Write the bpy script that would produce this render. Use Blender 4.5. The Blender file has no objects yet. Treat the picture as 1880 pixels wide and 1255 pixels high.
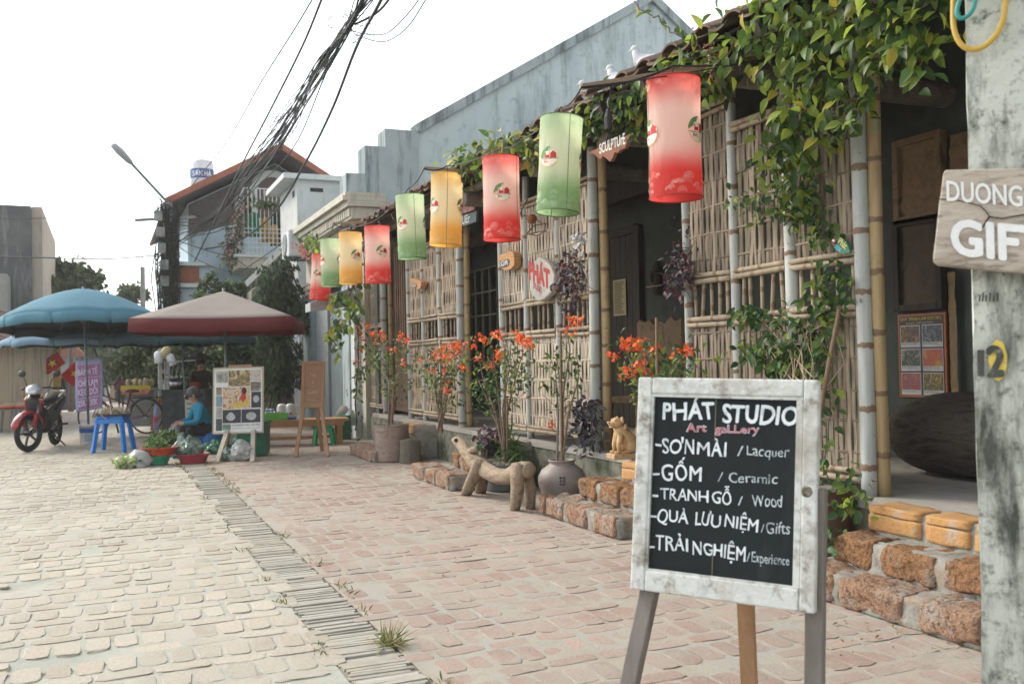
import bpy, math, random
import numpy as np
from mathutils import Vector as V, Matrix, noise as mnoise
R = math.radians
S = bpy.context.scene
COL = S.collection
random.seed(7)
rng = np.random.default_rng(7)

# ------------------------------------------------------------------ camera
FOC, CX, CY, EYE = 1725.0, 940.0, 627.5, 1.3          # focal length in photograph pixels, centre, eye height
_y, _p, _r = R(23.5), R(0.98), R(1.15)
FWD = V((math.sin(_y)*math.cos(_p), math.cos(_y)*math.cos(_p), math.sin(_p)))
_r0 = V((math.cos(_y), -math.sin(_y), 0)); _u0 = _r0.cross(FWD)
RGT = _r0*math.cos(_r) - _u0*math.sin(_r); UPV = _u0*math.cos(_r) + _r0*math.sin(_r)
cam_d = bpy.data.cameras.new('camera'); cam = bpy.data.objects.new('camera', cam_d); COL.objects.link(cam)
cam_d.sensor_width = 36; cam_d.lens = FOC/1880*36; cam_d.clip_start = .05; cam_d.clip_end = 3000
m3 = Matrix((RGT, UPV, -FWD)).transposed()
cam.matrix_world = Matrix.Translation((0, 0, EYE)) @ m3.to_4x4()
cam_d.dof.use_dof = True; cam_d.dof.focus_distance = 5.8; cam_d.dof.aperture_fstop = 4.0
S.camera = cam
# ------------------------------------------------------------------ sky, sun, exposure
SUN_EL, SUN_AZ = R(38), R(-38)
w = bpy.data.worlds.new('World'); S.world = w; w.use_nodes = True
nt = w.node_tree; nt.nodes.clear()
sky = nt.nodes.new('ShaderNodeTexSky'); sky.sky_type = 'NISHITA'; sky.sun_disc = False
sky.sun_elevation = SUN_EL; sky.sun_rotation = SUN_AZ; sky.air_density = 1.0; sky.dust_density = 1.5; sky.ozone_density = 1.0
hsv = nt.nodes.new('ShaderNodeHueSaturation'); hsv.inputs['Saturation'].default_value = .22
bg = nt.nodes.new('ShaderNodeBackground'); bg.inputs[1].default_value = .15
wo = nt.nodes.new('ShaderNodeOutputWorld')
nt.links.new(sky.outputs[0], hsv.inputs['Color']); nt.links.new(hsv.outputs[0], bg.inputs[0]); nt.links.new(bg.outputs[0], wo.inputs[0])
sd = bpy.data.lights.new('sun', 'SUN'); sun = bpy.data.objects.new('sun', sd); COL.objects.link(sun)
sd.energy = .9; sd.angle = R(14); sd.color = (1, .88, .70)
sdir = V((math.sin(SUN_AZ)*math.cos(SUN_EL), math.cos(SUN_AZ)*math.cos(SUN_EL), math.sin(SUN_EL)))
sun.rotation_euler = sdir.to_track_quat('Z', 'Y').to_euler()
S.view_settings.view_transform = 'Standard'; S.view_settings.look = 'None'
S.view_settings.exposure = 1.42; S.view_settings.gamma = 1; S.view_settings.use_curve_mapping = False
S.render.engine = 'CYCLES'
S.cycles.max_bounces = 6; S.cycles.diffuse_bounces = 3; S.cycles.glossy_bounces = 2; S.cycles.transmission_bounces = 5
S.cycles.transparent_max_bounces = 6; S.cycles.caustics_reflective = False; S.cycles.caustics_refractive = False
S.cycles.use_denoising = True

# ------------------------------------------------------------------ where things stand: a pixel of the photograph as a sight line met by a known plane
def ray(px, py): return FWD + RGT*((px-CX)/FOC) - UPV*((py-CY)/FOC)
O = V((0, 0, EYE))
def g(px, py, z=0.0):
    d = ray(px, py); return O + d*((z-EYE)/d.z)
def onx(px, py, x):
    d = ray(px, py); return O + d*(x/d.x)
def ony(px, py, y):
    d = ray(px, py); return O + d*(y/d.y)
def dp(px, py, t): return O + ray(px, py)*t
def yat(px, x, py=700): return onx(px, py, x).y
def road_z(y): return 0.0 if y < 17 else -.022*(y-17)

# ------------------------------------------------------------------ objects
def tag(o, label=None, cat=None, group=None, kind=None):
    if label: o['label'] = label
    if cat: o['category'] = cat
    if group: o['group'] = group
    if kind: o['kind'] = kind
    return o
def thing(name, label, cat, loc=(0, 0, 0), rz=0.0, group=None):
    o = bpy.data.objects.new(name, None); COL.objects.link(o); o.empty_display_size = .1
    o.location = loc; o.rotation_euler = (0, 0, rz)
    return tag(o, label, cat, group)
def mesh_obj(name, me, mats, parent=None, smooth=False, loc=None, rot=None):
    for m in (mats if isinstance(mats, (list, tuple)) else [mats]): me.materials.append(m)
    if smooth: me.shade_smooth()
    o = bpy.data.objects.new(name, me); COL.objects.link(o)
    if parent is not None: o.parent = parent
    if loc is not None: o.location = loc
    if rot is not None: o.rotation_euler = rot
    return o
def kids(o): return [c for c in bpy.data.objects if c.parent == o]
def copy_tree(o, parent=None, loc=None, rz=None, label=None):
    c = o.copy(); COL.objects.link(c)
    if parent is not None: c.parent = parent
    if loc is not None: c.location = loc
    if rz is not None: c.rotation_euler = (0, 0, rz)
    if label: c['label'] = label
    for k in kids(o): copy_tree(k, c)
    return c

class MB:
    """collects shapes and links them as one mesh object"""
    def __init__(s): s.v = []; s.f = []; s.m = []; s.at = None
    def add(s, vs, fs, mi=0):
        b = len(s.v); s.v.extend([tuple(p) for p in vs])
        s.f.extend([tuple(i+b for i in f) for f in fs]); s.m.extend([mi]*len(fs)); return s
    def box(s, c, d, rz=0.0, mi=0, rot=None, taper=(1, 1)):
        hx, hy, hz = d[0]/2, d[1]/2, d[2]/2
        M = (rot if rot is not None else Matrix.Rotation(rz, 3, 'Z')); c = V(c)
        vs = []
        for z in (-1, 1):
            t = taper if z > 0 else (1, 1)
            for x, y in ((-1, -1), (1, -1), (1, 1), (-1, 1)): vs.append(c + M @ V((x*hx*t[0], y*hy*t[1], z*hz)))
        return s.add(vs, [(3, 2, 1, 0), (4, 5, 6, 7), (0, 1, 5, 4), (1, 2, 6, 5), (2, 3, 7, 6), (3, 0, 4, 7)], mi)
    def span(s, a, b, mi=0):
        a, b = V(a), V(b); return s.box((a+b)/2, (abs(b.x-a.x), abs(b.y-a.y), abs(b.z-a.z)), mi=mi)
    def bar(s, a, b, w_, h_, mi=0, up=(0, 0, 1)):
        a, b = V(a), V(b); z = (b-a); L = z.length; z.normalize(); u = V(up)
        if abs(z.dot(u)) > .98: u = V((0, 1, 0))
        x = u.cross(z).normalized(); y = z.cross(x)
        return s.box((a+b)/2, (w_, h_, L), mi=mi, rot=Matrix((x, y, z)).transposed())
    def tube(s, pts, r, n=8, mi=0, cap=True, flat=1.0):
        pts = [V(p) for p in pts]; N = len(pts)
        rs = r if isinstance(r, (list, tuple)) else [r]*N
        t = (pts[1]-pts[0]).normalized(); u = V((0, 0, 1)) if abs(t.z) < .9 else V((1, 0, 0))
        nrm = (u - t*u.dot(t)).normalized(); vs = []
        for i, p in enumerate(pts):
            t2 = (pts[min(i+1, N-1)]-pts[max(i-1, 0)])
            t2 = t2.normalized() if t2.length > 1e-9 else t
            nrm = (nrm - t2*nrm.dot(t2)); nrm = nrm.normalized() if nrm.length > 1e-6 else t2.orthogonal().normalized()
            b = t2.cross(nrm); t = t2
            for k in range(n):
                a = 2*math.pi*k/n; vs.append(p + (nrm*math.cos(a)*flat + b*math.sin(a))*rs[i])
        fs = [(i*n+k, i*n+(k+1) % n, (i+1)*n+(k+1) % n, (i+1)*n+k) for i in range(N-1) for k in range(n)]
        if cap: fs += [tuple(range(n-1, -1, -1)), tuple((N-1)*n+k for k in range(n))]
        return s.add(vs, fs, mi)
    def lathe(s, prof, c=(0, 0, 0), n=24, mi=0, M=None, close=False):
        c = V(c); vs = []
        for (r, z) in prof:
            for k in range(n):
                a = 2*math.pi*k/n; p = V((r*math.cos(a), r*math.sin(a), z)); vs.append(c + (M @ p if M is not None else p))
        N = len(prof)
        fs = [(i*n+k, i*n+(k+1) % n, (i+1)*n+(k+1) % n, (i+1)*n+k) for i in range(N-1) for k in range(n)]
        if close: fs += [tuple(range(n-1, -1, -1)), tuple((N-1)*n+k for k in range(n))]
        return s.add(vs, fs, mi)
    def ball(s, c, r, n=10, mi=0, rot=None, jit=0.0):
        c = V(c); r = r if isinstance(r, (list, tuple)) else (r, r, r); vs = []; fs = []; m = max(4, n//2+1)
        for i in range(m+1):
            th = math.pi*i/m
            for k in range(n):
                a = 2*math.pi*k/n; q = V((math.sin(th)*math.cos(a), math.sin(th)*math.sin(a), math.cos(th)))
                if jit: q *= 1+jit*mnoise.noise(q*1.9+c*7)
                q = V((q.x*r[0], q.y*r[1], q.z*r[2])); vs.append(c + (rot @ q if rot is not None else q))
        for i in range(m):
            for k in range(n): fs.append((i*n+k, (i+1)*n+k, (i+1)*n+(k+1) % n, i*n+(k+1) % n))
        return s.add(vs, fs, mi)
    def prism(s, pts, o, ax, ay, an, th, mi=0, mside=None):
        """outline pts in the plane (ax, ay) at o, thickness th along an (front face at o)"""
        o, ax, ay, an = V(o), V(ax), V(ay), V(an); n = len(pts)
        fr = [o+ax*x+ay*y for x, y in pts]; bk = [p-an*th for p in fr]
        s.add(fr+bk, [tuple(range(n))], mi); b = len(s.v)-2*n
        ms = mi if mside is None else mside
        s.f.append(tuple(b+n+k for k in range(n-1, -1, -1))); s.m.append(ms)
        for k in range(n):
            s.f.append((b+k, b+n+k, b+n+(k+1) % n, b+(k+1) % n)); s.m.append(ms)
        return s
    def quad(s, a, b, c, d, mi=0): return s.add([a, b, c, d], [(0, 1, 2, 3)], mi)
    def rock(s, c, d, rz=0.0, mi=0, jit=.02, n=5, rnd=.25, seed=0.0):
        """rounded rough block"""
        M = Matrix.Rotation(rz, 3, 'Z'); c = V(c); h = V(d)/2; idx = {}; vs = []; fs = []
        k = rnd*min(d)
        def vert(q):
            key = tuple(round(t, 4) for t in q)
            if key in idx: return idx[key]
            p = V((q[0]*h.x, q[1]*h.y, q[2]*h.z))
            inner = V((max(-h.x+k, min(h.x-k, p.x)), max(-h.y+k, min(h.y-k, p.y)), max(-h.z+k, min(h.z-k, p.z))))
            dlt = p-inner
            if dlt.length > 1e-6: p = inner + dlt.normalized()*min(dlt.length, k)
            sd_ = V((seed, seed*1.7, -seed))
            p = p + mnoise.noise_vector(p*9+c*3+sd_)*jit + mnoise.noise_vector(p*34+c*5+sd_)*jit*.45
            idx[key] = len(vs); vs.append(c + M @ p); return idx[key]
        for ax in range(3):
            for sg in (-1, 1):
                for i in range(n):
                    for j in range(n):
                        q = []
                        for (di, dj) in ((0, 0), (1, 0), (1, 1), (0, 1)):
                            a, b = -1+2*(i+di)/n, -1+2*(j+dj)/n
                            t = [0, 0, 0]; t[ax] = sg; t[(ax+1) % 3] = a; t[(ax+2) % 3] = b; q.append(vert(t))
                        fs.append(tuple(q) if sg > 0 else tuple(reversed(q)))
        return s.add(vs, fs, mi)
    def build(s, name, mats, parent=None, smooth=False, org=None, loc=None, rot=None):
        me = bpy.data.meshes.new(name)
        vs = s.v
        if org is not None: ox, oy, oz = org; vs = [(x-ox, y-oy, z-oz) for x, y, z in vs]
        me.from_pydata(vs, [], s.f); me.polygons.foreach_set('material_index', s.m); me.update()
        return mesh_obj(name, me, mats, parent, smooth, loc, rot)

def raw(name, verts, faces, mats, parent=None, smooth=False, mi=None, org=None):
    verts = np.asarray(verts, np.float32)
    if org is not None: verts = verts - np.array(org, np.float32)
    me = bpy.data.meshes.new(name); me.from_pydata(verts.tolist(), [], [tuple(f) for f in np.asarray(faces).tolist()] if not isinstance(faces, list) else faces)
    if mi is not None: me.polygons.foreach_set('material_index', np.asarray(mi, np.int32))
    me.update(); return mesh_obj(name, me, mats, parent, smooth)

# ------------------------------------------------------------------ materials
MATS = {}
def _n(nt, t, **kw):
    n = nt.nodes.new(t)
    for k, v in kw.items(): setattr(n, k, v)
    return n
def _mix(nt, f, a, b, mode='MIX'):
    n = _n(nt, 'ShaderNodeMix', data_type='RGBA', blend_type=mode)
    for i, v in ((0, f), (6, a), (7, b)):
        if hasattr(v, 'type') and hasattr(v, 'node'): nt.links.new(v, n.inputs[i])
        elif i == 0: n.inputs[0].default_value = v
        else: n.inputs[i].default_value = (*v[:3], 1)
    return n.outputs[2]
def _noise(nt, vec, scale, detail=5, rough=.6, dist=0.0):
    n = _n(nt, 'ShaderNodeTexNoise'); n.inputs['Scale'].default_value = scale; n.inputs['Detail'].default_value = detail
    n.inputs['Roughness'].default_value = rough; n.inputs['Distortion'].default_value = dist
    nt.links.new(vec, n.inputs['Vector']); return n.outputs[0]
def _range(nt, v, a, b, c=0.0, d=1.0):
    n = _n(nt, 'ShaderNodeMapRange'); nt.links.new(v, n.inputs[0])
    for i, x in enumerate((a, b, c, d)): n.inputs[i+1].default_value = x
    return n.outputs[0]
def mat(name, cols, scale=6, rough=.75, bump=.0, bscale=40, island=0.0, hue=0.0, stretch=(1, 1, 1), spec=.35, metal=0.0, dirt=None,
        dirt2=None, trans=0.0, coat=0.0, detail=6, dist=.6, objrand=0.0, bdist=.01, alpha=1.0):
    """cols: colours blended by noise; island: brightness spread per loose piece; dirt: (colour, scale, amount 0..1, (stretch))"""
    if name in MATS: return MATS[name]
    m = bpy.data.materials.new(name); m.use_nodes = True; nt = m.node_tree; nt.nodes.clear()
    out = _n(nt, 'ShaderNodeOutputMaterial'); b = _n(nt, 'ShaderNodeBsdfPrincipled')
    tc = _n(nt, 'ShaderNodeTexCoord'); mp = _n(nt, 'ShaderNodeMapping'); mp.inputs['Scale'].default_value = stretch
    nt.links.new(tc.outputs['Object'], mp.inputs[0]); vec = mp.outputs[0]
    if not isinstance(cols[0], (tuple, list)): cols = [cols]
    if len(cols) == 1: c0 = tuple(cols[0]); cols = [tuple(x*.86 for x in c0), tuple(min(1, x*1.1) for x in c0)]
    no = _noise(nt, vec, scale, detail, .62, dist)
    cr = _n(nt, 'ShaderNodeValToRGB'); nt.links.new(no, cr.inputs[0]); el = cr.color_ramp.elements
    K = len(cols)
    for i, c in enumerate(cols):
        p = .3 + .4*i/max(1, K-1)
        e = el[i] if i < 2 else el.new(p)
        e.position = p; e.color = (*c, 1)
    col = cr.outputs[0]
    if island or hue or objrand:
        hs = _n(nt, 'ShaderNodeHueSaturation')
        if island or hue: rv = _n(nt, 'ShaderNodeNewGeometry').outputs['Random Per Island']
        else: rv = _n(nt, 'ShaderNodeObjectInfo').outputs['Random']
        k = max(island, objrand)
        nt.links.new(_range(nt, rv, 0, 1, 1-k, 1+k), hs.inputs['Value'])
        if hue:
            ml = _n(nt, 'ShaderNodeMath', operation='MULTIPLY'); nt.links.new(rv, ml.inputs[0]); ml.inputs[1].default_value = 7.31
            fr = _n(nt, 'ShaderNodeMath', operation='FRACT'); nt.links.new(ml.outputs[0], fr.inputs[0])
            nt.links.new(_range(nt, fr.outputs[0], 0, 1, .5-hue, .5+hue), hs.inputs['Hue'])
        nt.links.new(col, hs.inputs['Color']); col = hs.outputs[0]
    for k, d in enumerate((dirt, dirt2)):
        if not d: continue
        v2 = tc.outputs['Object']
        if len(d) > 3:
            m2 = _n(nt, 'ShaderNodeMapping'); m2.inputs['Scale'].default_value = d[3]; m2.inputs['Location'].default_value = (3.1*k, 1.7, .4)
            nt.links.new(v2, m2.inputs[0]); v2 = m2.outputs[0]
        f = _range(nt, _noise(nt, v2, d[1], 8, .68), .62-.3*d[2], .80-.3*d[2])
        col = _mix(nt, f, col, d[0])
    nt.links.new(col, b.inputs['Base Color'])
    b.inputs['Roughness'].default_value = rough; b.inputs['Specular IOR Level'].default_value = spec; b.inputs['Metallic'].default_value = metal
    b.inputs['Coat Weight'].default_value = coat
    if bump:
        bn = _n(nt, 'ShaderNodeBump'); bn.inputs['Strength'].default_value = bump; bn.inputs['Distance'].default_value = bdist
        nt.links.new(_noise(nt, vec, bscale, 6, .65), bn.inputs['Height']); nt.links.new(bn.outputs[0], b.inputs['Normal'])
    sh = b.outputs[0]
    if trans:
        t = _n(nt, 'ShaderNodeBsdfTranslucent'); nt.links.new(col, t.inputs[0])
        mx = _n(nt, 'ShaderNodeMixShader'); mx.inputs[0].default_value = trans
        nt.links.new(sh, mx.inputs[1]); nt.links.new(t.outputs[0], mx.inputs[2]); sh = mx.outputs[0]
    if alpha < 1:
        t = _n(nt, 'ShaderNodeBsdfTransparent'); mx = _n(nt, 'ShaderNodeMixShader'); mx.inputs[0].default_value = alpha
        nt.links.new(t.outputs[0], mx.inputs[1]); nt.links.new(sh, mx.inputs[2]); sh = mx.outputs[0]
    nt.links.new(sh, out.inputs[0]); MATS[name] = m; return m
def plain(name, c, rough=.6, metal=0.0, spec=.4, coat=0.0):
    return mat(name, c, scale=12, rough=rough, metal=metal, spec=spec, coat=coat)

# ------------------------------------------------------------------ writing
def text(s, size, o, ax, ay, an, m, parent=None, ext=.001, org=None, name='lettering', jit=0.0, bold=0.0, align='LEFT', sx=1.0, shear=0.0, hand=0.0):
    """a line of lettering in the plane (ax, ay) with its baseline start at o, standing ext proud along an"""
    cu = bpy.data.curves.new(name, 'FONT'); cu.body = s; cu.size = 1; cu.extrude = 0; cu.offset = bold; cu.align_x = align; cu.shear = shear
    cu.resolution_u = 3
    to = bpy.data.objects.new(name, cu); COL.objects.link(to)
    dg = bpy.context.evaluated_depsgraph_get(); dg.update()
    me = bpy.data.meshes.new_from_object(to.evaluated_get(dg))
    bpy.data.objects.remove(to); bpy.data.curves.remove(cu)
    o, ax, ay, an = V(o), V(ax), V(ay), V(an); ph = random.random()*50
    for v in me.vertices:
        x, y = v.co.x, v.co.y
        if hand:
            x += hand*mnoise.noise(V((x*1.7, y*2.3, ph))); y += hand*mnoise.noise(V((x*1.1, y*1.6, ph+9)))*1.1
        p = o + ax*(x*size*sx) + ay*(y*size) + an*ext
        if org is not None: p = p - V(org)
        v.co = p
    me.materials.clear(); me.update()
    return mesh_obj(name, me, m, parent)

# ------------------------------------------------------------------ leaves: many small folded blades
def leaf_mesh(P, D, Nn, L, W, fold=.25, curl=.25):
    """P base points, D directions, Nn face normals (n,3), L lengths, W widths -> verts, faces"""
    P, D, Nn = (np.asarray(a, float) for a in (P, D, Nn)); n = len(P)
    D = D/np.linalg.norm(D, axis=1, keepdims=True)
    Nn = Nn - D*np.sum(Nn*D, 1, keepdims=True); Nn /= (np.linalg.norm(Nn, axis=1, keepdims=True)+1e-9)
    Sd = np.cross(D, Nn); L = np.asarray(L)[:, None]; W = np.asarray(W)[:, None]
    st = ((.2, .37, .03), (.47, .5, .16), (.76, .31, .52))
    c = [P] + [P+D*L*t-Nn*L*curl*k for t, _, k in st] + [P+D*L-Nn*L*curl]
    ed = []
    for i, (t, w_, k) in enumerate(st): ed += [c[i+1]+Sd*W*w_+Nn*W*fold*w_*1.6, c[i+1]-Sd*W*w_+Nn*W*fold*w_*1.6]
    vs = np.stack(c+ed, 1).reshape(-1, 3); b = np.arange(n)*11; fs = []
    for f in ((0, 1, 5), (0, 6, 1), (4, 9, 3), (4, 3, 10), (1, 2, 7, 5), (1, 6, 8, 2), (2, 3, 9, 7), (2, 8, 10, 3)): fs.append([b+q for q in f])
    out = []
    for f in fs: out += np.stack(f, 1).tolist()
    return vs, out
def rand_dirs(n, bias=(0, 0, 0), k=1.0):
    d = rng.normal(size=(n, 3)); d /= np.linalg.norm(d, axis=1, keepdims=True)
    return d + np.array(bias)*k
def leaves(name, P, L, mats, parent=None, bias=(0, 0, -.6), org=None, ratio=.5, spread=.35, ndir=(-.5, -.5, .8), curl=.25, D=None, mi=None, kind=None):
    n = len(P); L_ = L*(1+spread*rng.uniform(-1, 1, n))
    Dd = rand_dirs(n, bias) if D is None else D
    Nn = rand_dirs(n)*.7 + np.array(ndir)
    vs, fs = leaf_mesh(P, Dd, Nn, L_, L_*ratio, curl=curl)
    o = raw(name, vs, fs, mats, parent, smooth=True, org=org)
    if isinstance(mats, (list, tuple)) and len(mats) > 1:
        w_ = mi if mi is not None else [1/len(mats)]*len(mats)
        per = rng.choice(len(mats), size=n, p=w_)
        o.data.polygons.foreach_set('material_index', np.tile(per, 8).astype(np.int32))
    if kind: o['kind'] = kind
    return o
def along(path, n, spread, t0=0.0, t1=1.0):
    """n points scattered about a polyline"""
    p = np.array([list(q) for q in path]); seg = np.linalg.norm(np.diff(p, axis=0), axis=1); cum = np.r_[0, np.cumsum(seg)]/seg.sum()
    t = rng.uniform(t0, t1, n); q = np.stack([np.interp(t, cum, p[:, i]) for i in range(3)], 1)
    return q + rng.normal(size=(n, 3))*np.asarray(spread)
# ================================================================== the ground
def brick_mat(name, c1, c2, dust, amt):
    m = bpy.data.materials.new(name); m.use_nodes = True; nt = m.node_tree; b = nt.nodes['Principled BSDF']
    tc = _n(nt, 'ShaderNodeTexCoord'); v = tc.outputs['Object']
    ri = _n(nt, 'ShaderNodeNewGeometry').outputs['Random Per Island']
    col = _mix(nt, ri, c1, c2)
    ml = _n(nt, 'ShaderNodeMath', operation='MULTIPLY'); nt.links.new(ri, ml.inputs[0]); ml.inputs[1].default_value = 13.7
    fr = _n(nt, 'ShaderNodeMath', operation='FRACT'); nt.links.new(ml.outputs[0], fr.inputs[0])
    hs = _n(nt, 'ShaderNodeHueSaturation'); nt.links.new(col, hs.inputs['Color']); nt.links.new(_range(nt, fr.outputs[0], 0, 1, .87, 1.08), hs.inputs['Value'])
    col = hs.outputs[0]
    col = _mix(nt, _range(nt, _noise(nt, v, 60, 4), .45, .70, 0, .5), col, (dust[0]*.6, dust[1]*.6, dust[2]*.58))
    f = _range(nt, _noise(nt, v, 2.2, 8, .7), .62-.34*amt, .86-.34*amt)
    col = _mix(nt, f, col, dust)
    big = _n(nt, 'ShaderNodeHueSaturation'); nt.links.new(col, big.inputs['Color']); nt.links.new(_range(nt, _noise(nt, v, .55, 6, .65), .3, .7, .80, 1.08), big.inputs['Value']); col = big.outputs[0]
    f2 = _range(nt, _noise(nt, v, 9, 8, .75),   .64, .76, 0, .6); col = _mix(nt, f2, col, (.17, .155, .13))
    nt.links.new(col, b.inputs['Base Color']); b.inputs['Roughness'].default_value = .85; b.inputs['Specular IOR Level'].default_value = .3
    bn = _n(nt, 'ShaderNodeBump'); bn.inputs['Strength'].default_value = .6; bn.inputs['Distance'].default_value = .012
    nt.links.new(_noise(nt, v, 55, 7, .7), bn.inputs['Height']); nt.links.new(bn.outputs[0], b.inputs['Normal'])
    return m
MORT_L = mat('pale grey mortar', [(.29, .31, .262), (.375, .385, .33), (.34, .34, .28)], scale=3, rough=.9, bump=.5, bscale=45, dirt=((.2, .185, .15), 5, .25), dirt2=((.42, .38, .33), 1.2, .6))
MORT_R = mat('dusty mortar', [(.30, .275, .225), (.36, .325, .265), (.32, .28, .23)], scale=2.5, rough=.9, bump=.5, bscale=45, dirt=((.33, .33, .295), 1.6, .55), dirt2=((.24, .2, .16), 6, .2))
BR_L = brick_mat('pale worn brick', (.455, .40, .32), (.52, .462, .378), (.42, .405, .34), .55)
BR_R = brick_mat('pink worn brick', (.375, .245, .20), (.445, .335, .28), (.36, .325, .275), .68)
GX0, GX1 = .90, 1.20                                     # the gutter's two edges
PITS = [(g(120, 1215), .30), (g(40, 1075), .22), (g(20, 930), .2), (g(240, 990), .12), (g(545, 1035), .1)]
def mort_h(x, y): return .002*mnoise.noise(V((x*1.1, y*1.1, 3.3))) + .0028*mnoise.noise(V((x*6, y*6, 1.3)))
def sheet(name, x0, x1, y0, y1, sx, sy, hf, m):
    xs = np.arange(x0, x1+1e-6, sx); ys = np.arange(y0, y1+1e-6, sy); nx, ny = len(xs), len(ys)
    vs = [(x, y, hf(x, y)) for y in ys for x in xs]
    fs = [(j*nx+i, j*nx+i+1, (j+1)*nx+i+1, (j+1)*nx+i) for j in range(ny-1) for i in range(nx-1)]
    return raw(name, vs, fs, m, smooth=True)
tag(sheet('street', -6.0, GX0, 1.2, 25.0, .06, .07, lambda x, y: road_z(y)+mort_h(x, y)-.002-sum(.03*max(0, 1-math.hypot(x-p.x, (y-p.y)*1.6)/q) for p, q in PITS), MORT_L), kind='structure')
tag(sheet('forecourt', GX1, 4.7, 1.2, 25.0, .06, .07, lambda x, y: road_z(y)+mort_h(x+9, y)-.0005, MORT_R), kind='structure')
# the wide ground below and round it, out to the horizon
def ter(x, y): return -.03 + (road_z(y) if y < 90 else road_z(90))
GROUND = mat('dusty road', [(.30, .28, .25), (.38, .35, .31)], scale=.8, rough=.95, bump=.3, bscale=8)
xs = [-400, -200, -60, -20, -8, -3, 0, 3, 6, 12, 40, 200, 400]; ys = [-400, -200, -20, 0, 10, 17, 25, 35, 50, 70, 90, 150, 300, 600]
raw('ground', [(x, y, ter(x, y)) for y in ys for x in xs],
    [(j*len(xs)+i, j*len(xs)+i+1, (j+1)*len(xs)+i+1, (j+1)*len(xs)+i) for j in range(len(ys)-1) for i in range(len(xs)-1)], GROUND)['kind'] = 'structure'
tag(sheet('far_street', -6, 4.6, 25.0, 70, 1.0, 1.0, lambda x, y: road_z(y)+.002, mat('far brick street', [(.40, .34, .29), (.50, .43, .37)], scale=2, rough=.9, bump=.4, bscale=9)), kind='structure')

def bricks(name, x0, x1, y0, y1, m, lift, keep, seed):
    """rows of bricks laid lengthwise between single rows laid across; every brick a worn, slightly domed slab set in the mortar"""
    rs = np.random.default_rng(seed); vs = []; fs = []
    uv = [(-1, -.6), (-.84, -.9), (0, -1.0), (.84, -.9), (1, -.6), (1, .6), (.84, .9), (0, 1.0), (-.84, .9), (-1, .6)]
    n = len(uv)
    def one(cx, cy, lx, ly):
        if rs.random() > keep: return
        if any((cx-p.x)**2+((cy-p.y)*1.6)**2 < q*q and rs.random() < .7 for p, q in PITS): return
        ang = rs.normal()*.022; ca, sa = math.cos(ang), math.sin(ang); b = len(vs)
        z = road_z(cy) + lift + rs.normal()*.0014; tx, ty = rs.normal()*.004, rs.normal()*.004
        hx, hy = lx/2*rs.uniform(.9, 1.03), ly/2*rs.uniform(.9, 1.03)
        for ring, (k, dz) in enumerate(((1.0, -.016), (.99, -.0022), (.955, .0006))):
            for i, (u, v) in enumerate(uv):
                jx, jy = rs.normal()*.0046, rs.normal()*.0046
                x, y = u*hx*k+jx, v*hy*k+jy
                vs.append((cx+x*ca-y*sa, cy+x*sa+y*ca, z+dz+x*tx+y*ty))
        vs.append((cx, cy, z+.0012))
        for r_ in range(2):
            for i in range(n): fs.append((b+r_*n+i, b+r_*n+(i+1) % n, b+(r_+1)*n+(i+1) % n, b+(r_+1)*n+i))
        for i in range(n): fs.append((b+2*n+i, b+2*n+(i+1) % n, b+3*n))
    y = y0
    while y < y1:
        sl = .0
        x = x0 + rs.uniform(0, .1)
        wob = rs.normal()*.004
        while x < x1-.1: 
            wd = .108+rs.normal()*.004; one(x+wd/2, y+.11+.012*math.sin(x*1.3+y)+wob, wd, .215); x += wd+.016
        y += .231
        x = x0 + rs.uniform(-.1, .1)
        while x < x1-.2:
            one(x+.11, y+.052+.012*math.sin(x*1.3+y), .22, .098); x += .236
        y += .118
    return raw(name, vs, fs, m, smooth=False)
tag(bricks('street_bricks', -6.0, GX0+.09, 1.25, 25, BR_L, .0013, .985, 3), kind='structure')
tag(bricks('forecourt_bricks', GX1-.0, 4.6, 1.25, 25, BR_R, .0010, .97, 5), kind='structure')
# the gutter of roof tiles set on edge
GT = mat('old grey gutter tile', [(.27, .26, .22), (.36, .345, .295), (.31, .30, .255)], scale=5, rough=.9, bump=.4, bscale=50, island=.22, dirt=((.40, .36, .27), 1.3, .45))
mb = MB(); y = 1.2
while y < 15.2:
    t = random.uniform(.02, .034); a = random.gauss(0, .03)
    if random.random() > .02:
        mb.box(((GX0+GX1)/2+random.gauss(0, .008), y+t/2, -.014+random.gauss(0, .003)), (GX1-GX0-.03+random.gauss(0, .012), t, .03), rz=a)
    y += t+random.uniform(.002, .008)
tag(mb.build('gutter', GT), kind='structure')
mb = MB(); mb.quad((GX0-.06, 1.2, -.009), (GX1+.06, 1.2, -.009), (GX1+.06, 17, -.009), (GX0-.06, 17, -.009))
tag(mb.build('gutter_bed', mat('gutter dirt', [(.20, .185, .15), (.28, .26, .21)], scale=9, rough=.95, bump=.5)), kind='structure')
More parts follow.
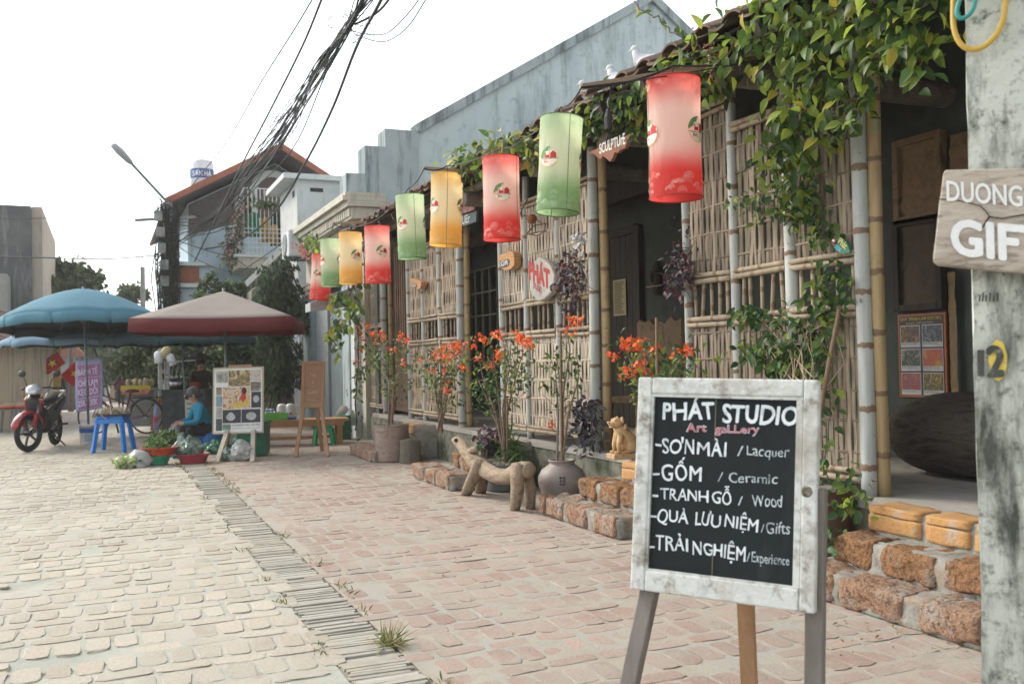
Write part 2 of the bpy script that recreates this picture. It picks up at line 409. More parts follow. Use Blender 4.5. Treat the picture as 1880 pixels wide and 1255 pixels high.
# weeds and dead leaves along the gutter's joints, one bigger tuft
WEED = mat('weed green', [(.07, .11, .03), (.14, .15, .05)], scale=9, trans=.3, island=.35)
DRY = mat('dry straw grass', [(.26, .25, .10), (.36, .30, .14)], scale=9, trans=.25, island=.3)
P = []
for k in range(70):
    yy = random.uniform(2.6, 14.5) if k < 45 else random.uniform(9.5, 14.5); xx = random.choice((GX0-.02, GX1+.02, GX1+.03)) + random.gauss(0, .012); c = random.randint(5, 22)
    P += [(xx+random.gauss(0, .02), yy+random.gauss(0, .05), 0) for _ in range(c)]
leaves('weeds', np.array(P), .028, [WEED, DRY], bias=(0, 0, .8), ratio=.22, spread=.6, mi=[.55, .45])['kind'] = 'stuff'
gp = g(718, 1186)
P = np.array([[gp.x+random.gauss(0, .02), gp.y+random.gauss(0, .02), 0.0] for _ in range(170)])
o = leaves('grass_tuft', P, .085, [DRY, WEED], bias=(0, 0, .45), ratio=.06, spread=.5, mi=[.75, .25], curl=.5)
tag(o, 'dry yellow grass tuft sprouting beside the tile gutter', 'grass tuft')
LIT = mat('dead leaf', [(.16, .09, .04), (.34, .22, .09)], scale=12, island=.5)
P = []
for k in range(190):
    if k < 60: p = g(random.uniform(1480, 1790), random.uniform(1090, 1210))
    elif k < 120: p = V((random.uniform(1.3, 3.3), random.uniform(4, 13), 0))
    else: p = V((random.uniform(-4.5, .8), random.uniform(3, 16), 0))
    if p.x < 3.55: P.append((p.x, p.y, .012))
nl = len(P); D_ = rand_dirs(nl); D_[:, 2] *= .15
o = leaves('fallen_leaves', np.array(P), .022, LIT, D=D_, ndir=(0, 0, 3), ratio=.45, spread=.7); o['kind'] = 'stuff'
# ================================================================== the bamboo shop
XF = 4.09; PLAT = .46
def bamboo_mat(name, cols, band, grime):
    m = bpy.data.materials.new(name); m.use_nodes = True; nt = m.node_tree; b = nt.nodes['Principled BSDF']
    tc = _n(nt, 'ShaderNodeTexCoord'); v = tc.outputs['Object']
    mp = _n(nt, 'ShaderNodeMapping'); mp.inputs['Scale'].default_value = (14, 14, 1.2); nt.links.new(v, mp.inputs[0])
    col = _mix(nt, _range(nt, _noise(nt, mp.outputs[0], 1.6, 6), .35, .65), cols[0], cols[1])
    oi = _n(nt, 'ShaderNodeObjectInfo'); hs = _n(nt, 'ShaderNodeHueSaturation'); nt.links.new(col, hs.inputs['Color'])
    nt.links.new(_range(nt, oi.outputs['Random'], 0, 1, .82, 1.12), hs.inputs['Value']); col = hs.outputs[0]
    col = _mix(nt, _range(nt, _noise(nt, v, 7, 8, .72), .56, .78, 0, .8), col, grime)
    col = _mix(nt, _range(nt, _noise(nt, v, 38, 3, .5), .70, .74, 0, .7), col, (.09, .07, .05))
    at = _n(nt, 'ShaderNodeAttribute', attribute_name='nd')
    ad = _n(nt, 'ShaderNodeMath', operation='SUBTRACT'); nt.links.new(at.outputs['Fac'], ad.inputs[0])
    nt.links.new(_range(nt, _noise(nt, v, 16, 5, .7), .2, .8, .002, .036), ad.inputs[1])
    f = _range(nt, ad.outputs[0], -.004, .002, 1, 0)
    col = _mix(nt, f, col, band)
    nt.links.new(col, b.inputs['Base Color']); b.inputs['Roughness'].default_value = .6; b.inputs['Specular IOR Level'].default_value = .3
    bn = _n(nt, 'ShaderNodeBump'); bn.inputs['Strength'].default_value = .25; bn.inputs['Distance'].default_value = .004
    nt.links.new(_noise(nt, mp.outputs[0], 6, 5), bn.inputs['Height']); nt.links.new(bn.outputs[0], b.inputs['Normal'])
    return m
BW = bamboo_mat('whitewashed bamboo', ((.43, .455, .43), (.33, .35, .325)), (.19, .13, .085), (.26, .25, .21))
BT = bamboo_mat('tan bamboo', ((.40, .30, .15), (.29, .21, .11)), (.17, .115, .065), (.16, .12, .08))
BG = bamboo_mat('weathered bamboo', ((.36, .33, .27), (.25, .22, .18)), (.15, .11, .08), (.15, .13, .11))
BR_ = bamboo_mat('bamboo rail', ((.335, .28, .195), (.25, .195, .135)), (.18, .12, .07), (.24, .19, .13))
def bamboo(name, a, b, r, m, parent, org, seg=.33, n=14, bend=.006):
    a, b = V(a), V(b); L = (b-a).length; d = (b-a)/L; u = d.orthogonal().normalized(); w_ = d.cross(u)
    off = random.uniform(.02, seg*.8); ph = random.random()*6
    st = []; z = 0.0
    nodes = []; q = off
    while q < L: nodes.append(q); q += seg*random.uniform(.88, 1.12)
    ss = {0.0, L}
    for q in nodes:
        for dlt in (-.05, -.03, -.012, 0, .012, .03, .05): 
            if 0 < q+dlt < L: ss.add(round(q+dlt, 4))
    for i in range(int(L/.15)+1): ss.add(round(min(L, i*.15), 4))
    ss = sorted(ss); vs = []; nd = []
    for s_ in ss:
        dist = min([abs(s_-q) for q in nodes] or [1]); rr = r*(1+.07*math.exp(-(dist/.014)**2) - .02*math.exp(-((dist-.03)/.02)**2))
        c = a + d*s_ + u*(bend*math.sin(s_*1.7+ph)) + w_*(bend*math.cos(s_*1.3+ph*2))
        for k in range(n):
            t = 2*math.pi*k/n; vs.append(c + (u*math.cos(t)+w_*math.sin(t))*rr - V(org)); nd.append(dist)
    N = len(ss)
    fs = [(i*n+k, i*n+(k+1) % n, (i+1)*n+(k+1) % n, (i+1)*n+k) for i in range(N-1) for k in range(n)] + [tuple(range(n-1, -1, -1)), tuple((N-1)*n+k for k in range(n))]
    o = raw(name, [tuple(p) for p in vs], fs, m, parent, smooth=True)
    at = o.data.attributes.new('nd', 'FLOAT', 'POINT'); at.data.foreach_set('value', np.array(nd, np.float32))
    return o
SH = thing('bamboo_shop', 'long one storey shop with whitewashed bamboo posts and woven bamboo panels above brick steps', 'shop', (4.09, 9, 0))
so = SH.location[:]
WOV3 = mat('grey brown split bamboo', [(.155, .12, .082), (.22, .18, .13), (.13, .10, .07)], scale=3, stretch=(8, 8, 1), rough=.75, island=.48, hue=.012, bump=.2, bscale=20)
WOV2 = mat('pale split bamboo', [(.34, .29, .215), (.42, .365, .285), (.28, .225, .16)], scale=3, stretch=(8, 8, 1), rough=.7, island=.38, hue=.012, bump=.2, bscale=20)
WOV1 = mat('brown split bamboo', [(.255, .20, .135), (.33, .265, .19), (.195, .15, .10)], scale=3, stretch=(8, 8, 1), rough=.7, island=.32, hue=.012, bump=.2, bscale=20)
def woven(y0, y1, z0, z1, m, pitch=.043, sp=.19):
    """vertical splits of bamboo bent in and out round level rods"""
    vs = []; fs = []; y = min(y0, y1); ye = max(y0, y1); i = 0
    nst = max(6, int((z1-z0)/.045)); n0 = 0
    while y < ye-.012:
        wd = random.uniform(.028, .038); yc = y+wd/2; ph = i % 2; lean = random.gauss(0, .0025); lx = random.gauss(0, .003); wv = random.random()*9
        top = z1 + random.uniform(-.004, .012); b0 = len(vs)
        for k in range(nst+1):
            z = z0 + (top-z0)*k/nst
            xo = XF-.004 + .0048*math.cos(math.pi*((z-z0)/sp+ph)) + lx
            yy = yc + lean*(k/nst-.5)*2 + .004*mnoise.noise(V((i*3.1, z*4, wv)))
            h = wd/2
            for dx, dy in ((-.0028, -h*.8), (-.0028, h*.8), (.0028, h), (.0028, -h)): vs.append((xo+dx, yy+dy, z))
        for k in range(nst):
            a = b0+k*4
            for j in range(4): fs.append((a+j, a+(j+1) % 4, a+4+(j+1) % 4, a+4+j))
        fs.append((b0+3, b0+2, b0+1, b0)); e = b0+nst*4; fs.append((e, e+1, e+2, e+3))
        y += wd + random.uniform(.0002, .006); i += 1
    mb = MB(); mb.v = [tuple(p) for p in vs]; mb.f = fs; mb.m = [0]*len(fs)
    z = z0+sp*.5
    while z < z1: 
        mb.tube([(XF-.003, y0, z+random.gauss(0, .006)), (XF-.003, (y0+y1)/2, z), (XF-.003, y1, z+random.gauss(0, .006))], .0085, 6); z += sp
    return mb.build('woven_panel', m, SH, org=so)
def bay(pa, pb, top, m, bal=5):
    ya, yb = yat(pa, XF), yat(pb, XF)                     # ya far, yb near
    e = .03
    woven(ya-e, yb+e, 1.90, top-.05, m); woven(ya-e, yb+e, .60, 1.50, m)
    for z, r in ((1.885, .019), (1.842, .021), (1.563, .021), (1.517, .019), (.588, .019), (.545, .021), (top-.02, .021), (top-.065, .018)):
        bamboo('rail', (XF-.022, ya-.02, z+random.gauss(0, .004)), (XF-.022, yb+.02, z+random.gauss(0, .004)), r, BR_, SH, so, seg=.28, n=10, bend=.003)
    n = bal
    for k in range(n):
        y = ya + (yb-ya)*(k+.75+random.gauss(0, .1))/(n+.5)
        bamboo('baluster', (XF+random.gauss(0, .004), y, 1.53), (XF+.004, y+random.gauss(0, .012), 1.86), .0155, BR_, SH, so, seg=.16, n=8, bend=.002)
def post(px, r, m, top=3.2, x=XF, z0=PLAT-.02, lean=0.0, name='bamboo_post', seg=.34):
    y = yat(px, x); return bamboo(name, (x, y, z0), (x+lean*.3, y+lean, top), r, m, SH, so, seg=seg)
for a, b, t, m in ((672.5, 708, 2.85, WOV1), (754, 780, 2.9, WOV1), (780, 811, 2.9, WOV1), (811, 848.6, 2.9, WOV1),
                   (925, 972, 2.95, WOV2), (972, 1030, 2.95, WOV2), (1030, 1094, 2.95, WOV2),
                   (1268, 1354.6, 3.12, WOV3), (1354.6, 1458, 2.92, WOV3), (1458, 1587.5, 2.94, WOV3)): bay(a, b, t, m)
for px, r, m in ((657, .05, BG), (672.5, .042, BG), (708, .05, BW), (754, .042, BW), (780, .036, BW), (811, .038, BW), (848.6, .052, BW),
                 (925, .04, BW), (972, .036, BW), (1030, .038, BW), (1094.5, .048, BW), (1268, .038, BW), (1354.6, .037, BW), (1458, .046, BW), (1589, .046, BW)):
    post(px, r, m, z0=PLAT-.02 if r > .045 else .44)
for px, r in ((719.5, .04), (861, .042), (1113.5, .041), (1617, .042)):
    post(px, r, BT, x=4.16, top=3.3)
# --- platform, plinth, back rooms
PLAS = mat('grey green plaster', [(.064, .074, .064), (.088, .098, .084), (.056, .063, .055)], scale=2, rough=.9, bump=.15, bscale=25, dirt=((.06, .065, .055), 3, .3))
CONC = mat('worn cement floor', [(.30, .28, .25), (.38, .36, .32)], scale=3, rough=.85, bump=.2, bscale=30, dirt=((.2, .19, .17), 5, .3))
MOSS = mat('mossy plinth', [(.085, .09, .065), (.17, .17, .13), (.26, .25, .21)], scale=6, rough=.95, bump=.7, bscale=22, dirt=((.045, .06, .028), 4, .5), dirt2=((.33, .32, .28), 11, .2))
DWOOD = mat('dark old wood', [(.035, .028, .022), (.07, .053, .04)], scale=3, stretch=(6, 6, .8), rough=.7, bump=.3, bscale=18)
BWOOD = mat('brown carved wood', [(.19, .125, .07), (.28, .185, .105), (.12, .075, .042)], scale=5, rough=.65, bump=.6, bscale=24)
mb = MB(); mb.span((3.99, 1.2, .40), (5.8, 14.9, PLAT-.005)); mb.build('platform', CONC, SH, org=so)
mb = MB()
for k in range(46):
    y = 1.4+k*.3
    mb.rock((4.10, y, .20), (.2, .31, .41), mi=0, jit=.012, n=4, rnd=.12, seed=k)
mb.span((4.0, 1.2, 0), (5.8, 14.9, .39)); mb.build('plinth', MOSS, SH, org=so, smooth=False)
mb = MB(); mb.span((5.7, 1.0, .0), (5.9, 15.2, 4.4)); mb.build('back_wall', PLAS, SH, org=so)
mb = MB(); mb.span((4.05, 14.72, .0), (5.7, 14.92, 3.45)); mb.build('closing_wall', PLAS, SH, org=so)
mb = MB(); mb.span((4.3, 1.0, .0), (5.7, 1.2, 3.9)); mb.build('closing_wall', PLAS, SH, org=so)  # unseen near wall, added to keep the veranda dark
# ceiling boards, rafters, beams under the tiled roof
def roof_z(x): return 3.33 + (x-3.62)*.5
mb = MB(); A, B = (3.66, roof_z(3.66)-.03), (9.2, roof_z(9.2)-.03)
mb.add([(A[0], 1.0, A[1]), (A[0], 15.1, A[1]), (B[0], 15.1, B[1]), (B[0], 1.0, B[1]), (A[0], 1.0, A[1]+.02), (A[0], 15.1, A[1]+.02), (B[0], 15.1, B[1]+.02), (B[0], 1.0, B[1]+.02)],
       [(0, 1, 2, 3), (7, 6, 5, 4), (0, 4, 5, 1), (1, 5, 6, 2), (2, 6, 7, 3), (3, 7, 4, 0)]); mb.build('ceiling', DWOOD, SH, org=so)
for k in range(22):
    y = 1.3+k*.64; mb = MB(); mb.bar((3.58, y, roof_z(3.58)-.085), (5.75, y, roof_z(5.75)-.085), .06, .09); mb.build('rafter', DWOOD, SH, org=so)
bamboo('eave_pole', (4.12, 1.2, 3.36), (4.12, 15.0, 3.36), .055, BG, SH, so, n=12, seg=.5)
LOG = mat('grey log end', [(.13, .11, .09), (.23, .2, .17)], scale=8, rough=.85, bump=.5, bscale=20)
for px in (1347, 1105, 972, 848, 672):
    y = yat(px, 3.8, 160); mb = MB(); mb.tube([(3.80, y, 3.13), (3.83, y, 3.13), (5.7, y, 3.16)], [.082, .088, .09], 14); mb.build('beam', LOG, SH, org=so, smooth=False)
mb = MB(); mb.span((5.2, 5.4, 3.0), (5.36, 14.9, 3.2)); mb.build('beam', DWOOD, SH, org=so)
# the roof: courses of curved tiles down to a ragged eave
TILE = mat('old roof tile', [(.085, .055, .043), (.15, .088, .064), (.075, .06, .05)], scale=7, rough=.9, island=.4, hue=.01, bump=.5, bscale=30, dirt=((.10, .105, .075), 3, .45))
vs = []; fs = []
for i in range(26):
    x0 = 3.52 + i*.215
    for j in range(int(14.2/.17)):
        if i > 7 and j % 1: continue
        yc = 1.0 + j*.17 + .085; b = len(vs); zz = random.gauss(0, .008); xo = random.gauss(0, .018); yj = random.gauss(0, .008)
        flip = 1 if j % 2 else -.6
        for (xx, dz) in ((x0+xo, .03), (x0+xo+.27, .0)):
            for q in range(6):
                t = -1+2*q/5; h = .042*(1-t*t)*flip
                for th in (0, -.016): vs.append((xx, yc+t*.098+yj, roof_z(xx)+.03+dz+h+th+zz+(.02 if flip > 0 else 0)))
        for q in range(5):
            a = b+q*2; fs += [(a, a+2, a+14, a+12), (a+1, a+13, a+15, a+3), (a, a+1, a+3, a+2)]
        fs += [(b, b+12, b+13, b+1), (b+10, b+11, b+23, b+22)]
raw('roof', vs, fs, TILE, SH, org=so)
# --- doors in the back wall and what is seen through the openings
def onback(px, py): return onx(px, py, 5.7)
mb = MB()
y0, y1 = 10.1, 9.35
n = 6
for k in range(n): mb.span((5.66, y0+(y1-y0)*k/n-.004, .47), (5.70, y0+(y1-y0)*(k+1)/n+.004, 2.72))
for yy in (y0+.04, y1-.04): mb.span((5.63, yy-.04, .47), (5.705, yy+.04, 2.8))
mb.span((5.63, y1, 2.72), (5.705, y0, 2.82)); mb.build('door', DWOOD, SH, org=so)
mb = MB()
for k in range(9): mb.span((4.20, yat(716, 4.2)-.02-.115*k-.04, 1.6), (4.23, yat(716, 4.2)-.02-.115*k, 3.0))
for z in (.52, 1.55, 3.0): mb.span((4.19, yat(716, 4.2)-1.1, z), (4.24, yat(716, 4.2), z+.07))
for k in range(26): mb.span((4.2, yat(716, 4.2)-.02-.041*k-.03, .58), (4.22, yat(716, 4.2)-.02-.041*k, 1.55))
mb.build('door', mat('brown slat gate', [(.11, .07, .045), (.18, .115, .07)], scale=4, rough=.75, island=.3, bump=.3), SH, org=so)
LAT = mat('pale window bars', [(.30, .28, .20), (.40, .37, .28)], scale=6, rough=.6)
a, b = onback(862, 505), onback(918, 640); mb = MB()
for k in range(5): y = a.y + (b.y-a.y)*k/4; mb.span((5.66, y-.012, 1.25), (5.69, y+.012, 2.75))
for k in range(5): z = 1.25+1.5*k/4; mb.span((5.655, b.y, z-.012), (5.685, a.y, z+.012))
mb.build('window', LAT, SH, org=so)
mb = MB(); mb.span((5.692, b.y, 1.25), (5.698, a.y, 2.75)); mb.build('window_glass', mat('dark window', (.015, .017, .017), rough=.25), SH, org=so)
# things standing and hanging on the veranda
def carved(name, a, b, label, cat, zb=None, x=5.69, m=BWOOD, seed=1, th=.05, frame=True):
    y0, y1 = max(a.y, b.y), min(a.y, b.y); z1, z0 = max(a.z, b.z), min(a.z, b.z)
    r = thing(name, label, cat, (x, (y0+y1)/2, z0)); o_ = r.location[:]
    mb = MB(); ny, nz = 26, 40; rs = random.Random(seed); vs = []
    for j in range(nz+1):
        for i in range(ny+1):
            y = y0+(y1-y0)*i/ny; z = z0+(z1-z0)*j/nz
            vs.append((x-th*.6-.022*abs(mnoise.noise(V((y*9, z*9, seed))))-.02*max(0, mnoise.noise(V((y*4, z*4, seed+5)))), y, z))
    mb.add(vs, [(j*(ny+1)+i, j*(ny+1)+i+1, (j+1)*(ny+1)+i+1, (j+1)*(ny+1)+i) for j in range(nz) for i in range(ny)])
    mb.build('carving', m, r, org=o_, smooth=True)
    if frame:
        mb = MB(); w_ = .05
        mb.span((x-th-.02, y1-.01, z0-w_), (x, y0+.01, z0)); mb.span((x-th-.02, y1-.01, z1), (x, y0+.01, z1+w_))
        mb.span((x-th-.02, y0, z0-w_), (x, y0+w_, z1+w_)); mb.span((x-th-.02, y1-w_, z0-w_), (x, y1, z1+w_)); mb.build('frame', DWOOD if seed == 8 else BWOOD, r, org=o_)
    return r
carved('wood_carving', onback(1660, 272), onback(1733, 388), 'framed carved wood relief hanging highest in the dark right doorway', 'carving', seed=3)
carved('wood_carving', onback(1660, 418), onback(1733, 555), 'framed carved wood relief on the wall just above the lacquer poster', 'carving', seed=8, m=mat('dark carved wood', [(.07, .05, .035), (.12, .085, .055)], scale=5, rough=.65, bump=.6, bscale=24))
carved('wood_carving', onback(1748, 500), onback(1768, 735), 'narrow tall carved plank between the lacquer poster and the concrete pole', 'carving', seed=12, frame=False, m=mat('honey carved wood', [(.24, .16, .075), (.31, .21, .11)], scale=5, rough=.6, bump=.8, bscale=30))
carved('leaning_board', onback(1752, 250), onback(1800, 430), 'brown wooden panel leaning beside the concrete pole above the plank sign', 'carving', seed=15, frame=False)
# carved settle behind the door flowers
a, b = onx(1172, 590, 5.3), onx(1256, 700, 5.3)
r = thing('wooden_settle', 'brown carved wooden settle standing inside the middle doorway behind orange flowers', 'bench', (5.3, (a.y+b.y)/2, PLAT)); o_ = r.location[:]
mb = MB(); pts = []; N = 14
yy0, yy1 = a.y, b.y; zt = a.z
for k in range(N+1): pts.append((yy0+(yy1-yy0)*k/N, zt-.02+.025*math.sin(k*1.9)+.02*math.sin(k*.7)))
pts += [(yy1, .85), (yy0, .85)]
mb.prism([(y, z) for y, z in pts], (5.28, 0, 0), (0, 1, 0), (0, 0, 1), (-1, 0, 0), .05); mb.build('backrest', BWOOD, r, org=o_)
mb = MB(); mb.span((4.85, yy1, .82), (5.3, yy0, .87)); mb.build('seat', BWOOD, r, org=o_)
for yy in (yy0-.04, yy1+.04):
    for xx in (4.9, 5.26): mb = MB(); mb.span((xx-.03, yy-.03, PLAT), (xx+.03, yy+.03, .82)); mb.build('leg', BWOOD, r, org=o_)
# notice sheet on the plank door, wooden mask on the wall
a, b = onx(1126, 515, 5.64), onx(1150, 578, 5.64)
r = thing('paper_notice', 'yellowed notice sheet of small print pinned to the dark plank door', 'notice', (5.64, (a.y+b.y)/2, (a.z+b.z)/2)); o_ = r.location[:]
mb = MB(); mb.span((5.636, b.y, b.z), (5.64, a.y, a.z)); mb.build('sheet', mat('yellow paper', [(.42, .36, .20), (.48, .41, .24)], scale=9, rough=.9), r, org=o_)
mb = MB()
for k in range(22):
    z = a.z-.03-(a.z-b.z-.06)*k/21; e = random.uniform(0, .12); mb.span((5.634, b.y+.03+e*.6, z-.005), (5.6355, a.y-.03, z+.005))
mb.build('print', plain('faded ink', (.16, .125, .07), .9), r, org=o_)
p = onx(1204, 512, 5.66); mb = MB(); mb.ball(p, (.05, .1, .19), 12, jit=.2); mb.ball(p+V((-.05, 0, .02)), (.03, .03, .06), 8); mb.ball(p+V((-.03, .035, .08)), (.02, .03, .015), 8); mb.ball(p+V((-.03, -.035, .08)), (.02, .03, .015), 8)
tag(mb.build('wooden_mask', DWOOD, org=p, loc=p, smooth=True), 'dark carved wooden mask hanging on the wall of the middle doorway', 'mask')
# big log seat in the right doorway
a = onx(1636, 802, 5.15); r_ = .33
LOGM = mat('dark weathered log', [(.055, .046, .038), (.105, .09, .075), (.04, .034, .028)], scale=3, stretch=(5, 1.2, 5), rough=.85, bump=1.0, bscale=12, bdist=.03)
vs = []; N, K = 26, 28
yA, yB = a.y, a.y-2.2
for i in range(N+1):
    t = i/N; y = yA+(yB-yA)*t; e = min(1, math.sqrt(max(0, 1-(1-min(1, t/.22))**2))*.96+.04)
    for k in range(K):
        an = 2*math.pi*k/K; rr = r_*e*(1+.13*mnoise.noise(V((math.cos(an)*1.5, math.sin(an)*1.5, y*.8)))+.03*mnoise.noise(V((math.cos(an)*7, math.sin(an)*7, y*1.5))))
        vs.append((5.2+rr*1.0*math.cos(an), y, PLAT+.27+(rr*.86*math.sin(an) if math.sin(an) > 0 else rr*.82*math.sin(an))))
fs = [(i*K+k, i*K+(k+1) % K, (i+1)*K+(k+1) % K, (i+1)*K+k) for i in range(N) for k in range(K)] + [tuple(range(K-1, -1, -1)), tuple(N*K+k for k in range(K))]
p = V((5.2, yA-1, PLAT)); tag(raw('log_seat', vs, fs, LOGM, smooth=True, org=p), 'huge dark weathered log lying on the floor inside the right doorway', 'log').location = p
# lacquer poster: title, six pictures with captions
a, b = onx(1650, 578, 5.68), onx(1742, 731, 5.68); W_, H_ = a.y-b.y, a.z-b.z
r = thing('lacquer_poster', 'orange framed poster of six lacquer making photos on the wall in the right doorway', 'poster', (5.68, (a.y+b.y)/2, b.z)); o_ = r.location[:]
def pq(u0, v0, u1, v1, dx): return (5.68-dx-.002, a.y-u1*W_, a.z-v1*H_), (5.68-dx, a.y-u0*W_, a.z-v0*H_)
mb = MB(); q = pq(0, 0, 1, 1, .012); mb.span((5.668, q[0][1], q[0][2]), (5.69, q[1][1], q[1][2])); mb.build('frame', plain('orange poster rim', (.40, .12, .035), .5), r, org=o_)
mb = MB(); mb.span(*pq(.04, .025, .96, .975, .013)); mb.build('backing', plain('dark poster ground', (.05, .035, .028), .5), r, org=o_)
POST = [[(.30, .16, .04), (.05, .03, .02), (.36, .22, .10)], [(.20, .24, .30), (.02, .02, .02), (.28, .33, .38)], [(.38, .36, .32), (.03, .03, .03), (.14, .2, .1)],
        [(.45, .30, .05), (.42, .05, .02), (.25, .16, .05)], [(.42, .28, .2), (.30, .05, .05), (.16, .15, .16)], [(.35, .26, .05), (.06, .04, .02), (.45, .36, .1)]]
CAPT = mat('white caption', (.55, .54, .52), rough=.6)
for k in range(6):
    u, v = .06+.465*(k % 2), .135+.285*(k//2)
    mb = MB(); mb.span(*pq(u, v, u+.42, v+.265, .0145)); mb.build('caption_card', CAPT, r, org=o_)
    mb = MB(); mb.span(*pq(u+.015, v+.01, u+.405, v+.205, .0165)); mb.build('picture', mat('lacquer picture %d' % k, POST[k], scale=9+k, rough=.4, detail=3, dist=1.5), r, org=o_)
    text(['Bước 1: Vẽ phác thảo', 'Bước 2: Bó hom vóc', 'Bước 3: Gắn vỏ trứng', 'Bước 4: Dát vàng bạc', 'Bước 5: Mài và toát', 'Bước 6: Đánh bóng'][k], .016, (5.661, a.y-(u+.03)*W_, a.z-(v+.232)*H_), (0, -1, 0), (0, 0, 1), (-1, 0, 0), plain('caption ink', (.05, .05, .05)), r, .001, o_)
YEL = plain('yellow print', (.62, .47, .05), .5)
text('QUY TRÌNH LÀM SƠN MÀI', .033, (5.662, a.y-.07*W_, a.z-.078*H_), (0, -1, 0), (0, 0, 1), (-1, 0, 0), YEL, r, .001, o_, bold=.012)
text('Lacquer making process', .026, (5.662, a.y-.2*W_, a.z-.12*H_), (0, -1, 0), (0, 0, 1), (-1, 0, 0), plain('pale print', (.5, .42, .36)), r, .001, o_)
# ------------------------------------------------------------------ stone steps
LAT_ = mat('laterite block', [(.25, .125, .06), (.34, .185, .085), (.16, .085, .05)], scale=26, rough=.95, bump=1.0, bscale=42, bdist=.03, detail=4, dirt=((.30, .28, .235), 4, .32), dirt2=((.085, .045, .03), 38, .48))
LATP = mat('dusty laterite block', [(.29, .155, .095), (.38, .235, .15), (.20, .11, .07)], scale=24, rough=.95, bump=1.0, bscale=42, bdist=.03, detail=4, dirt=((.37, .33, .28), 3.5, .45), dirt2=((.10, .06, .04), 38, .46))
LATO = mat('orange brick', [(.40, .215, .075), (.46, .26, .10), (.34, .175, .07)], scale=30, rough=.9, bump=.8, bscale=50, dirt=((.36, .34, .30), 5, .35))
MORT = mat('step mortar', [(.22, .215, .185), (.31, .305, .27), (.26, .245, .21)], scale=5, rough=.95, bump=.8, bscale=26, bdist=.02, dirt=((.13, .12, .095), 6, .4), dirt2=((.30, .20, .12), 4, .3))
def steps(y_near, yfars, fronts, label, top_orange=True, gx=.24):
    r = thing('stone_steps', label, 'steps', (fronts[0], (y_near+yfars[0])/2, 0)); o_ = r.location[:]
    h = PLAT/3
    for i in range(3):
        x0, yf = fronts[i], yfars[i]; z0, z1 = 0.0, h*(i+1)-(.004 if i == 2 else 0); mb = MB()
        D_ = 4.08-x0 if i == 2 else .40
        L = yf-y_near
        nseg = max(2, int(L/.45))
        for k in range(nseg):
            mb.rock((x0+D_/2+.012, y_near+L*(k+.5)/nseg, z0+(z1-z0)/2-.004), (D_, L/nseg+.03, z1-z0), jit=.014, n=7, rnd=.14, seed=i*7+k)
        y = y_near+.02; k = 0
        while y < yf-.1:
            ln = random.uniform(.26, .42); ln = min(ln, yf-y)
            d = min(.26, D_)
            if i == 2 and top_orange:
                mb.rock((x0+.10, y+ln/2, z1-.092), (.2, ln, .088), mi=2, jit=.007, n=6, rnd=.1, seed=k+i*3); mb.rock((x0+.10, y+ln*.5, z1-.020), (.196, ln*.97, .044), mi=2, jit=.007, n=6, rnd=.14, seed=k+i*3+40); y += ln+.03
            else: mb.rock((x0+d/2-.006, y+ln/2, z1-.07+random.gauss(0, .004)), (d, ln, .145), mi=1 , jit=.022, n=11, rnd=.17, seed=k*2+i); y += ln+random.uniform(.03, .10)
            k += 1
        mb.build('step', [MORT, LATP if i == 0 else LAT_, LATO], r, org=o_, smooth=True)
    return r
steps(1.75, (4.16, 4.03, 3.98), (3.42, 3.63, 3.84), 'three rough laterite steps up to the right doorway beside the concrete pole')
steps(5.82, (7.1, 6.85, 6.55), (3.30, 3.54, 3.78), 'three rough laterite steps below the guardian beast statue')
steps(8.75, (9.95, 9.45, 9.1), (3.10, 3.38, 3.68), 'laterite steps behind the wooden dog bench')
steps(11.75, (12.9, 12.6, 12.3), (3.12, 3.42, 3.7), 'laterite steps left of the big clay pot')
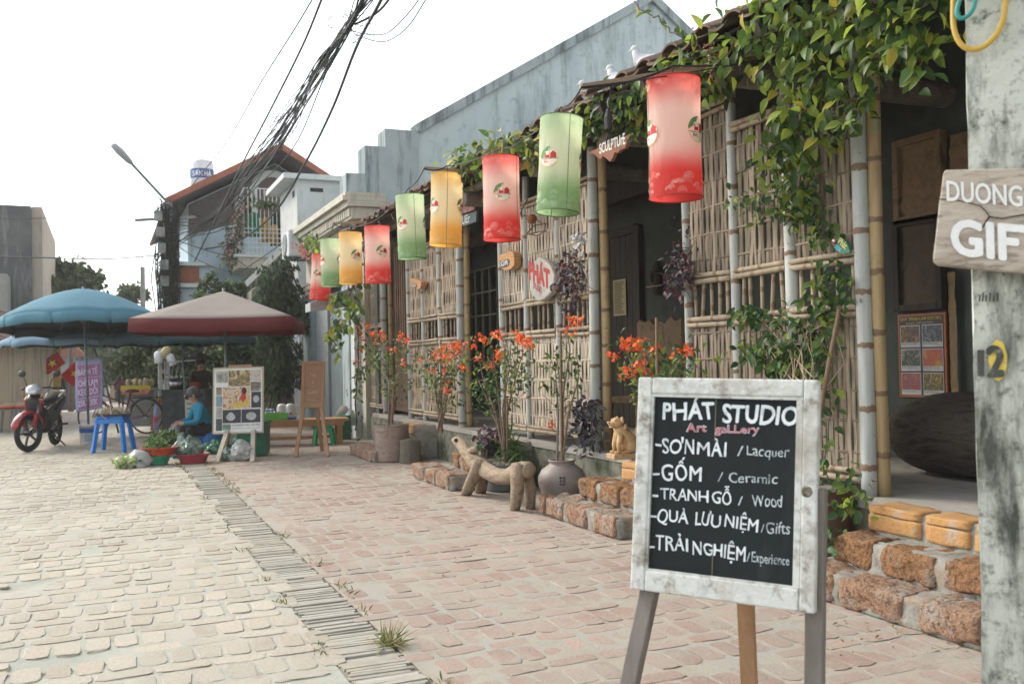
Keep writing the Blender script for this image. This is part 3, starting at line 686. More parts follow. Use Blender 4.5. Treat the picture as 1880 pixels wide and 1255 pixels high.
# ================================================================== lanterns under the eave
LR, LH = .166, .745
def cloth(name, top, mid, bot):
    m = bpy.data.materials.new(name); m.use_nodes = True; nt = m.node_tree; nt.nodes.clear()
    out = _n(nt, 'ShaderNodeOutputMaterial'); b = _n(nt, 'ShaderNodeBsdfPrincipled'); tc = _n(nt, 'ShaderNodeTexCoord')
    sp = _n(nt, 'ShaderNodeSeparateXYZ'); nt.links.new(tc.outputs['Object'], sp.inputs[0])
    ns = _noise(nt, tc.outputs['Object'], 5, 3, .5)
    ad = _n(nt, 'ShaderNodeMath', operation='MULTIPLY_ADD'); nt.links.new(ns, ad.inputs[0]); ad.inputs[1].default_value = .07; nt.links.new(sp.outputs[2], ad.inputs[2])
    cr = _n(nt, 'ShaderNodeValToRGB'); nt.links.new(_range(nt, ad.outputs[0], -LH+.08, .08), cr.inputs[0]); e = cr.color_ramp.elements
    e[0].position = .12; e[0].color = (*bot, 1); e[1].position = .93; e[1].color = (*top, 1)
    for p_, c in ((.38, mid), (.60, mid)): q = e.new(p_); q.color = (*c, 1)
    cr.color_ramp.interpolation = 'EASE'
    nt.links.new(cr.outputs[0], b.inputs['Base Color']); b.inputs['Roughness'].default_value = .6; b.inputs['Specular IOR Level'].default_value = .25
    bn = _n(nt, 'ShaderNodeBump'); bn.inputs['Strength'].default_value = .7; bn.inputs['Distance'].default_value = .03
    mp = _n(nt, 'ShaderNodeMapping'); mp.inputs['Scale'].default_value = (9, 9, 3.5); nt.links.new(tc.outputs['Object'], mp.inputs[0])
    nt.links.new(_noise(nt, mp.outputs[0], 1, 6, .6, 1.2), bn.inputs['Height']); nt.links.new(bn.outputs[0], b.inputs['Normal'])
    t = _n(nt, 'ShaderNodeBsdfTranslucent'); nt.links.new(cr.outputs[0], t.inputs[0])
    mx = _n(nt, 'ShaderNodeMixShader'); mx.inputs[0].default_value = .62
    nt.links.new(b.outputs[0], mx.inputs[1]); nt.links.new(t.outputs[0], mx.inputs[2]); nt.links.new(mx.outputs[0], out.inputs[0]); return m
CL = {'red': cloth('red lantern cloth', (.86, .15, .125), (.93, .76, .68), (.84, .10, .085)),
      'green': cloth('green lantern cloth', (.58, .72, .43), (.82, .85, .66), (.36, .54, .28)),
      'yellow': cloth('yellow lantern cloth', (.93, .60, .19), (.95, .86, .62), (.92, .55, .13))}
PALE = {'red': plain('pale red print', (.86, .42, .36), .7), 'green': plain('pale green print', (.52, .68, .46), .7), 'yellow': plain('pale yellow print', (.9, .66, .3), .7)}
RIM = {'red': plain('red rim', (.38, .04, .03), .7), 'green': plain('green rim', (.13, .20, .12), .7), 'yellow': plain('yellow rim', (.55, .32, .08), .7)}
WIRE = plain('black cable', (.012, .012, .013), .6)
EMB = [plain('emblem ground', (.84, .74, .60), .7), plain('emblem green', (.13, .27, .10), .7), plain('emblem red', (.55, .035, .025), .7), plain('emblem gold', (.78, .56, .16), .7), plain('emblem grey', (.34, .33, .32), .7)]
def emblem_cell(u, v):
    """the round badge: treetop, red gate house, a grey ground line and small red figures; u, v in units of its radius"""
    r2 = u*u+v*v
    if r2 > 1: return None
    edge = .045*math.sin(u*19)+.05*math.sin(v*23+u*9)
    if v > .02 and (u*.75+v*.72) > .60+edge: return 1
    if -.78 < u < -.12 and -.14 < v < .36+(.22-abs(u+.45)*.8): return 2 if abs(u+.16) > .02 else None
    if -.08 < u < .34 and -.10 < v < .20-abs(u-.13)*.12: return 2
    if abs(u-.36) < .045 and -.12 < v < .42: return 2
    if abs(u+.08) < .03 and -.12 < v < .48: return 2
    if -.95 < u < .95 and abs(v+.2+.025*math.sin(u*3)) < .035: return 4
    if .05 < u < .5 and abs(v+.45+.06*math.sin(u*26)) < .07: return 2
    if abs(u-.5) < .05 and -.6 < v < -.32: return 2
    if r2 > .88 and (u > .3 or v < -.5): return 3
    if v < -.2 and r2 < .82: return 0
    if v > .0 and u < .35 and r2 < .7+edge and v < .55: return 0
    return None
def make_lantern():
    r = thing('lantern', 'lantern', 'lantern')
    mb = MB(); n = 56; prof = [(.945, 0), (1, -.006)] + [(1-.02*math.sin(math.pi*k/26), -LH*k/26) for k in range(1, 27)]
    vs = []
    for i, (k_, z) in enumerate(prof):
        for k in range(n):
            a = 2*math.pi*k/n; rr = LR*k_*(1+.016*mnoise.noise(V((math.cos(a)*3, math.sin(a)*3, z*5)))+.020*mnoise.noise(V((math.cos(a)*4+z*4, math.sin(a)*4-z*5, z*3)))*(1 if 0 < i < len(prof)-1 else .3)+.010*mnoise.noise(V((math.cos(a)*9+z*6, math.sin(a)*9, z*7))))
            vs.append((rr*math.cos(a), rr*math.sin(a), z))
    mb.add(vs, [(i*n+k, i*n+(k+1) % n, (i+1)*n+(k+1) % n, (i+1)*n+k) for i in range(len(prof)-1) for k in range(n)])
    sm = mb; LB = len(mb.v)
    for z, nm in ((-.004, 'rim'), (-LH, 'rim')):
        mb = MB(); pts = [(LR*1.004*math.cos(2*math.pi*k/32), LR*1.004*math.sin(2*math.pi*k/32), z) for k in range(33)]; mb.tube(pts, .0042, 6, cap=False); mb.build(nm, RIM['red'], r)
    mb = MB(); mb.tube([(-LR, 0, -.004), (0, 0, .02), (LR, 0, -.004)], .003, 5); mb.tube([(0, -LR, -.004), (0, 0, .02), (0, LR, -.004)], .003, 5)
    mb.tube([(0, 0, .0), (0, 0, .09)], .0035, 5); mb.build('hanger', WIRE, r)
    for a_ in (.95, 4.0): mb = MB(); mb.tube([(LR*.995*math.cos(a_), LR*.995*math.sin(a_), -.004), (LR*.985*math.cos(a_), LR*.985*math.sin(a_), -LH*.5), (LR*.995*math.cos(a_), LR*.995*math.sin(a_), -LH)], .0028, 5); mb.build('seam_wire', RIM['green'], r)
    for j in range(3):
        mb = MB(); a0 = 2*math.pi*j/3; N = 44; er = .08; vv = {}
        def vid(i, k):
            if (i, k) not in vv:
                u, v = (i/N*2-1)*er, (k/N*2-1)*er; a = a0 - u/LR; vv[(i, k)] = len(mb.v); mb.v.append(((LR+.0035)*math.cos(a)*.997, (LR+.0035)*math.sin(a)*.997, -LH*.46+v))
            return vv[(i, k)]
        for i in range(N):
            for k in range(N):
                c = emblem_cell((i+.5)/N*2-1, (k+.5)/N*2-1)
                if c is not None: mb.f.append((vid(i, k), vid(i+1, k), vid(i+1, k+1), vid(i, k+1))); mb.m.append(c)
        mb.build('emblem', EMB, r)
    mb = sm; rs = random.Random(4)
    for k in range(64):
        low = k < 46; a0 = rs.uniform(0, 2*math.pi); z0 = rs.uniform(-LH+.01, -LH+.13) if low else rs.uniform(-.13, -.03); s0 = rs.uniform(.014, .034)
        for s_ in (s0, s0*.62, s0*.3):
            pts = []
            for q in range(11):
                t = math.pi*(q/10*1.25-.12); u, v = s_*math.cos(t), s_*math.sin(t)*(1 if low else -1); a = a0+u/LR; pts.append((a, z0+v))
            b = len(mb.v); w_ = .0011
            for q, (a, z) in enumerate(pts):
                t = math.pi*(q/10*1.25-.12); du, dv = math.cos(t)*w_, math.sin(t)*w_*(1 if low else -1)
                for sg in (-1, 1): mb.v.append(((LR+.003)*math.cos(a+sg*du/LR), (LR+.003)*math.sin(a+sg*du/LR), min(-.012, max(-LH+.005, z+sg*dv))))
            for q in range(10): mb.f.append((b+2*q, b+2*q+1, b+2*q+3, b+2*q+2)); mb.m.append(1)
    o = mb.build('lamp_shade', [CL['red'], PALE['red']], r, smooth=True)
    return r
LPROTO = make_lantern()
def recolour(root, c):
    for k in kids(root):
        nm = k.name.split('.')[0]
        for i, m in enumerate({'lamp_shade': (CL, PALE), 'rim': (RIM,)}.get(nm, ())): k.material_slots[i].link = 'OBJECT'; k.material_slots[i].material = m[c]
LAN = [(1236, 141, 'red', 'largest and nearest red lantern, hanging before the grey brown woven panel', 57, (0, 1.5)),
       (1031, 211, 'green', 'largest green lantern, hanging beside the pale post under the sculpture board', -30, (-3.5, 2.5)),
       (919, 283, 'red', 'red lantern hanging above the little gift board, its emblem facing the street', 4, (0, 0)),
       (821, 314, 'yellow', 'yellow lantern hanging in front of the lacquer board', -52, (-2, 1)),
       (752, 352, 'green', 'green lantern hanging alone between the larger yellow one and a red one', -38, (1.5, 0)),
       (692, 409, 'red', 'red lantern hanging between the smaller yellow lantern and a green one', 22, (2, 0)),
       (643, 421, 'yellow', 'smaller yellow lantern hanging from the far wooden arm', 30, (0, 0)),
       (607, 433, 'green', 'smallest green lantern, half behind the smaller yellow lantern', 60, (-1, 0)),
       (592, 461, 'red', 'red lantern at the far end, half hidden behind a green lantern', 100, (4, 6))]
LTOP = []
for i, (px, pyt, c, lab, ea, tl) in enumerate(LAN):
    p = onx(px, pyt+6, 3.30); o = LPROTO if i == 0 else copy_tree(LPROTO)
    o['label'] = lab; o['group'] = 'cloth lanterns under the eave'; recolour(o, c); o.location = p; LTOP.append(V(p))
    va = math.atan2(-p.y, -p.x)                           # heading from the lantern to the viewer
    o.rotation_euler = (R(tl[0]*.6), R(tl[0]), va+R(ea))
# wooden arms and the black cable that carries the lanterns
ARM = mat('unpainted arm wood', [(.24, .17, .10), (.33, .245, .16)], scale=6, stretch=(1, 6, 6), rough=.8, bump=.3)
def hook(mb, t): mb.tube([t, t+V((0, 0, .09))], .003, 5)
for (k, e0, e1, lab) in ((0, (1068, 160), (1318, 119), 'long wooden arm reaching out above the largest red lantern'), (3, (779, 309), (836, 313), 'short wooden arm carrying the yellow lantern by the lacquer board'),
                         (6, (612, 410), (668, 408), 'far wooden arm above the smallest yellow lantern')):
    y = LTOP[k].y+.02; a, b = ony(*e0, y), ony(*e1, y); b = a + (b-a)*(max(1, (4.1-a.x)/(b.x-a.x)))
    mb = MB(); mb.bar(a, b, .028, .034); o = mb.build('lantern_bracket', ARM, org=a, loc=a); tag(o, lab, 'wooden arm', 'arms that carry the lanterns')
mb = MB()
def sag(a, b, d, n=10): return [a+(b-a)*(k/n)-V((0, 0, d*4*(k/n)*(1-k/n))) for k in range(n+1)]
tops = [t+V((0, 0, .09)) for t in LTOP]
e0 = ony(1068, 160, LTOP[0].y); e3 = ony(779, 309, LTOP[3].y); e6 = ony(612, 410, LTOP[6].y)
chain = [ony(1480, 92, LTOP[0].y-.3), tops[0], e0, tops[1], onx(960, 255, 3.35), tops[2], tops[3], e3, tops[4], tops[5], tops[6], e6, tops[7], tops[8], onx(575, 455, 3.5)]
for a, b in zip(chain[:-1], chain[1:]): mb.tube(sag(a, b, .035), .0065, 6)
for a, b in ((chain[0], e0), (onx(1000, 235, 3.5), onx(800, 330, 3.5))): mb.tube(sag(a, b, .02), .0045, 5)
p = ony(1122, 157, LTOP[0].y); q = ony(1117, 215, LTOP[0].y); mb.tube([p, q], .006, 6); mb.tube([q+V((0, 0, .05)), q, q-V((0, 0, .075))], [.012, .026, .024], 8)
p = onx(850, 320, 3.4); mb.tube([p+V((0, 0, .1)), p, p-V((0, 0, .06))], [.006, .018, .016], 8)
tag(mb.build('lantern_cable', WIRE, org=chain[0], loc=chain[0]), 'black electric cable with empty bulb sockets strung along the lanterns', 'cable')
# ================================================================== boards and signs on the shop front
WHITE = mat('white sign paint', [(.62, .64, .62), (.74, .76, .74)], scale=20, rough=.7)
def poly_px(pts, x): return [(p.y, p.z) for p in (onx(a, b, x) for a, b in pts)]
NX = ((0, -1, 0), (0, 0, 1), (-1, 0, 0))
REDW = mat('red brown board', [(.22, .085, .045), (.30, .125, .065)], scale=5, stretch=(1, 1, 5), rough=.7, bump=.3)
def fit(s, p0, p1, cap, an, m, parent, org, lift=.002, bold=.02, hand=.0, up=None, shear=0.0, name='lettering'):
    """lettering from baseline point p0 to p1, capitals cap metres high"""
    p0, p1, an = V(p0), V(p1), V(an); ax = (p1-p0).normalized(); ay = V(up) if up is not None else an.cross(ax).normalized()
    o = text(s, 1.0, (0, 0, 0), (1, 0, 0), (0, 1, 0), (0, 0, 1), m, parent, 0, None, name, bold=0, shear=shear)
    me = o.data; xs_ = [v.co.x for v in me.vertices]; x0, x1 = min(xs_), max(xs_); L = (p1-p0).length; kx = L/(x1-x0); ky = cap/.727; ph = random.random()*70
    for v in me.vertices:
        x, y = (v.co.x-x0)*kx, v.co.y*ky
        if hand: x += hand*cap*mnoise.noise(V((x/cap*1.3, y/cap*1.6, ph))); y += hand*cap*1.2*mnoise.noise(V((x/cap*.8, y/cap*1.2, ph+9)))
        v.co = p0 + ax*x + ay*y + an*lift - (V(org) if org is not None else V((0, 0, 0)))
    if bold > .004:                                       # heavier strokes: the same letters laid again a hair aside
        n0 = len(me.vertices); co = [v.co.copy() for v in me.vertices]; fs = [tuple(p.vertices) for p in me.polygons]; b_ = bold*cap*1.15
        vs = list(co); ff = list(fs)
        for q, (du, dv) in enumerate(((b_, 0), (-b_, 0), (0, b_), (0, -b_), (b_*.7, b_*.7), (-b_*.7, -b_*.7), (b_*.7, -b_*.7), (-b_*.7, b_*.7))):
            vs += [c_+ax*du+ay*dv+an*(.00006*(q+1)) for c_ in co]; ff += [tuple(i+n0*(q+1) for i in f) for f in fs]
        me.clear_geometry(); me.from_pydata([tuple(v) for v in vs], [], ff)
    me.update(); return o
pts = [(1078, 281), (1158, 245), (1153, 258), (1147, 272), (1139, 275), (1133, 281), (1129, 279), (1124, 291), (1120, 297), (1112, 290), (1106, 286), (1104, 292), (1097, 289), (1090, 283)]
c = onx(1115, 275, 3.74); r = thing('sculpture_board', 'red brown scalloped board lettered SCULPTURE over the middle doorway', 'sign', c); o_ = c[:]
mb = MB(); mb.prism([(-y, z) for y, z in poly_px(pts, 3.74)][::-1], (3.74, 0, 0), *NX, .03); mb.build('board', REDW, r, org=o_)
fit('SCULPTUrE', onx(1101, 283, 3.74), onx(1148, 263, 3.74), .085, (-1, 0, 0), WHITE, r, o_, bold=.03, hand=.06, up=(0, 0, 1))
c = onx(862, 380, 3.98); r = thing('lacquer_board', 'pair of small boards, one red with a picture, one teal lettered LACQUER', 'sign', c); o_ = c[:]
mb = MB(); mb.prism([(-y, z) for y, z in poly_px([(822, 378), (873, 362), (871, 385), (822, 402)], 3.98)][::-1], (3.98, 0, 0), *NX, .025); mb.build('picture_board', mat('red lacquer art', [(.10, .03, .025), (.30, .07, .05), (.42, .36, .3)], scale=14, rough=.5), r, org=o_)
mb = MB(); mb.prism([(-y, z) for y, z in poly_px([(822, 405), (875, 387), (874, 407), (822, 424)], 3.98)][::-1], (3.98, 0, 0), *NX, .025); mb.build('board', plain('teal board', (.07, .10, .105), .6), r, org=o_)
fit('LACQUEr', onx(826, 419, 3.98), onx(863, 407, 3.98), .10, (-1, 0, 0), WHITE, r, o_, bold=.03, hand=.05, up=(0, 0, 1))
# gift blocks: bark edged wood with a small dark inset
OWOOD = mat('orange cut wood', [(.36, .185, .075), (.48, .27, .12), (.28, .13, .05)], scale=9, stretch=(1, 1, 3), rough=.7, bump=.5)
for (pts, ins, s, b0, b1, lab) in (([(914, 470), (922, 466), (930, 465), (934, 460), (942, 463), (944, 474), (944, 486), (937, 494), (925, 496), (918, 488)], [(919, 479), (932, 475), (935, 479), (934, 487), (929, 490), (921, 491), (918, 486)], 'Gift', (920, 489), (933, 485), 'bark edged orange wood block with Gift on a black inset, on a pale bamboo post'),
                                   ([(752, 510), (757, 511), (765, 513), (773, 517), (773, 523), (771, 530), (764, 529), (755, 526), (753, 518)], [(756, 522), (764, 521), (765, 526), (763, 528), (757, 528)], 'Gift', (757, 527), (764, 526), 'smaller weathered wood block with a pale inset, on the far brown woven panel')):
    c = onx(pts[0][0]+14, pts[0][1]+14, 3.97); r = thing('wooden_sign_block', lab, 'sign', c); o_ = c[:]
    mb = MB(); mb.prism([(-y, z) for y, z in poly_px(pts, 3.97)][::-1], (3.97, 0, 0), *NX, .08); mb.build('block', OWOOD, r, org=o_)
    mb = MB(); mb.prism([(-y, z) for y, z in poly_px(ins, 3.966)][::-1], (3.966, 0, 0), *NX, .005); mb.build('inset', plain('black inset', (.02, .022, .025), .5), r, org=o_)
    fit(s, onx(*b0, 3.965), onx(*b1, 3.965), .055 if s == 'Gift' and b0[0] > 900 else .035, (-1, 0, 0), WHITE, r, o_, bold=.02, hand=.06, up=(0, 0, 1))
# the pointed stone with the shop's name in red
STONE = mat('pale sign stone', [(.36, .34, .30), (.48, .46, .41), (.30, .27, .235)], scale=6, rough=.9, bump=.5, bscale=28)
pts = [(989, 471), (979, 480), (972, 492), (970, 508), (972, 526), (977, 543), (984, 551), (989, 553), (999, 549), (1010, 538), (1016, 522), (1017, 506), (1012, 491), (1003, 480), (996, 474)]
c = onx(993, 512, 3.96); r = thing('name_stone', 'pale pointed stone slab lettered PHÁT STUDIO in red, hung on the woven panel', 'sign', c); o_ = c[:]
mb = MB(); pp = [(-y, z) for y, z in poly_px(pts, 3.945)][::-1]; mb.prism(pp, (3.945, 0, 0), *NX, .075)
cx = sum(p_[0] for p_ in pp)/len(pp); cz = sum(p_[1] for p_ in pp)/len(pp)
o = mb.build('slab', STONE, r, org=o_); bv = o.modifiers.new('bevel', 'BEVEL'); bv.width = .018; bv.segments = 3
REDP = mat('red sign paint', [(.36, .03, .025), (.46, .05, .04)], scale=12, rough=.6)
fit('PHÁT', onx(972, 512, 3.945), onx(1009, 529, 3.945), .185, (-1, 0, 0), REDP, r, o_, bold=.06, hand=.1, up=(0, 0, 1))
fit('STUDIO', onx(979, 528, 3.945), onx(995, 539, 3.945), .062, (-1, 0, 0), REDP, r, o_, bold=.012, hand=.05, up=(0, 0, 1))
# green leaf shaped board on the right panel
pts = [(1528, 437), (1531, 438), (1536, 437), (1542, 435), (1550, 440), (1556, 449), (1560, 461), (1559, 464), (1545, 466), (1537, 461), (1530, 454), (1527, 446)]
c = onx(1544, 452, 4.03); r = thing('leaf_board', 'small green leaf shaped board with yellow and blue lettering on the right panel', 'sign', c); o_ = c[:]
mb = MB(); mb.prism([(-y, z) for y, z in poly_px(pts, 4.03)][::-1], (4.03, 0, 0), *NX, .015); mb.build('board', mat('green sign paint', [(.02, .13, .075), (.04, .19, .11)], scale=9, rough=.5), r, org=o_)
fit('Phát', onx(1539, 446, 4.03), onx(1552, 458, 4.03), .042, (-1, 0, 0), plain('yellow sign paint', (.62, .55, .16)), r, o_, bold=.02, hand=.04)
fit('STUDIO', onx(1533, 455, 4.03), onx(1543, 463.5, 4.03), .026, (-1, 0, 0), plain('light blue sign paint', (.13, .50, .60)), r, o_, bold=.03, hand=.04)
p = onx(1531.5, 443.5, 4.027); mb = MB(); mb.tube([p, p-V((.004, 0, 0))], .019, 14); mb.build('badge', plain('badge red', (.32, .05, .05)), r, org=o_)
mb = MB(); mb.tube([p-V((.003, 0, -.004)), p-V((.007, 0, -.004))], .009, 12); mb.build('badge_dot', WHITE, r, org=o_)
# ================================================================== chalkboard on its easel
TL, TR, BL = dp(1172, 692, 3.02), dp(1511, 697, 2.73), dp(1147, 1078, 2.96)
ax = (TR-TL).normalized(); an0 = ax.cross((BL-TL)).normalized(); dn = an0.cross(ax).normalized()
if dn.z > 0: dn = -dn
an = dn.cross(ax).normalized()
if an.dot(TL-O) > 0: an = -an
TL = TL
def bd(px, py):
    d = ray(px, py); return O + d*((TL-O).dot(an)/d.dot(an))
def bc(px, py): q = bd(px, py)-TL; return q.dot(ax), q.dot(dn)
W_ = (bc(1511, 697)[0]+bc(1488, 1127)[0])/2; H_ = (bc(1147, 1078)[1]+bc(1488, 1127)[1])/2
def B(u, v, t=0.0): return TL + ax*u + dn*v + an*t
base = V((B(W_/2, H_).x, B(W_/2, H_).y, 0)); CB = thing('chalkboard_easel', 'blackboard in a chipped white frame on wooden legs, listing the studio crafts by hand', 'chalkboard', base); o_ = base[:]
CHIP = mat('chipped white paint', [(.42, .445, .42), (.57, .59, .56), (.50, .515, .48)], scale=7, rough=.7, bump=.5, bscale=40, dirt=((.17, .145, .11), 18, .36), dirt2=((.33, .31, .26), 4, .46, (1, 1, 1)))
iu0, iv0 = bc(1200, 722); iu1, _ = bc(1468, 728); _, iv1 = bc(1180, 1043); iu0 = (iu0+bc(1180, 1043)[0])/2; iu1 = (iu1+bc(1450, 1081)[0])/2; iv1 = (iv1+bc(1450, 1081)[1])/2; iv0 = (iv0+bc(1468, 729)[1])/2
rotB = Matrix((ax, dn, ax.cross(dn))).transposed()
def slab(mb, u0, u1, v0, v1, t0, t1, mi=0): mb.box(B((u0+u1)/2, (v0+v1)/2, (t0+t1)/2), (u1-u0, v1-v0, t1-t0), rot=rotB, mi=mi)
def member(u0, u1, v0, v1):
    mb = MB(); slab(mb, u0, u1, v0, v1, -.035, 0); o = mb.build('frame_rail', CHIP, CB, org=o_); b_ = o.modifiers.new('bevel', 'BEVEL'); b_.width = .006; b_.segments = 3
member(0, iu0, 0, H_); member(iu1+.018, W_, 0, H_); member(iu0, iu1+.018, 0, iv0); member(iu0, iu1+.018, iv1, H_)
mb = MB(); m_ = .009
slab(mb, iu0, iu1, iv0, iv0+m_, -.02, -.004); slab(mb, iu0, iu1, iv1-m_*.6, iv1, -.02, -.004); slab(mb, iu0, iu0+m_*.7, iv0, iv1, -.02, -.005); slab(mb, iu1-.001, iu1+.018, iv0, iv1, -.02, -.002)
mb.build('bead', CHIP, CB, org=o_)
BLACK = mat('blackboard', [(.009, .013, .014), (.014, .019, .020), (.011, .015, .016)], scale=4, spec=.18, rough=.7, bump=.08, bscale=60, dirt=((.03, .036, .037), 3, .12, (2, 2, .5)))
mb = MB(); slab(mb, iu0-.004, iu1+.01, iv0-.004, iv1+.004, -.026, -.016); mb.build('blackboard', BLACK, CB, org=o_)
mb = MB(); uc, _ = bc(1312, 728); uc2, _ = bc(1304, 1062)
mb.box(B(uc, iv0+.07, -.0155), (.003, .14, .002), rot=rotB); mb.build('seam', plain('brown seam', (.13, .10, .07)), CB, org=o_); mb = MB(); mb.box(B(uc2, iv1-.05, -.0155), (.003, .10, .002), rot=rotB); mb.build('seam', plain('brown seam', (.13, .10, .07)), CB, org=o_)
mb = MB(); kx, kv = bc(1481, 902); mb.lathe([(0, .0), (.008, .001), (.011, .004), (.013, .003), (.0165, .0002)], B(kx, kv, .0005), 18, M=Matrix((ax, dn, an)).transposed()); mb.build('knot', mat('knot wood', [(.05, .045, .03), (.30, .27, .2)], scale=60, rough=.8), CB, org=o_)
CHALK = mat('white chalk paint', [(.60, .66, .68), (.72, .77, .79)], scale=18, rough=.85, dirt=((.32, .37, .39), 22, .3))
CHALK2 = mat('thin chalk', [(.38, .45, .48), (.56, .62, .64)], scale=22, rough=.9, dirt=((.09, .11, .115), 30, .4))
CHALKR = mat('red chalk', [(.45, .10, .13), (.55, .16, .19)], scale=18, rough=.85, dirt=((.2, .05, .07), 20, .3))
K = 380/1135.0
def wr(s, x0, y0, x1, y1, cap, m=CHALK, bold=.012, hand=.12, lift=-.0145, up=None, nm='lettering'):
    a, b = bd(1160+x0*K, 680+y0*K), bd(1160+x1*K, 680+y1*K)
    q = (bd(1160+x0*K, 680+(y0-cap)*K)-a).length
    a = a+an*lift; b = b+an*lift
    fit(s, a, b, q, an, m, CB, o_, lift=0, bold=bold, hand=hand, name=nm)
wr('PHÁT', 160, 262, 445, 268, 98, bold=.03); wr('STUDIO', 488, 276, 905, 298, 100, bold=.03)
wr('Art', 292, 333, 400, 335, 48, CHALK2, .045, .08, -.0147); wr('gaLLery', 448, 338, 690, 342, 44, CHALK2, .045, .08, -.0147)
wr('Art', 294, 332, 398, 334, 46, CHALKR, .008); wr('gaLLery', 451, 337, 687, 341, 42, CHALKR, .008)
for (x, y) in ((118, 405), (107, 562), (102, 684), (93, 798), (82, 958)):
    wr('-', x, y+22, x+32, y+24, 60, bold=.03)
wr('SO', 157, 448, 262, 454, 80, bold=.012); wr('N', 282, 455, 332, 458, 80, bold=.012); wr("'", 262, 446, 273, 446, 84, bold=.012); wr('MÀI', 352, 462, 506, 474, 82, bold=.012); wr('/', 570, 470, 600, 472, 60, CHALK2, .0); wr('Lacquer', 625, 462, 857, 474, 58, CHALK2, .0)
wr('GỐM', 150, 598, 374, 608, 84, bold=.012); wr('/', 464, 606, 488, 608, 52, CHALK2, .0); wr('Ceramic', 522, 610, 790, 620, 54, CHALK2, -.004)
wr('TRANH', 147, 705, 408, 722, 66); wr('GỖ', 428, 724, 536, 736, 68); wr('/', 574, 738, 596, 740, 50, CHALK2); wr('Wood', 654, 744, 816, 750, 68, CHALK2, -.002)
wr('QUÀ', 132, 830, 302, 842, 72); wr('LƯU', 338, 846, 472, 860, 72, bold=.012); wr('NIỆM', 500, 856, 680, 888, 72); wr('/', 700, 888, 722, 890, 46, CHALK2, .0); wr('Gifts', 730, 892, 860, 902, 68, CHALK2, .0)
wr('TRẢI', 118, 978, 298, 996, 80); wr('NGHIỆM', 324, 1006, 614, 1046, 78); wr('/', 620, 1050, 640, 1052, 56, CHALK2, .0); wr('Experience', 650, 1052, 858, 1070, 60, CHALK2, .004)
GLEG = mat('grey weathered leg', [(.13, .115, .10), (.20, .18, .16)], scale=4, stretch=(5, 5, 1), rough=.75, bump=.3)
TLEG = mat('tan wood leg', [(.30, .17, .085), (.40, .24, .13)], scale=4, stretch=(5, 5, 1), rough=.65, bump=.3)
for (top, bot, m, t) in ((bc(1190, 1040), (1116, 1440), GLEG, -.07), (bc(1489, 1090), (1493, 1472), GLEG, -.07)):
    a = B(top[0], top[1], -.037-.024); b = g(*bot); mb = MB(); mb.bar(a + (a-b).normalized()*.3, b, .052, .046, up=an); o = mb.build('leg', m, CB, org=o_)
    b_ = o.modifiers.new('bevel', 'BEVEL'); b_.width = .004
a = B(W_*.55, H_*.4, -.09); b = g(1380, 1345); mb = MB(); mb.bar(a, b, .05, .03, up=an); mb.build('leg', TLEG, CB, org=o_)
# ================================================================== concrete pole with the plank sign
PC = mat('lichen stained concrete', [(.36, .39, .34), (.50, .53, .47), (.43, .46, .40)], scale=3, rough=.95, bump=.6, bscale=30, dirt=((.055, .065, .052), 5, .58, (1.7, 1.7, .42)), dirt2=((.085, .09, .075), 26, .36))
pc = g(1892, 1700); pc.z = 0
t = 2.62; pcen = dp(1932, 900, t); pcen.z = 0
face = V((-pcen.x, -pcen.y, 0)).normalized(); side = face.cross(V((0, 0, 1)))            # towards the viewer; to its right
side = -side if side.dot(RGT) < 0 else side
def pf(px, py, off=0.0):
    d = ray(px, py); return O + d*((pcen+face*(.145+off)-O).dot(face)/d.dot(face))
r = thing('concrete_pole', 'square lichen stained concrete pole with black 12 on a yellow patch', 'pole', pcen); o_ = r.location[:]
mb = MB(); vs = []; N = 60; hw0 = (pf(1800, 1255)-pcen).dot(side); 
for i in range(N+1):
    z = 7.5*i/N; hw = -hw0*(1-.016*z); 
    for k in range(24):
        q = k//6; f_ = (k % 6)/6; cs = [(-1, 1), (1, 1), (1, -1), (-1, -1)]; a, b = cs[q], cs[(q+1) % 4]; u, v = a[0]+(b[0]-a[0])*f_, a[1]+(b[1]-a[1])*f_
        edge = 1-.02*(abs(u) > .98 and abs(v) > .98); jit = .006*mnoise.noise(V((u*3, v*3, z*9)))+(.006*mnoise.noise(V((u, v, z*30))) if abs(u) > .9 else 0)
        p = pcen + side*(u*hw*edge+jit*u) + face*(v*.145*edge); vs.append((p.x, p.y, z))
mb.add(vs, [(i*24+k, i*24+(k+1) % 24, (i+1)*24+(k+1) % 24, (i+1)*24+k) for i in range(N) for k in range(24)]+[tuple(N*24+k for k in range(24))])
mb.build('shaft', PC, r, org=o_)
YP = mat('yellow spray paint', [(.55, .42, .06), (.66, .52, .10)], scale=14, rough=.8, dirt=((.30, .29, .17), 30, .3))
BP = mat('worn black stencil', [(.035, .04, .035), (.07, .075, .065)], scale=20, rough=.9, dirt=((.26, .28, .23), 30, .35))
pts = []
for k in range(28):
    a = 2*math.pi*k/28; rr = 1+.12*mnoise.noise(V((math.cos(a)*2, math.sin(a)*2, 4))); q = pf(1832+17*rr*math.cos(a), 661-38*rr*math.sin(a), .007); pts.append(q-V(o_))
mb = MB(); mb.add(pts, [tuple(range(28))]); mb.build('yellow_patch', YP, r)
fit('1', pf(1796, 689, .008), pf(1806, 689, .008), (pf(1800, 640)-pf(1800, 689)).length, face, BP, r, o_, bold=.02, hand=.05, up=(0, 0, 1), name='number')
fit('2', pf(1815, 690, .010), pf(1841, 690, .010), (pf(1828, 634)-pf(1828, 690)).length, face, BP, r, o_, bold=.05, hand=.05, up=(0, 0, 1), name='number')
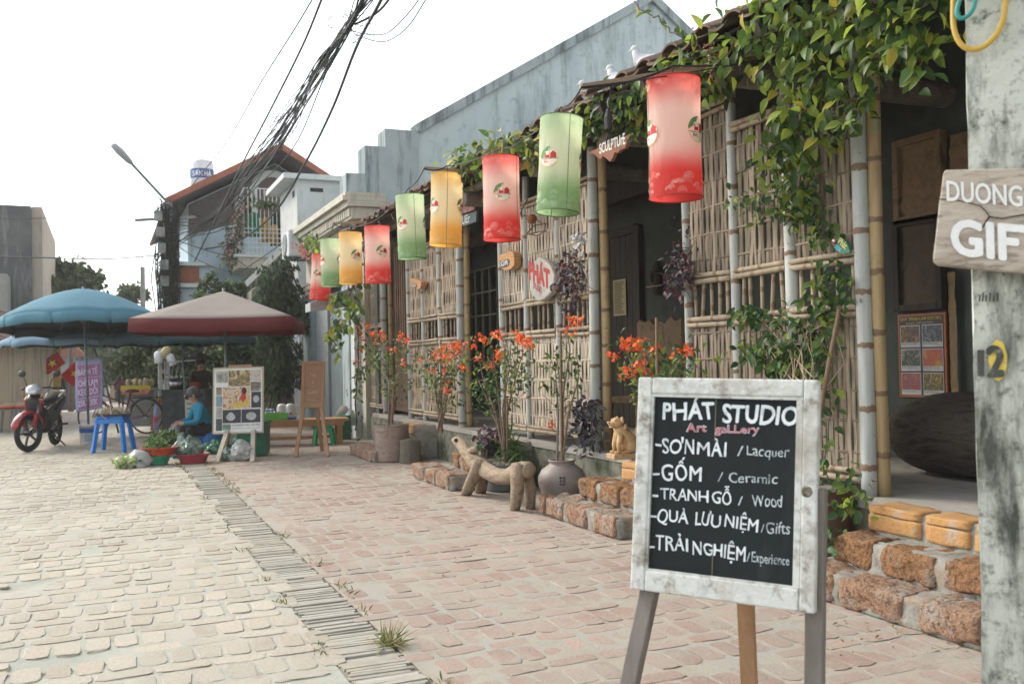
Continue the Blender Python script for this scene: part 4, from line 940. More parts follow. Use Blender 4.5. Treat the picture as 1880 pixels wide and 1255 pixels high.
for k, px in enumerate((1798, 1804, 1810, 1817, 1824, 1831)):
    mb = MB(); a, b = pf(px, 553, .008), pf(px+1, 541-(k % 2)*4, .008); mb.bar(a, b, .004, .002); mb.build('faded_mark', BP, r, org=o_)
# the plank sign wired to the pole
def sf(px, py, off=0.0): return pf(px, py, .075+off)
PLK = mat('cracked old plank', [(.36, .31, .25), (.46, .41, .34), (.27, .225, .175)], scale=4, stretch=(1, 1, 5), rough=.85, bump=.6, bscale=18, dirt=((.13, .10, .075), 9, .30, (1, 1, 4)))
pts = [(1735, 312), (1731, 320), (1727, 355), (1724, 372), (1719, 420), (1713, 470), (1713, 481), (1718, 486), (1760, 490), (1830, 497), (1960, 508), (2050, 514), (2052, 330), (1990, 312), (1880, 309), (1800, 310)]
c = sf(1880, 400); r = thing('plank_sign', 'weathered cracked plank painted white DUONG GIFT, fixed to the concrete pole', 'sign', c); o_ = r.location[:]
up_ = V((0, 0, 1)); pp = [((q-c).dot(side), (q-c).z) for q in (sf(a, b) for a, b in pts)]
mb = MB(); mb.prism(pp[::-1], c, side, up_, face, .05); o = mb.build('plank', PLK, r, org=o_); b_ = o.modifiers.new('bevel', 'BEVEL'); b_.width = .004; b_.segments = 2
fit('DUONG', sf(1739, 368, .002), sf(1877, 379, .002), (sf(1739, 330)-sf(1739, 368)).length, face, WHITE, r, o_, lift=.001, bold=.018, up=up_)
fit('GIFT', sf(1749, 465, .002), sf(1925, 484, .002), (sf(1749, 400)-sf(1749, 465)).length, face, WHITE, r, o_, lift=.001, bold=.042, up=up_)
mb = MB(); cr_ = [(1722, 365), (1760, 368), (1800, 378), (1812, 390), (1816, 398), (1840, 401), (1880, 394), (1930, 398)]
for (a, b), w_ in zip(zip(cr_[:-1], cr_[1:]), (.0012, .0012, .003, .005, .006, .005, .004)): mb.bar(sf(*a, .0012), sf(*b, .0012), .002, w_*2, up=face)
mb.tube([sf(1816, 398, .001), sf(1808, 410, .001), sf(1802, 420, .001)], .002, 5); mb.build('crack', plain('crack dark', (.03, .022, .016), .9), r, org=o_)
def loop(name, pts, rad, m, lab, off):
    q = [pf(a, b, off) for a, b in pts]; out = []
    for i in range(len(q)-1):
        p0, p1, p2, p3 = q[max(0, i-1)], q[i], q[i+1], q[min(len(q)-1, i+2)]
        for k in range(6):
            t_ = k/6; out.append(.5*((2*p1)+(p2-p0)*t_+(2*p0-5*p1+4*p2-p3)*t_*t_+(3*p1-p0-3*p2+p3)*t_**3))
    out.append(q[-1]); mb = MB(); mb.tube(out, rad, 10); tag(mb.build(name, m, smooth=True, org=out[0], loc=out[0]), lab, 'cord')
loop('yellow_hose_loop', [(1757, -120), (1753, -50), (1750, 20), (1752, 55), (1763, 80), (1782, 91), (1805, 86), (1828, 65), (1842, 35), (1847, -10), (1850, -60), (1851, -120)], .0075, plain('yellow hose', (.50, .33, .05), .45), 'loop of yellow hose hanging at the top of the concrete pole', .03)
loop('teal_cord', [(1800, -90), (1770, -20), (1757, 18), (1762, 33), (1776, 30), (1788, 12), (1790, -20), (1775, -60), (1810, -20), (1822, -60)], .006, plain('teal cord', (.03, .24, .21), .5), 'teal cord looped inside the yellow hose at the pole top', .045)
# ================================================================== dog bench, pots, jar, statue
DRIFT = mat('bleached driftwood', [(.235, .175, .115), (.325, .255, .18), (.17, .12, .075)], scale=5, stretch=(5, 1.0, 3), rough=.8, bump=1.0, bscale=9, bdist=.02, dist=2.5, dirt=((.10, .065, .04), 3, .30, (3, 1, 3)))
bx = 3.25
r = thing('dog_bench', 'driftwood bench carved like a dog with four stout legs, in front of the jar', 'bench', (bx, 7.95, 0)); o_ = r.location[:]
def hx(px, py, x=bx): return onx(px, py, x)
body = [(834, 806, .026), (839, 808, .044), (847, 815, .056), (857, 830, .058), (868, 844, .070), (881, 856, .078), (898, 867, .072), (915, 873, .068), (932, 874, .070), (946, 866, .074), (957, 862, .078), (966, 862, .074), (972, 864, .058)]
mb = MB(); P = [hx(a, b) for a, b, _ in body]; mb.tube(P, [q for _, _, q in body], 18)
body_o = mb.build('seat', DRIFT, r, org=o_, smooth=True)
for v in body_o.data.vertices: v.co += mnoise.noise_vector(v.co*5)*.016 + mnoise.noise_vector(v.co*17)*.006
for (a, b, x0, x1, w_) in (((882, 852), (856, 909), bx-.05, bx-.13, .05), ((893, 860), (882, 905), bx+.05, bx+.15, .048), ((950, 856), (945, 936), bx-.075, bx-.12, .052), ((964, 856), (974, 934), bx+.06, bx+.14, .05)):
    p1 = hx(*a, x0); p2 = g(*b); mb = MB(); mid = p1.lerp(p2, .5)+V((0, (.035 if a[0] < 900 else -.035), 0)); ps = [p1+V((0, 0, .015)), p1.lerp(mid, .5), mid, mid.lerp(p2, .5), p2]
    mb.tube(ps, [w_*1.2, w_*1.4, w_*1.3, w_*1.2, w_*1.1], 10, flat=.8); o = mb.build('leg', DRIFT, r, org=o_, smooth=True)
    for v in o.data.vertices: v.co += mnoise.noise_vector(v.co*6+p1)*.010; v.co.z = max(.001-o_[2], v.co.z)
mb = MB(); mb.ball(hx(846, 810)+V((-.052, -.0, .014)), .022, 10); mb.build('eye', plain('dark eye hole', (.06, .03, .02), .8), r, org=o_)
mb = MB(); mb.tube([hx(862, 836)+V((0, 0, .03)), hx(868, 831)+V((0, -.03, .035)), hx(871, 829)+V((0, -.06, .02))], [.04, .036, .02], 8); mb.build('ear', DRIFT, r, org=o_, smooth=True)
CLAY = mat('grey brown ceramic', [(.17, .145, .135), (.245, .21, .195), (.205, .17, .155)], scale=3, stretch=(1, 1, 6), rough=.5, bump=.15, bscale=30, dirt=((.30, .27, .24), 5, .2))
jy = 7.42; jx = 3.68
prof = [(.0, 0), (.10, 0), (.135, .02), (.185, .12), (.212, .20), (.212, .25), (.18, .315), (.125, .352), (.112, .362), (.114, .385), (.124, .392), (.122, .402), (.105, .40), (.10, .36), (0, .35)]
mb = MB(); mb.lathe(prof, (0, 0, 0), 40); j = mb.build('ceramic_jar', CLAY, smooth=True, loc=(jx, jy, 0)); tag(j, 'round grey brown ceramic jar with a narrow neck, behind the dog bench', 'jar')
mb = MB(); d = V((-jx, -jy, 0)).normalized(); ah = math.atan2(d.y, d.x)
for k in range(3):
    for sg in (-1, 1):
        a = ah+sg*.07; mb.ball((.213*math.cos(a), .213*math.sin(a), .27-k*.028), (.012, .012, .011), 8)
mb.build('embossed_mark', plain('dark emboss', (.09, .075, .07)), j, smooth=True)
POTC = mat('rough red clay pot', [(.20, .145, .12), (.28, .205, .17), (.155, .115, .095)], scale=5, stretch=(1, 1, 3), rough=.9, bump=.5, bscale=24, dirt=((.34, .30, .26), 9, .25))
def pot(px, py, r0, r1, h, m, name, lab, cat='pot', tall=0.0, soil=True):
    c = g(px, py); c = c + V((c.x, c.y, 0)).normalized()*r0*.9
    r = thing(name, lab, cat, c)
    mb = MB(); vs = []; n = 30; prof = [(r0*.9, 0), (r0, .02), ((r0+r1)/2*1.02, h*.5), (r1, h-.03), (r1*1.03, h-.015), (r1*1.03, h), (r1*.9, h), (r1*.88, h-.05), (0, h-.05)]
    mb.lathe(prof, (0, 0, 0), n); o = mb.build('body', m, r, smooth=False)
    for v in o.data.vertices: v.co += mnoise.noise_vector(v.co*6+c)*.008
    if soil:
        mb = MB(); mb.ball((0, 0, h-.05), (r1*.88, r1*.88, .06), 18, jit=.3)
        for k in range(14): a = random.uniform(0, 6.28); q = random.uniform(.3, .8)*r1; mb.rock((q*math.cos(a), q*math.sin(a), h-.01), (.06, .05, .04), rz=a, jit=.006, n=2)
        mb.build('soil', mat('potting soil', [(.12, .10, .08), (.25, .22, .18)], scale=12, rough=1, bump=.6), r)
    return r, c, h
_, potc, poth = pot(720, 849, .205, .222, .475, POTC, 'clay_pot', 'tall rough red brown clay pot beside the stump, holding a thin flowering shrub')
STUMP = mat('mossy bark stump', [(.075, .065, .05), (.15, .135, .105), (.11, .105, .075)], scale=6, stretch=(3, 3, 1), rough=.95, bump=1.0, bscale=14, bdist=.02)
c = g(753, 851); c = c+V((c.x, c.y, 0)).normalized()*.12; mb = MB(); mb.lathe([(.14, 0), (.135, .08), (.13, .2), (.132, .29), (.115, .30), (0, .298)], (0, 0, 0), 22); o = mb.build('tree_stump', STUMP, loc=c)
for v in o.data.vertices: v.co += mnoise.noise_vector(v.co*9)*.014
tag(o, 'mossy dark tree stump standing right of the big clay pot', 'stump')
c = g(795, 838); c.x += .1; mb = MB()
for k in range(8): mb.box((0, 0, .018+k*.034), (.12, .16, .028), rz=random.gauss(0, .03))
tag(mb.build('tile_stack', mat('blue grey tile', [(.17, .18, .18), (.25, .255, .25)], scale=8, rough=.8, island=.15), loc=c), 'small stack of blue grey tiles against the mossy plinth', 'tile stack')
SLATE = mat('slate planter', [(.075, .085, .09), (.13, .14, .145)], scale=6, rough=.6, bump=.2)
tr, trc, trh = pot(905, 893, .19, .215, .27, SLATE, 'slate_planter', 'dark slate blue planter full of purple leaves, behind the dog bench')
tr.location = (3.62, 8.55, 0); trc = V((3.62, 8.55, 0))
rp, rpc, rph = pot(1520, 905, .15, .18, .50, mat('dark red planter', [(.07, .04, .03), (.11, .06, .045)], scale=6, rough=.8), 'dark_planter', 'dark red brown planter under the right panel, behind the chalkboard')
rp.location = (3.86, 4.36, 0)
# guardian beast statue on its plinth slab
GUARD = mat('ochre stone', [(.42, .27, .13), (.54, .365, .19), (.36, .22, .10)], scale=14, rough=.75, bump=.5, bscale=60)
sx, sy = 3.90, 6.72
sc_ = 1.04; r = thing('guardian_statue', 'small ochre stone guardian beast sitting upright on the top step', 'statue', (sx, sy, PLAT), R(176)); r.scale = (1, 1, 1)
mb = MB(); mb.box((0, 0, .0225), (.245, .15, .045)); o = mb.build('base', GUARD, r); b_ = o.modifiers.new('bevel', 'BEVEL'); b_.width = .006
mb = MB()                                                # x forward
mb.tube([(-.075, 0, .085), (-.06, 0, .13), (-.02, 0, .185), (.025, 0, .225), (.045, 0, .26)], [.062, .07, .062, .052, .045], 14)
mb.ball((.035, 0, .19), (.05, .055, .06), 14); mb.ball((.055, 0, .292), (.052, .05, .048), 16); mb.ball((.1, 0, .285), (.032, .035, .024), 12); mb.ball((.098, 0, .262), (.028, .03, .012), 10)
mb.ball((.13, 0, .296), (.012, .02, .012), 8)
for sg in (-1, 1):
    mb.tube([(.04, sg*.038, .19), (.062, sg*.042, .12), (.06, sg*.042, .055)], [.03, .021, .018], 10); mb.ball((.075, sg*.042, .055), (.03, .022, .014), 10)
    mb.ball((-.055, sg*.05, .1), (.055, .03, .055), 12); mb.ball((-.0, sg*.058, .057), (.045, .02, .015), 10)
    mb.ball((.082, sg*.03, .315), (.014, .012, .014), 8); mb.ball((.03, sg*.052, .318), (.014, .018, .03), 8, rot=Matrix.Rotation(sg*.5, 3, 'X'))
for k in range(26):
    a = random.uniform(.6, 5.7); q = random.uniform(.25, .31); mb.ball((.012-.02*random.random(), .05*math.sin(a)*(1.0), q-.03+.02*math.cos(a)), .0135, 7)
for k in range(11): t = k/10; mb.ball((-.02-.085*t, 0, .255-.12*t), (.012, .01, .016), 7)
for k in range(5): mb.ball((-.115-.008*k, 0, .10+.034*k), (.02-.002*k, .016, .03), 8)
mb.tube([(-.1, 0, .08), (-.125, 0, .13), (-.13, 0, .2), (-.118, 0, .25)], [.022, .022, .018, .006], 8)
mb.build('figure', GUARD, r, smooth=True)
# ================================================================== climbing plants and potted shrubs
LG = [mat('leaf dark', [(.028, .062, .018), (.055, .105, .028)], scale=4, trans=.35, island=.35, hue=.012, rough=.45, spec=.4),
      mat('leaf mid', [(.065, .125, .028), (.11, .18, .04)], scale=4, trans=.4, island=.3, hue=.012, rough=.45, spec=.4),
      mat('leaf lime', [(.21, .31, .045), (.31, .39, .06)], scale=4, trans=.58, island=.25, hue=.012, rough=.45),
      mat('leaf yellow', [(.42, .36, .045), (.5, .44, .08)], scale=4, trans=.4, island=.25, rough=.5)]
FINE = [mat('creeper leaf', [(.025, .075, .025), (.05, .115, .03)], scale=4, trans=.35, island=.35, hue=.012, rough=.5), mat('creeper leaf light', [(.09, .16, .035), (.14, .20, .05)], scale=4, trans=.4, island=.3, rough=.5)]
TWIG = mat('twig', [(.12, .085, .06), (.22, .16, .115)], scale=9, rough=.9)
TWIGG = mat('dark twig', [(.07, .055, .04), (.12, .10, .075)], scale=9, rough=.9)
def vine(name, lab, strands, L, mats, mi, parent_o=None, ratio=.5, stem_r=.006, bias=(-.25, -.25, -.75), cat='vine', curl=.3, group=None, fl=None):
    r = thing(name, lab, cat, strands[0][0][0], group=group); o_ = r.location[:]; P = []; mb = MB()
    for path, n, spread in strands:
        P.append(along(path, n, spread)); q = [path[0]]
        for a, b in zip(path[:-1], path[1:]):
            for k in range(1, 5): q.append(a.lerp(b, k/4)+V((random.gauss(0, .012), random.gauss(0, .02), random.gauss(0, .015))))
        mb.tube(q, stem_r, 5)
    mb.build('stem', TWIGG, r, org=o_)
    leaves('leaves', np.concatenate(P), L, mats, r, bias=bias, org=o_, ratio=ratio, mi=mi, curl=curl)
    return r, o_
def px_path(pts, x): return [onx(a, b, (c[0] if c else x)) for a, b, *c in pts]
st = [(px_path([(1300, 120), (1370, 80), (1440, 50), (1540, 45), (1640, 25), (1745, -5)], 3.62), 360, (.07, .16, .10)),
      (px_path([(1380, 10), (1480, -20), (1600, -30), (1700, -40)], 3.55), 220, (.08, .2, .09)),
      (px_path([(1420, 70), (1465, 150), (1440, 230), (1415, 290), (1405, 330)], 3.75), 190, (.09, .085, .10)),
      (px_path([(1490, 70), (1520, 150), (1490, 230), (1470, 290)], 3.80), 270, (.09, .10, .10)),
      (px_path([(1560, 60), (1600, 110), (1575, 170), (1545, 230)], 3.80), 110, (.07, .07, .09)),
      (px_path([(1620, 40), (1665, 90), (1700, 110)], 3.62), 120, (.06, .07, .07)),
      (px_path([(1445, 230), (1470, 300), (1462, 370), (1440, 410)], 3.95), 55, (.05, .07, .09)),
      (px_path([(1330, 110), (1320, 150), (1300, 175)], 3.70), 45, (.05, .06, .05))]
vine('climbing_vine', 'large leafed vine hanging thickly over the right panel and eave, some leaves yellow', st, .088, LG, [.24, .36, .365, .035])
st = [(px_path([(1085, 200), (1130, 178), (1180, 165), (1240, 140), (1300, 120)], 3.62), 170, (.06, .12, .045)),
      (px_path([(1078, 215), (1095, 228), (1120, 215), (1165, 198)], 3.72), 190, (.05, .12, .035)),
      (px_path([(1172, 200), (1182, 235), (1172, 265)], 3.8), 40, (.04, .05, .05)),
      (px_path([(1268, 80), (1235, 130), (1280, 150)], 3.55), 60, (.05, .09, .05)),
      (px_path([(1310, 110), (1265, 85), (1225, 50), (1195, 25), (1160, 5)], 3.55), 12, (.01, .02, .02))]
vine('climbing_vine', 'vine with lime green leaves along the eave above the sculpture board', st, .09, LG, [.34, .34, .29, .03])
st = [(px_path([(825, 305), (850, 288), (880, 282), (905, 300)], 3.5), 110, (.06, .16, .06)), (px_path([(895, 275), (930, 262), (965, 258), (1010, 262)], 3.5), 130, (.06, .15, .05)), (px_path([(960, 262), (985, 290), (975, 305)], 3.6), 26, (.04, .07, .05)),
      (px_path([(850, 300), (858, 325)], 3.45), 12, (.03, .05, .05))]
vine('climbing_vine', 'small patch of lime green vine above the red lantern on the eave', st, .10, LG, [.15, .35, .42, .08])
st = [(px_path([(1350, 360), (1420, 380), (1470, 370), (1500, 400)], 4.02), 110, (.03, .10, .06)), (px_path([(1480, 330), (1500, 420), (1530, 440)], 4.02), 90, (.03, .06, .06)), (px_path([(1440, 330), (1445, 400)], 4.0), 60, (.03, .06, .06)),
      (px_path([(1530, 500), (1525, 540), (1500, 570), (1490, 620), (1470, 660), (1455, 710)], 4.0), 300, (.035, .085, .06)), (px_path([(1345, 580), (1400, 570), (1420, 590), (1400, 640)], 3.98), 100, (.03, .07, .03)),
      (px_path([(1360, 640), (1400, 655), (1440, 690)], 3.98), 80, (.03, .09, .04)), (px_path([(1440, 590), (1445, 650), (1430, 720)], 3.96), 120, (.035, .07, .07)), (px_path([(1522, 600), (1512, 680), (1520, 760), (1512, 850), (1530, 900), (1550, 890)], 3.95), 70, (.04, .05, .06)), (px_path([(1525, 885), (1560, 880), (1575, 900), (1555, 940)], 3.75), 45, (.06, .06, .06)), (px_path([(1510, 960), (1520, 1000)], 3.6), 30, (.03, .03, .05))]
cr, o_ = vine('creeper', 'fine leafed green creeper climbing the right woven panel from behind the chalkboard', st, .058, FINE+[LG[2]], [.52, .36, .12], ratio=.62, stem_r=.004)
mb = MB()
for k in range(34):
    a = onx(random.uniform(1430, 1500), random.uniform(690, 770), 3.9); b = onx(random.uniform(1390, 1530), random.uniform(570, 690), 4.0); m_ = a.lerp(b, .5)+V((random.gauss(0, .03), random.gauss(0, .06), random.gauss(0, .05))); mb.tube([a, m_, b], [.004, .003, .0015], 5)
mb.build('dry_twigs', mat('dry twig', [(.30, .23, .15), (.40, .32, .22)], scale=9, rough=.9), cr, org=o_)
mb = MB(); mb.tube([onx(1505, 760, 3.9), onx(1523, 660, 3.94), onx(1541, 568, 3.99)], .013, 8); o = mb.build('bamboo_stake', BR_, org=onx(1505, 760, 3.9), loc=onx(1505, 760, 3.9)); tag(o, 'slim bamboo stake leaning on the right panel among the creeper', 'stake')
FLO = mat('orange trumpet petal', [(.72, .10, .02), (.85, .20, .04)], scale=9, trans=.3, island=.2, hue=.012, rough=.5)
def flowers(parent, pts, org, k=3, L=.036, name='blossoms'):
    P = []; D = []
    for c in pts:
        for q in range(k):
            for _ in range(5): d = rand_dirs(1)[0]; P.append(np.array(c)+np.array([random.gauss(0, .022), random.gauss(0, .022), random.gauss(0, .02)])); D.append(d)
    return leaves(name, np.array(P), L, FLO, parent, D=np.array(D), org=org, ratio=.75)
def shrub(base, top_pts, leafn, lab, fl_px, x, L=.05, stake=True, mats=None, mi=None, spread=(.09, .11, .07), stems=3, stem_m=TWIG, leafspan=.45, group='potted trumpet shrubs along the shop front'):
    r = thing('flowering_shrub', lab, 'shrub', base, group=group); o_ = r.location[:]; mb = MB(); P = []
    for tp in top_pts:
        tip = onx(*tp, x); a = base+V((random.gauss(0, .02), random.gauss(0, .02), 0)); m1 = a.lerp(tip, .45); m1.x = base.x+(tip.x-base.x)*.2; m1.y = base.y+(tip.y-base.y)*.2; m1 += V((random.gauss(0, .02), random.gauss(0, .02), 0)); m2 = a.lerp(tip, .8)+V((random.gauss(0, .03), random.gauss(0, .03), .03))
        mb.tube([a, m1, m2, tip], [.013, .010, .006, .003], 6)
        P.append(along([m1.lerp(m2, 1-leafspan), m2, tip], leafn//len(top_pts), spread))
        for k in range(5): q = m1.lerp(m2, random.random()); mb.tube([q, q+V((random.gauss(0, .1), random.gauss(0, .12), random.uniform(-.02, .14)))], [.004, .002], 5)
    mb.build('stem', stem_m, r, org=o_)
    leaves('leaves', np.concatenate(P), L, mats or [FINE[0], FINE[1], LG[2]], r, bias=(0, 0, -.2), org=o_, ratio=.5, mi=mi or [.5, .36, .14])
    if fl_px: flowers(r, [onx(a, b, x+random.gauss(0, .05)) for a, b in fl_px], o_)
    if stake: mb = MB(); mb.tube([base, base+V((.03, .03, 1.15))], .011, 7); mb.build('stake', BR_, r, org=o_)
    return r
shrub(potc+V((0, 0, poth)), [(700, 620), (690, 612), (742, 628), (748, 670), (715, 655), (725, 700)], 330, 'thin trumpet shrub with few orange flowers, growing in the tall clay pot', [(676, 600), (684, 612), (698, 612), (706, 622), (716, 640), (724, 640), (700, 616), (736, 616), (740, 666), (745, 625), (690, 616)], 3.55, stake=False)
b2 = onx(810, 815, 3.80); b2.z = .40
shrub(b2, [(790, 640), (820, 640), (845, 632), (850, 650), (830, 670), (775, 645), (800, 690), (830, 720)], 460, 'trumpet shrub with the densest orange flowers, by the far woven panel', [(805, 645), (813, 640), (820, 650), (826, 640), (833, 632), (838, 640), (815, 656), (800, 650), (824, 660), (842, 630), (846, 645), (852, 632), (793, 682), (774, 660), (815, 680), (848, 675), (822, 700), (818, 716), (836, 655), (808, 660)], 3.62)
shrub(trc+V((0, 0, trh)), [(905, 640), (880, 660), (930, 625), (965, 632), (875, 690), (890, 720), (940, 650)], 460, 'trumpet shrub with spreading orange flowers, growing in the slate planter', [(882, 620), (888, 624), (912, 614), (922, 618), (948, 616), (955, 622), (966, 628), (972, 630), (872, 636), (915, 652), (905, 668), (918, 648), (878, 658), (895, 672), (960, 620), (908, 612), (975, 634)], 3.5, spread=(.09, .12, .08))
jr = shrub(V((jx, jy, .38)), [(1008, 650), (1020, 640), (1040, 600), (1060, 660), (1030, 700)], 130, 'almost bare trumpet shrub tied to canes, growing from the ceramic jar', [(1054, 586), (1045, 604), (1012, 778), (1060, 590)], 3.85, stems=4, spread=(.05, .06, .05))
b5 = V((3.62, 5.75, .42))
shrub(b5, [(1150, 640), (1190, 630), (1210, 625), (1240, 640), (1260, 650), (1180, 680), (1215, 670)], 330, 'trumpet shrub with large orange flowers just behind the chalkboard', [(1152, 628), (1160, 624), (1146, 638), (1158, 636), (1172, 632), (1182, 630), (1128, 654), (1252, 644), (1264, 644), (1150, 686), (1156, 680), (1172, 674), (1177, 684), (1194, 682), (1182, 666), (1205, 642)], 3.75, L=.055)
c5, _, _ = pot(1200, 990, .15, .18, .42, POTC, 'clay_pot', 'rough clay pot hidden behind the chalkboard'); c5.location = (3.62, 5.75, 0)
# purple hanging plants and dusky foliage
PUR = [mat('purple leaf', [(.035, .022, .035), (.07, .045, .065)], scale=5, trans=.2, island=.4, rough=.5), mat('maroon leaf', [(.10, .018, .03), (.15, .035, .05)], scale=5, trans=.25, island=.3, rough=.5), mat('grey leaf', [(.10, .11, .12), (.16, .17, .175)], scale=5, trans=.2, island=.3, rough=.5)]
def tuft(name, lab, pts, x, n, L, mats, mi, spread, bias=(0, 0, -.4), cat='plant', ratio=.45, flow=None):
    c = onx(*pts[0], x); r = thing(name, lab, cat, c); o_ = c[:]
    leaves('leaves', along(px_path(pts, x), n, spread), L, mats, r, bias=bias, org=o_, ratio=ratio, mi=mi)
    mb = MB()
    for k in range(26):
        a = onx(*random.choice(pts), x)+V((.05, 0, 0)); mb.tube([a, a+V((random.gauss(-.05, .05), random.gauss(0, .11), random.gauss(-.03, .1)))], .003, 4)
    mb.build('stem', TWIGG, r, org=o_); return r, o_
r, o_ = tuft('hanging_plant', 'purple leafed plant with white flowers hanging beside the tall pale post', [(1060, 470), (1045, 490), (1050, 510), (1040, 535), (1060, 520)], 3.98, 230, .06, PUR, [.5, .3, .2], (.05, .09, .10))
leaves('white_blossoms', along(px_path([(1058, 432), (1066, 440), (1062, 446)], 3.93), 60, (.02, .035, .03)), .045, plain('white petal', (.72, .74, .74)), r, org=o_, ratio=.6)
tuft('hanging_plant', 'purple leafed plant hanging by the middle doorway near the nearest red lantern', [(1255, 455), (1248, 478), (1258, 500), (1240, 510), (1228, 520)], 3.98, 190, .055, PUR, [.6, .25, .15], (.04, .065, .075))
tuft('dusky_plant', 'dusky blue grey plant below the woven panel, left of the guardian statue', [(1085, 750), (1075, 770), (1065, 790), (1080, 800)], 3.92, 240, .075, [PUR[2], PUR[0], mat('blue grey leaf', [(.045, .055, .065), (.085, .095, .105)], scale=5, trans=.15, island=.3)], [.25, .35, .4], (.05, .09, .09), bias=(0, 0, -.1))
r, o_ = tuft('purple_planting', 'purple and maroon leaves with spiky green blades in the slate planter', [(905, 800), (895, 815), (900, 830), (890, 825)], 3.6, 230, .085, [PUR[0], PUR[1], FINE[0]], [.5, .3, .2], (.05, .09, .07), bias=(0, 0, .1))
P = along(px_path([(925, 810), (940, 815), (945, 840), (930, 840)], 3.68), 130, (.05, .08, .05)); leaves('blades', P, .17, [LG[0], LG[1]], r, bias=(0, 0, .3), org=o_, ratio=.1, curl=.5)
st = [(px_path([(652, 790), (655, 720), (660, 640), (655, 580), (640, 545), (660, 480), (665, 420)], 3.75), 200, (.06, .12, .12)), (px_path([(655, 690), (690, 660), (700, 640)], 3.7), 60, (.05, .1, .1))]
vv, o_ = vine('climbing_shrub', 'twining green climber with sparse orange flowers at the far corner of the shop', st, .075, LG, [.3, .4, .27, .03], stem_r=.012)
flowers(vv, [onx(a, b, 3.7) for a, b in ((664, 640), (655, 664), (668, 625), (664, 612), (672, 598), (658, 598), (690, 628))], o_)
st = [(px_path([(640, 545), (620, 560), (610, 575)], 3.4), 22, (.03, .05, .03)), (px_path([(660, 540), (640, 590), (620, 600), (605, 630), (618, 640)], 3.4), 90, (.05, .11, .10)), (px_path([(615, 540), (620, 550)], 3.3), 16, (.03, .04, .05))]
vine('climbing_vine', 'broad leafed vine drooping in front of the grey metal shutter', st, .125, LG, [.3, .42, .24, .04], ratio=.7)
st = [(px_path([(556, 440), (570, 445), (590, 452), (580, 465)], 3.35), 130, (.06, .13, .07))]
vv, o_ = vine('climbing_vine', 'leafy pink flowered cluster above the farthest red lantern', st, .11, LG, [.15, .45, .38, .02])
leaves('pink_blossoms', along(px_path([(548, 445), (560, 462), (566, 478)], 3.35), 70, (.04, .08, .05)), .06, mat('pink petal', [(.52, .16, .15), (.6, .28, .25)], scale=9, trans=.3), vv, org=o_, ratio=.7)
# flower bunch by the log beam: dry pinkish cluster
c = onx(1322, 120, 3.6); r = thing('dry_flower_cluster', 'dry pinkish brown flower cluster on the vine beside the log beam', 'flowers', c)
leaves('blossoms', along([onx(1305, 95, 3.6), onx(1318, 115, 3.6), onx(1320, 135, 3.6)], 260, (.03, .03, .035)), .022, mat('dry floret', [(.30, .12, .085), (.42, .22, .15)], scale=9, island=.3), r, org=c[:], ratio=.6)
# pigeons on the eave, basket ornament on the panel
DOVE = mat('white bird', [(.44, .46, .48), (.58, .60, .61)], scale=12, rough=.7)
for (px, py, lab, rz) in ((1088, 192, 'white pigeon ornament nearest the arm tip, perched on the eave', 2.6), (1138, 164, 'white grey pigeon ornament perched on the eave behind the wooden arm', 2.2), (1186, 132, 'white pigeon ornament among the leaves just left of the big red lantern', 2.4)):
    c = onx(px, py, 3.66); r = thing('pigeon_ornament', lab, 'bird', c, rz, 'pigeon ornaments on the eave'); r.scale = (1.12, 1.12, 1.12); mb = MB()
    mb.tube([(-.13, 0, .03), (-.06, 0, .045), (0, 0, .06), (.045, 0, .085), (.06, 0, .12), (.066, 0, .148)], [.02, .045, .058, .045, .028, .026], 12); mb.ball((.07, 0, .155), (.03, .026, .028), 10); mb.tube([(.092, 0, .152), (.115, 0, .146)], [.008, .002], 6)
    mb.build('body', DOVE, r, smooth=True)
    for sg in (-1, 1): mb = MB(); mb.ball((-.03, sg*.05, .06), (.085, .012, .035), 10, rot=Matrix.Rotation(.15, 3, 'Y')); mb.build('wing', mat('grey wing', [(.42, .44, .47), (.62, .64, .66)], scale=20, rough=.7), r, smooth=True)
c = onx(975, 400, 3.97); r = thing('wire_basket', 'rusty wire basket with a dry brown husk, hung by the big green lantern', 'basket', c); o_ = c[:]
RUST = plain('rusty wire', (.10, .055, .035), .8); mb = MB()
A = [onx(a, b, 3.97) for a, b in ((968, 366), (955, 392), (966, 396), (975, 398), (988, 405), (996, 412))]; mb.tube(A, .006, 6)
mb.tube([onx(a, b, 3.97) for a, b in ((955, 392), (957, 397), (968, 396))], .006, 6); mb.tube([onx(a, b, 3.95) for a, b in ((968, 428), (980, 414), (1002, 410), (1000, 424), (968, 430))], .007, 6); mb.tube([onx(a, b, 3.87) for a, b in ((970, 430), (985, 432), (1003, 424))], .006, 6)
mb.build('wire', RUST, r, org=o_); mb = MB(); mb.ball(onx(976, 402, 3.93), (.05, .06, .05), 12, jit=.2); mb.build('husk', mat('coconut husk', [(.17, .075, .03), (.27, .13, .05)], scale=9, rough=.9), r, org=o_, smooth=True)
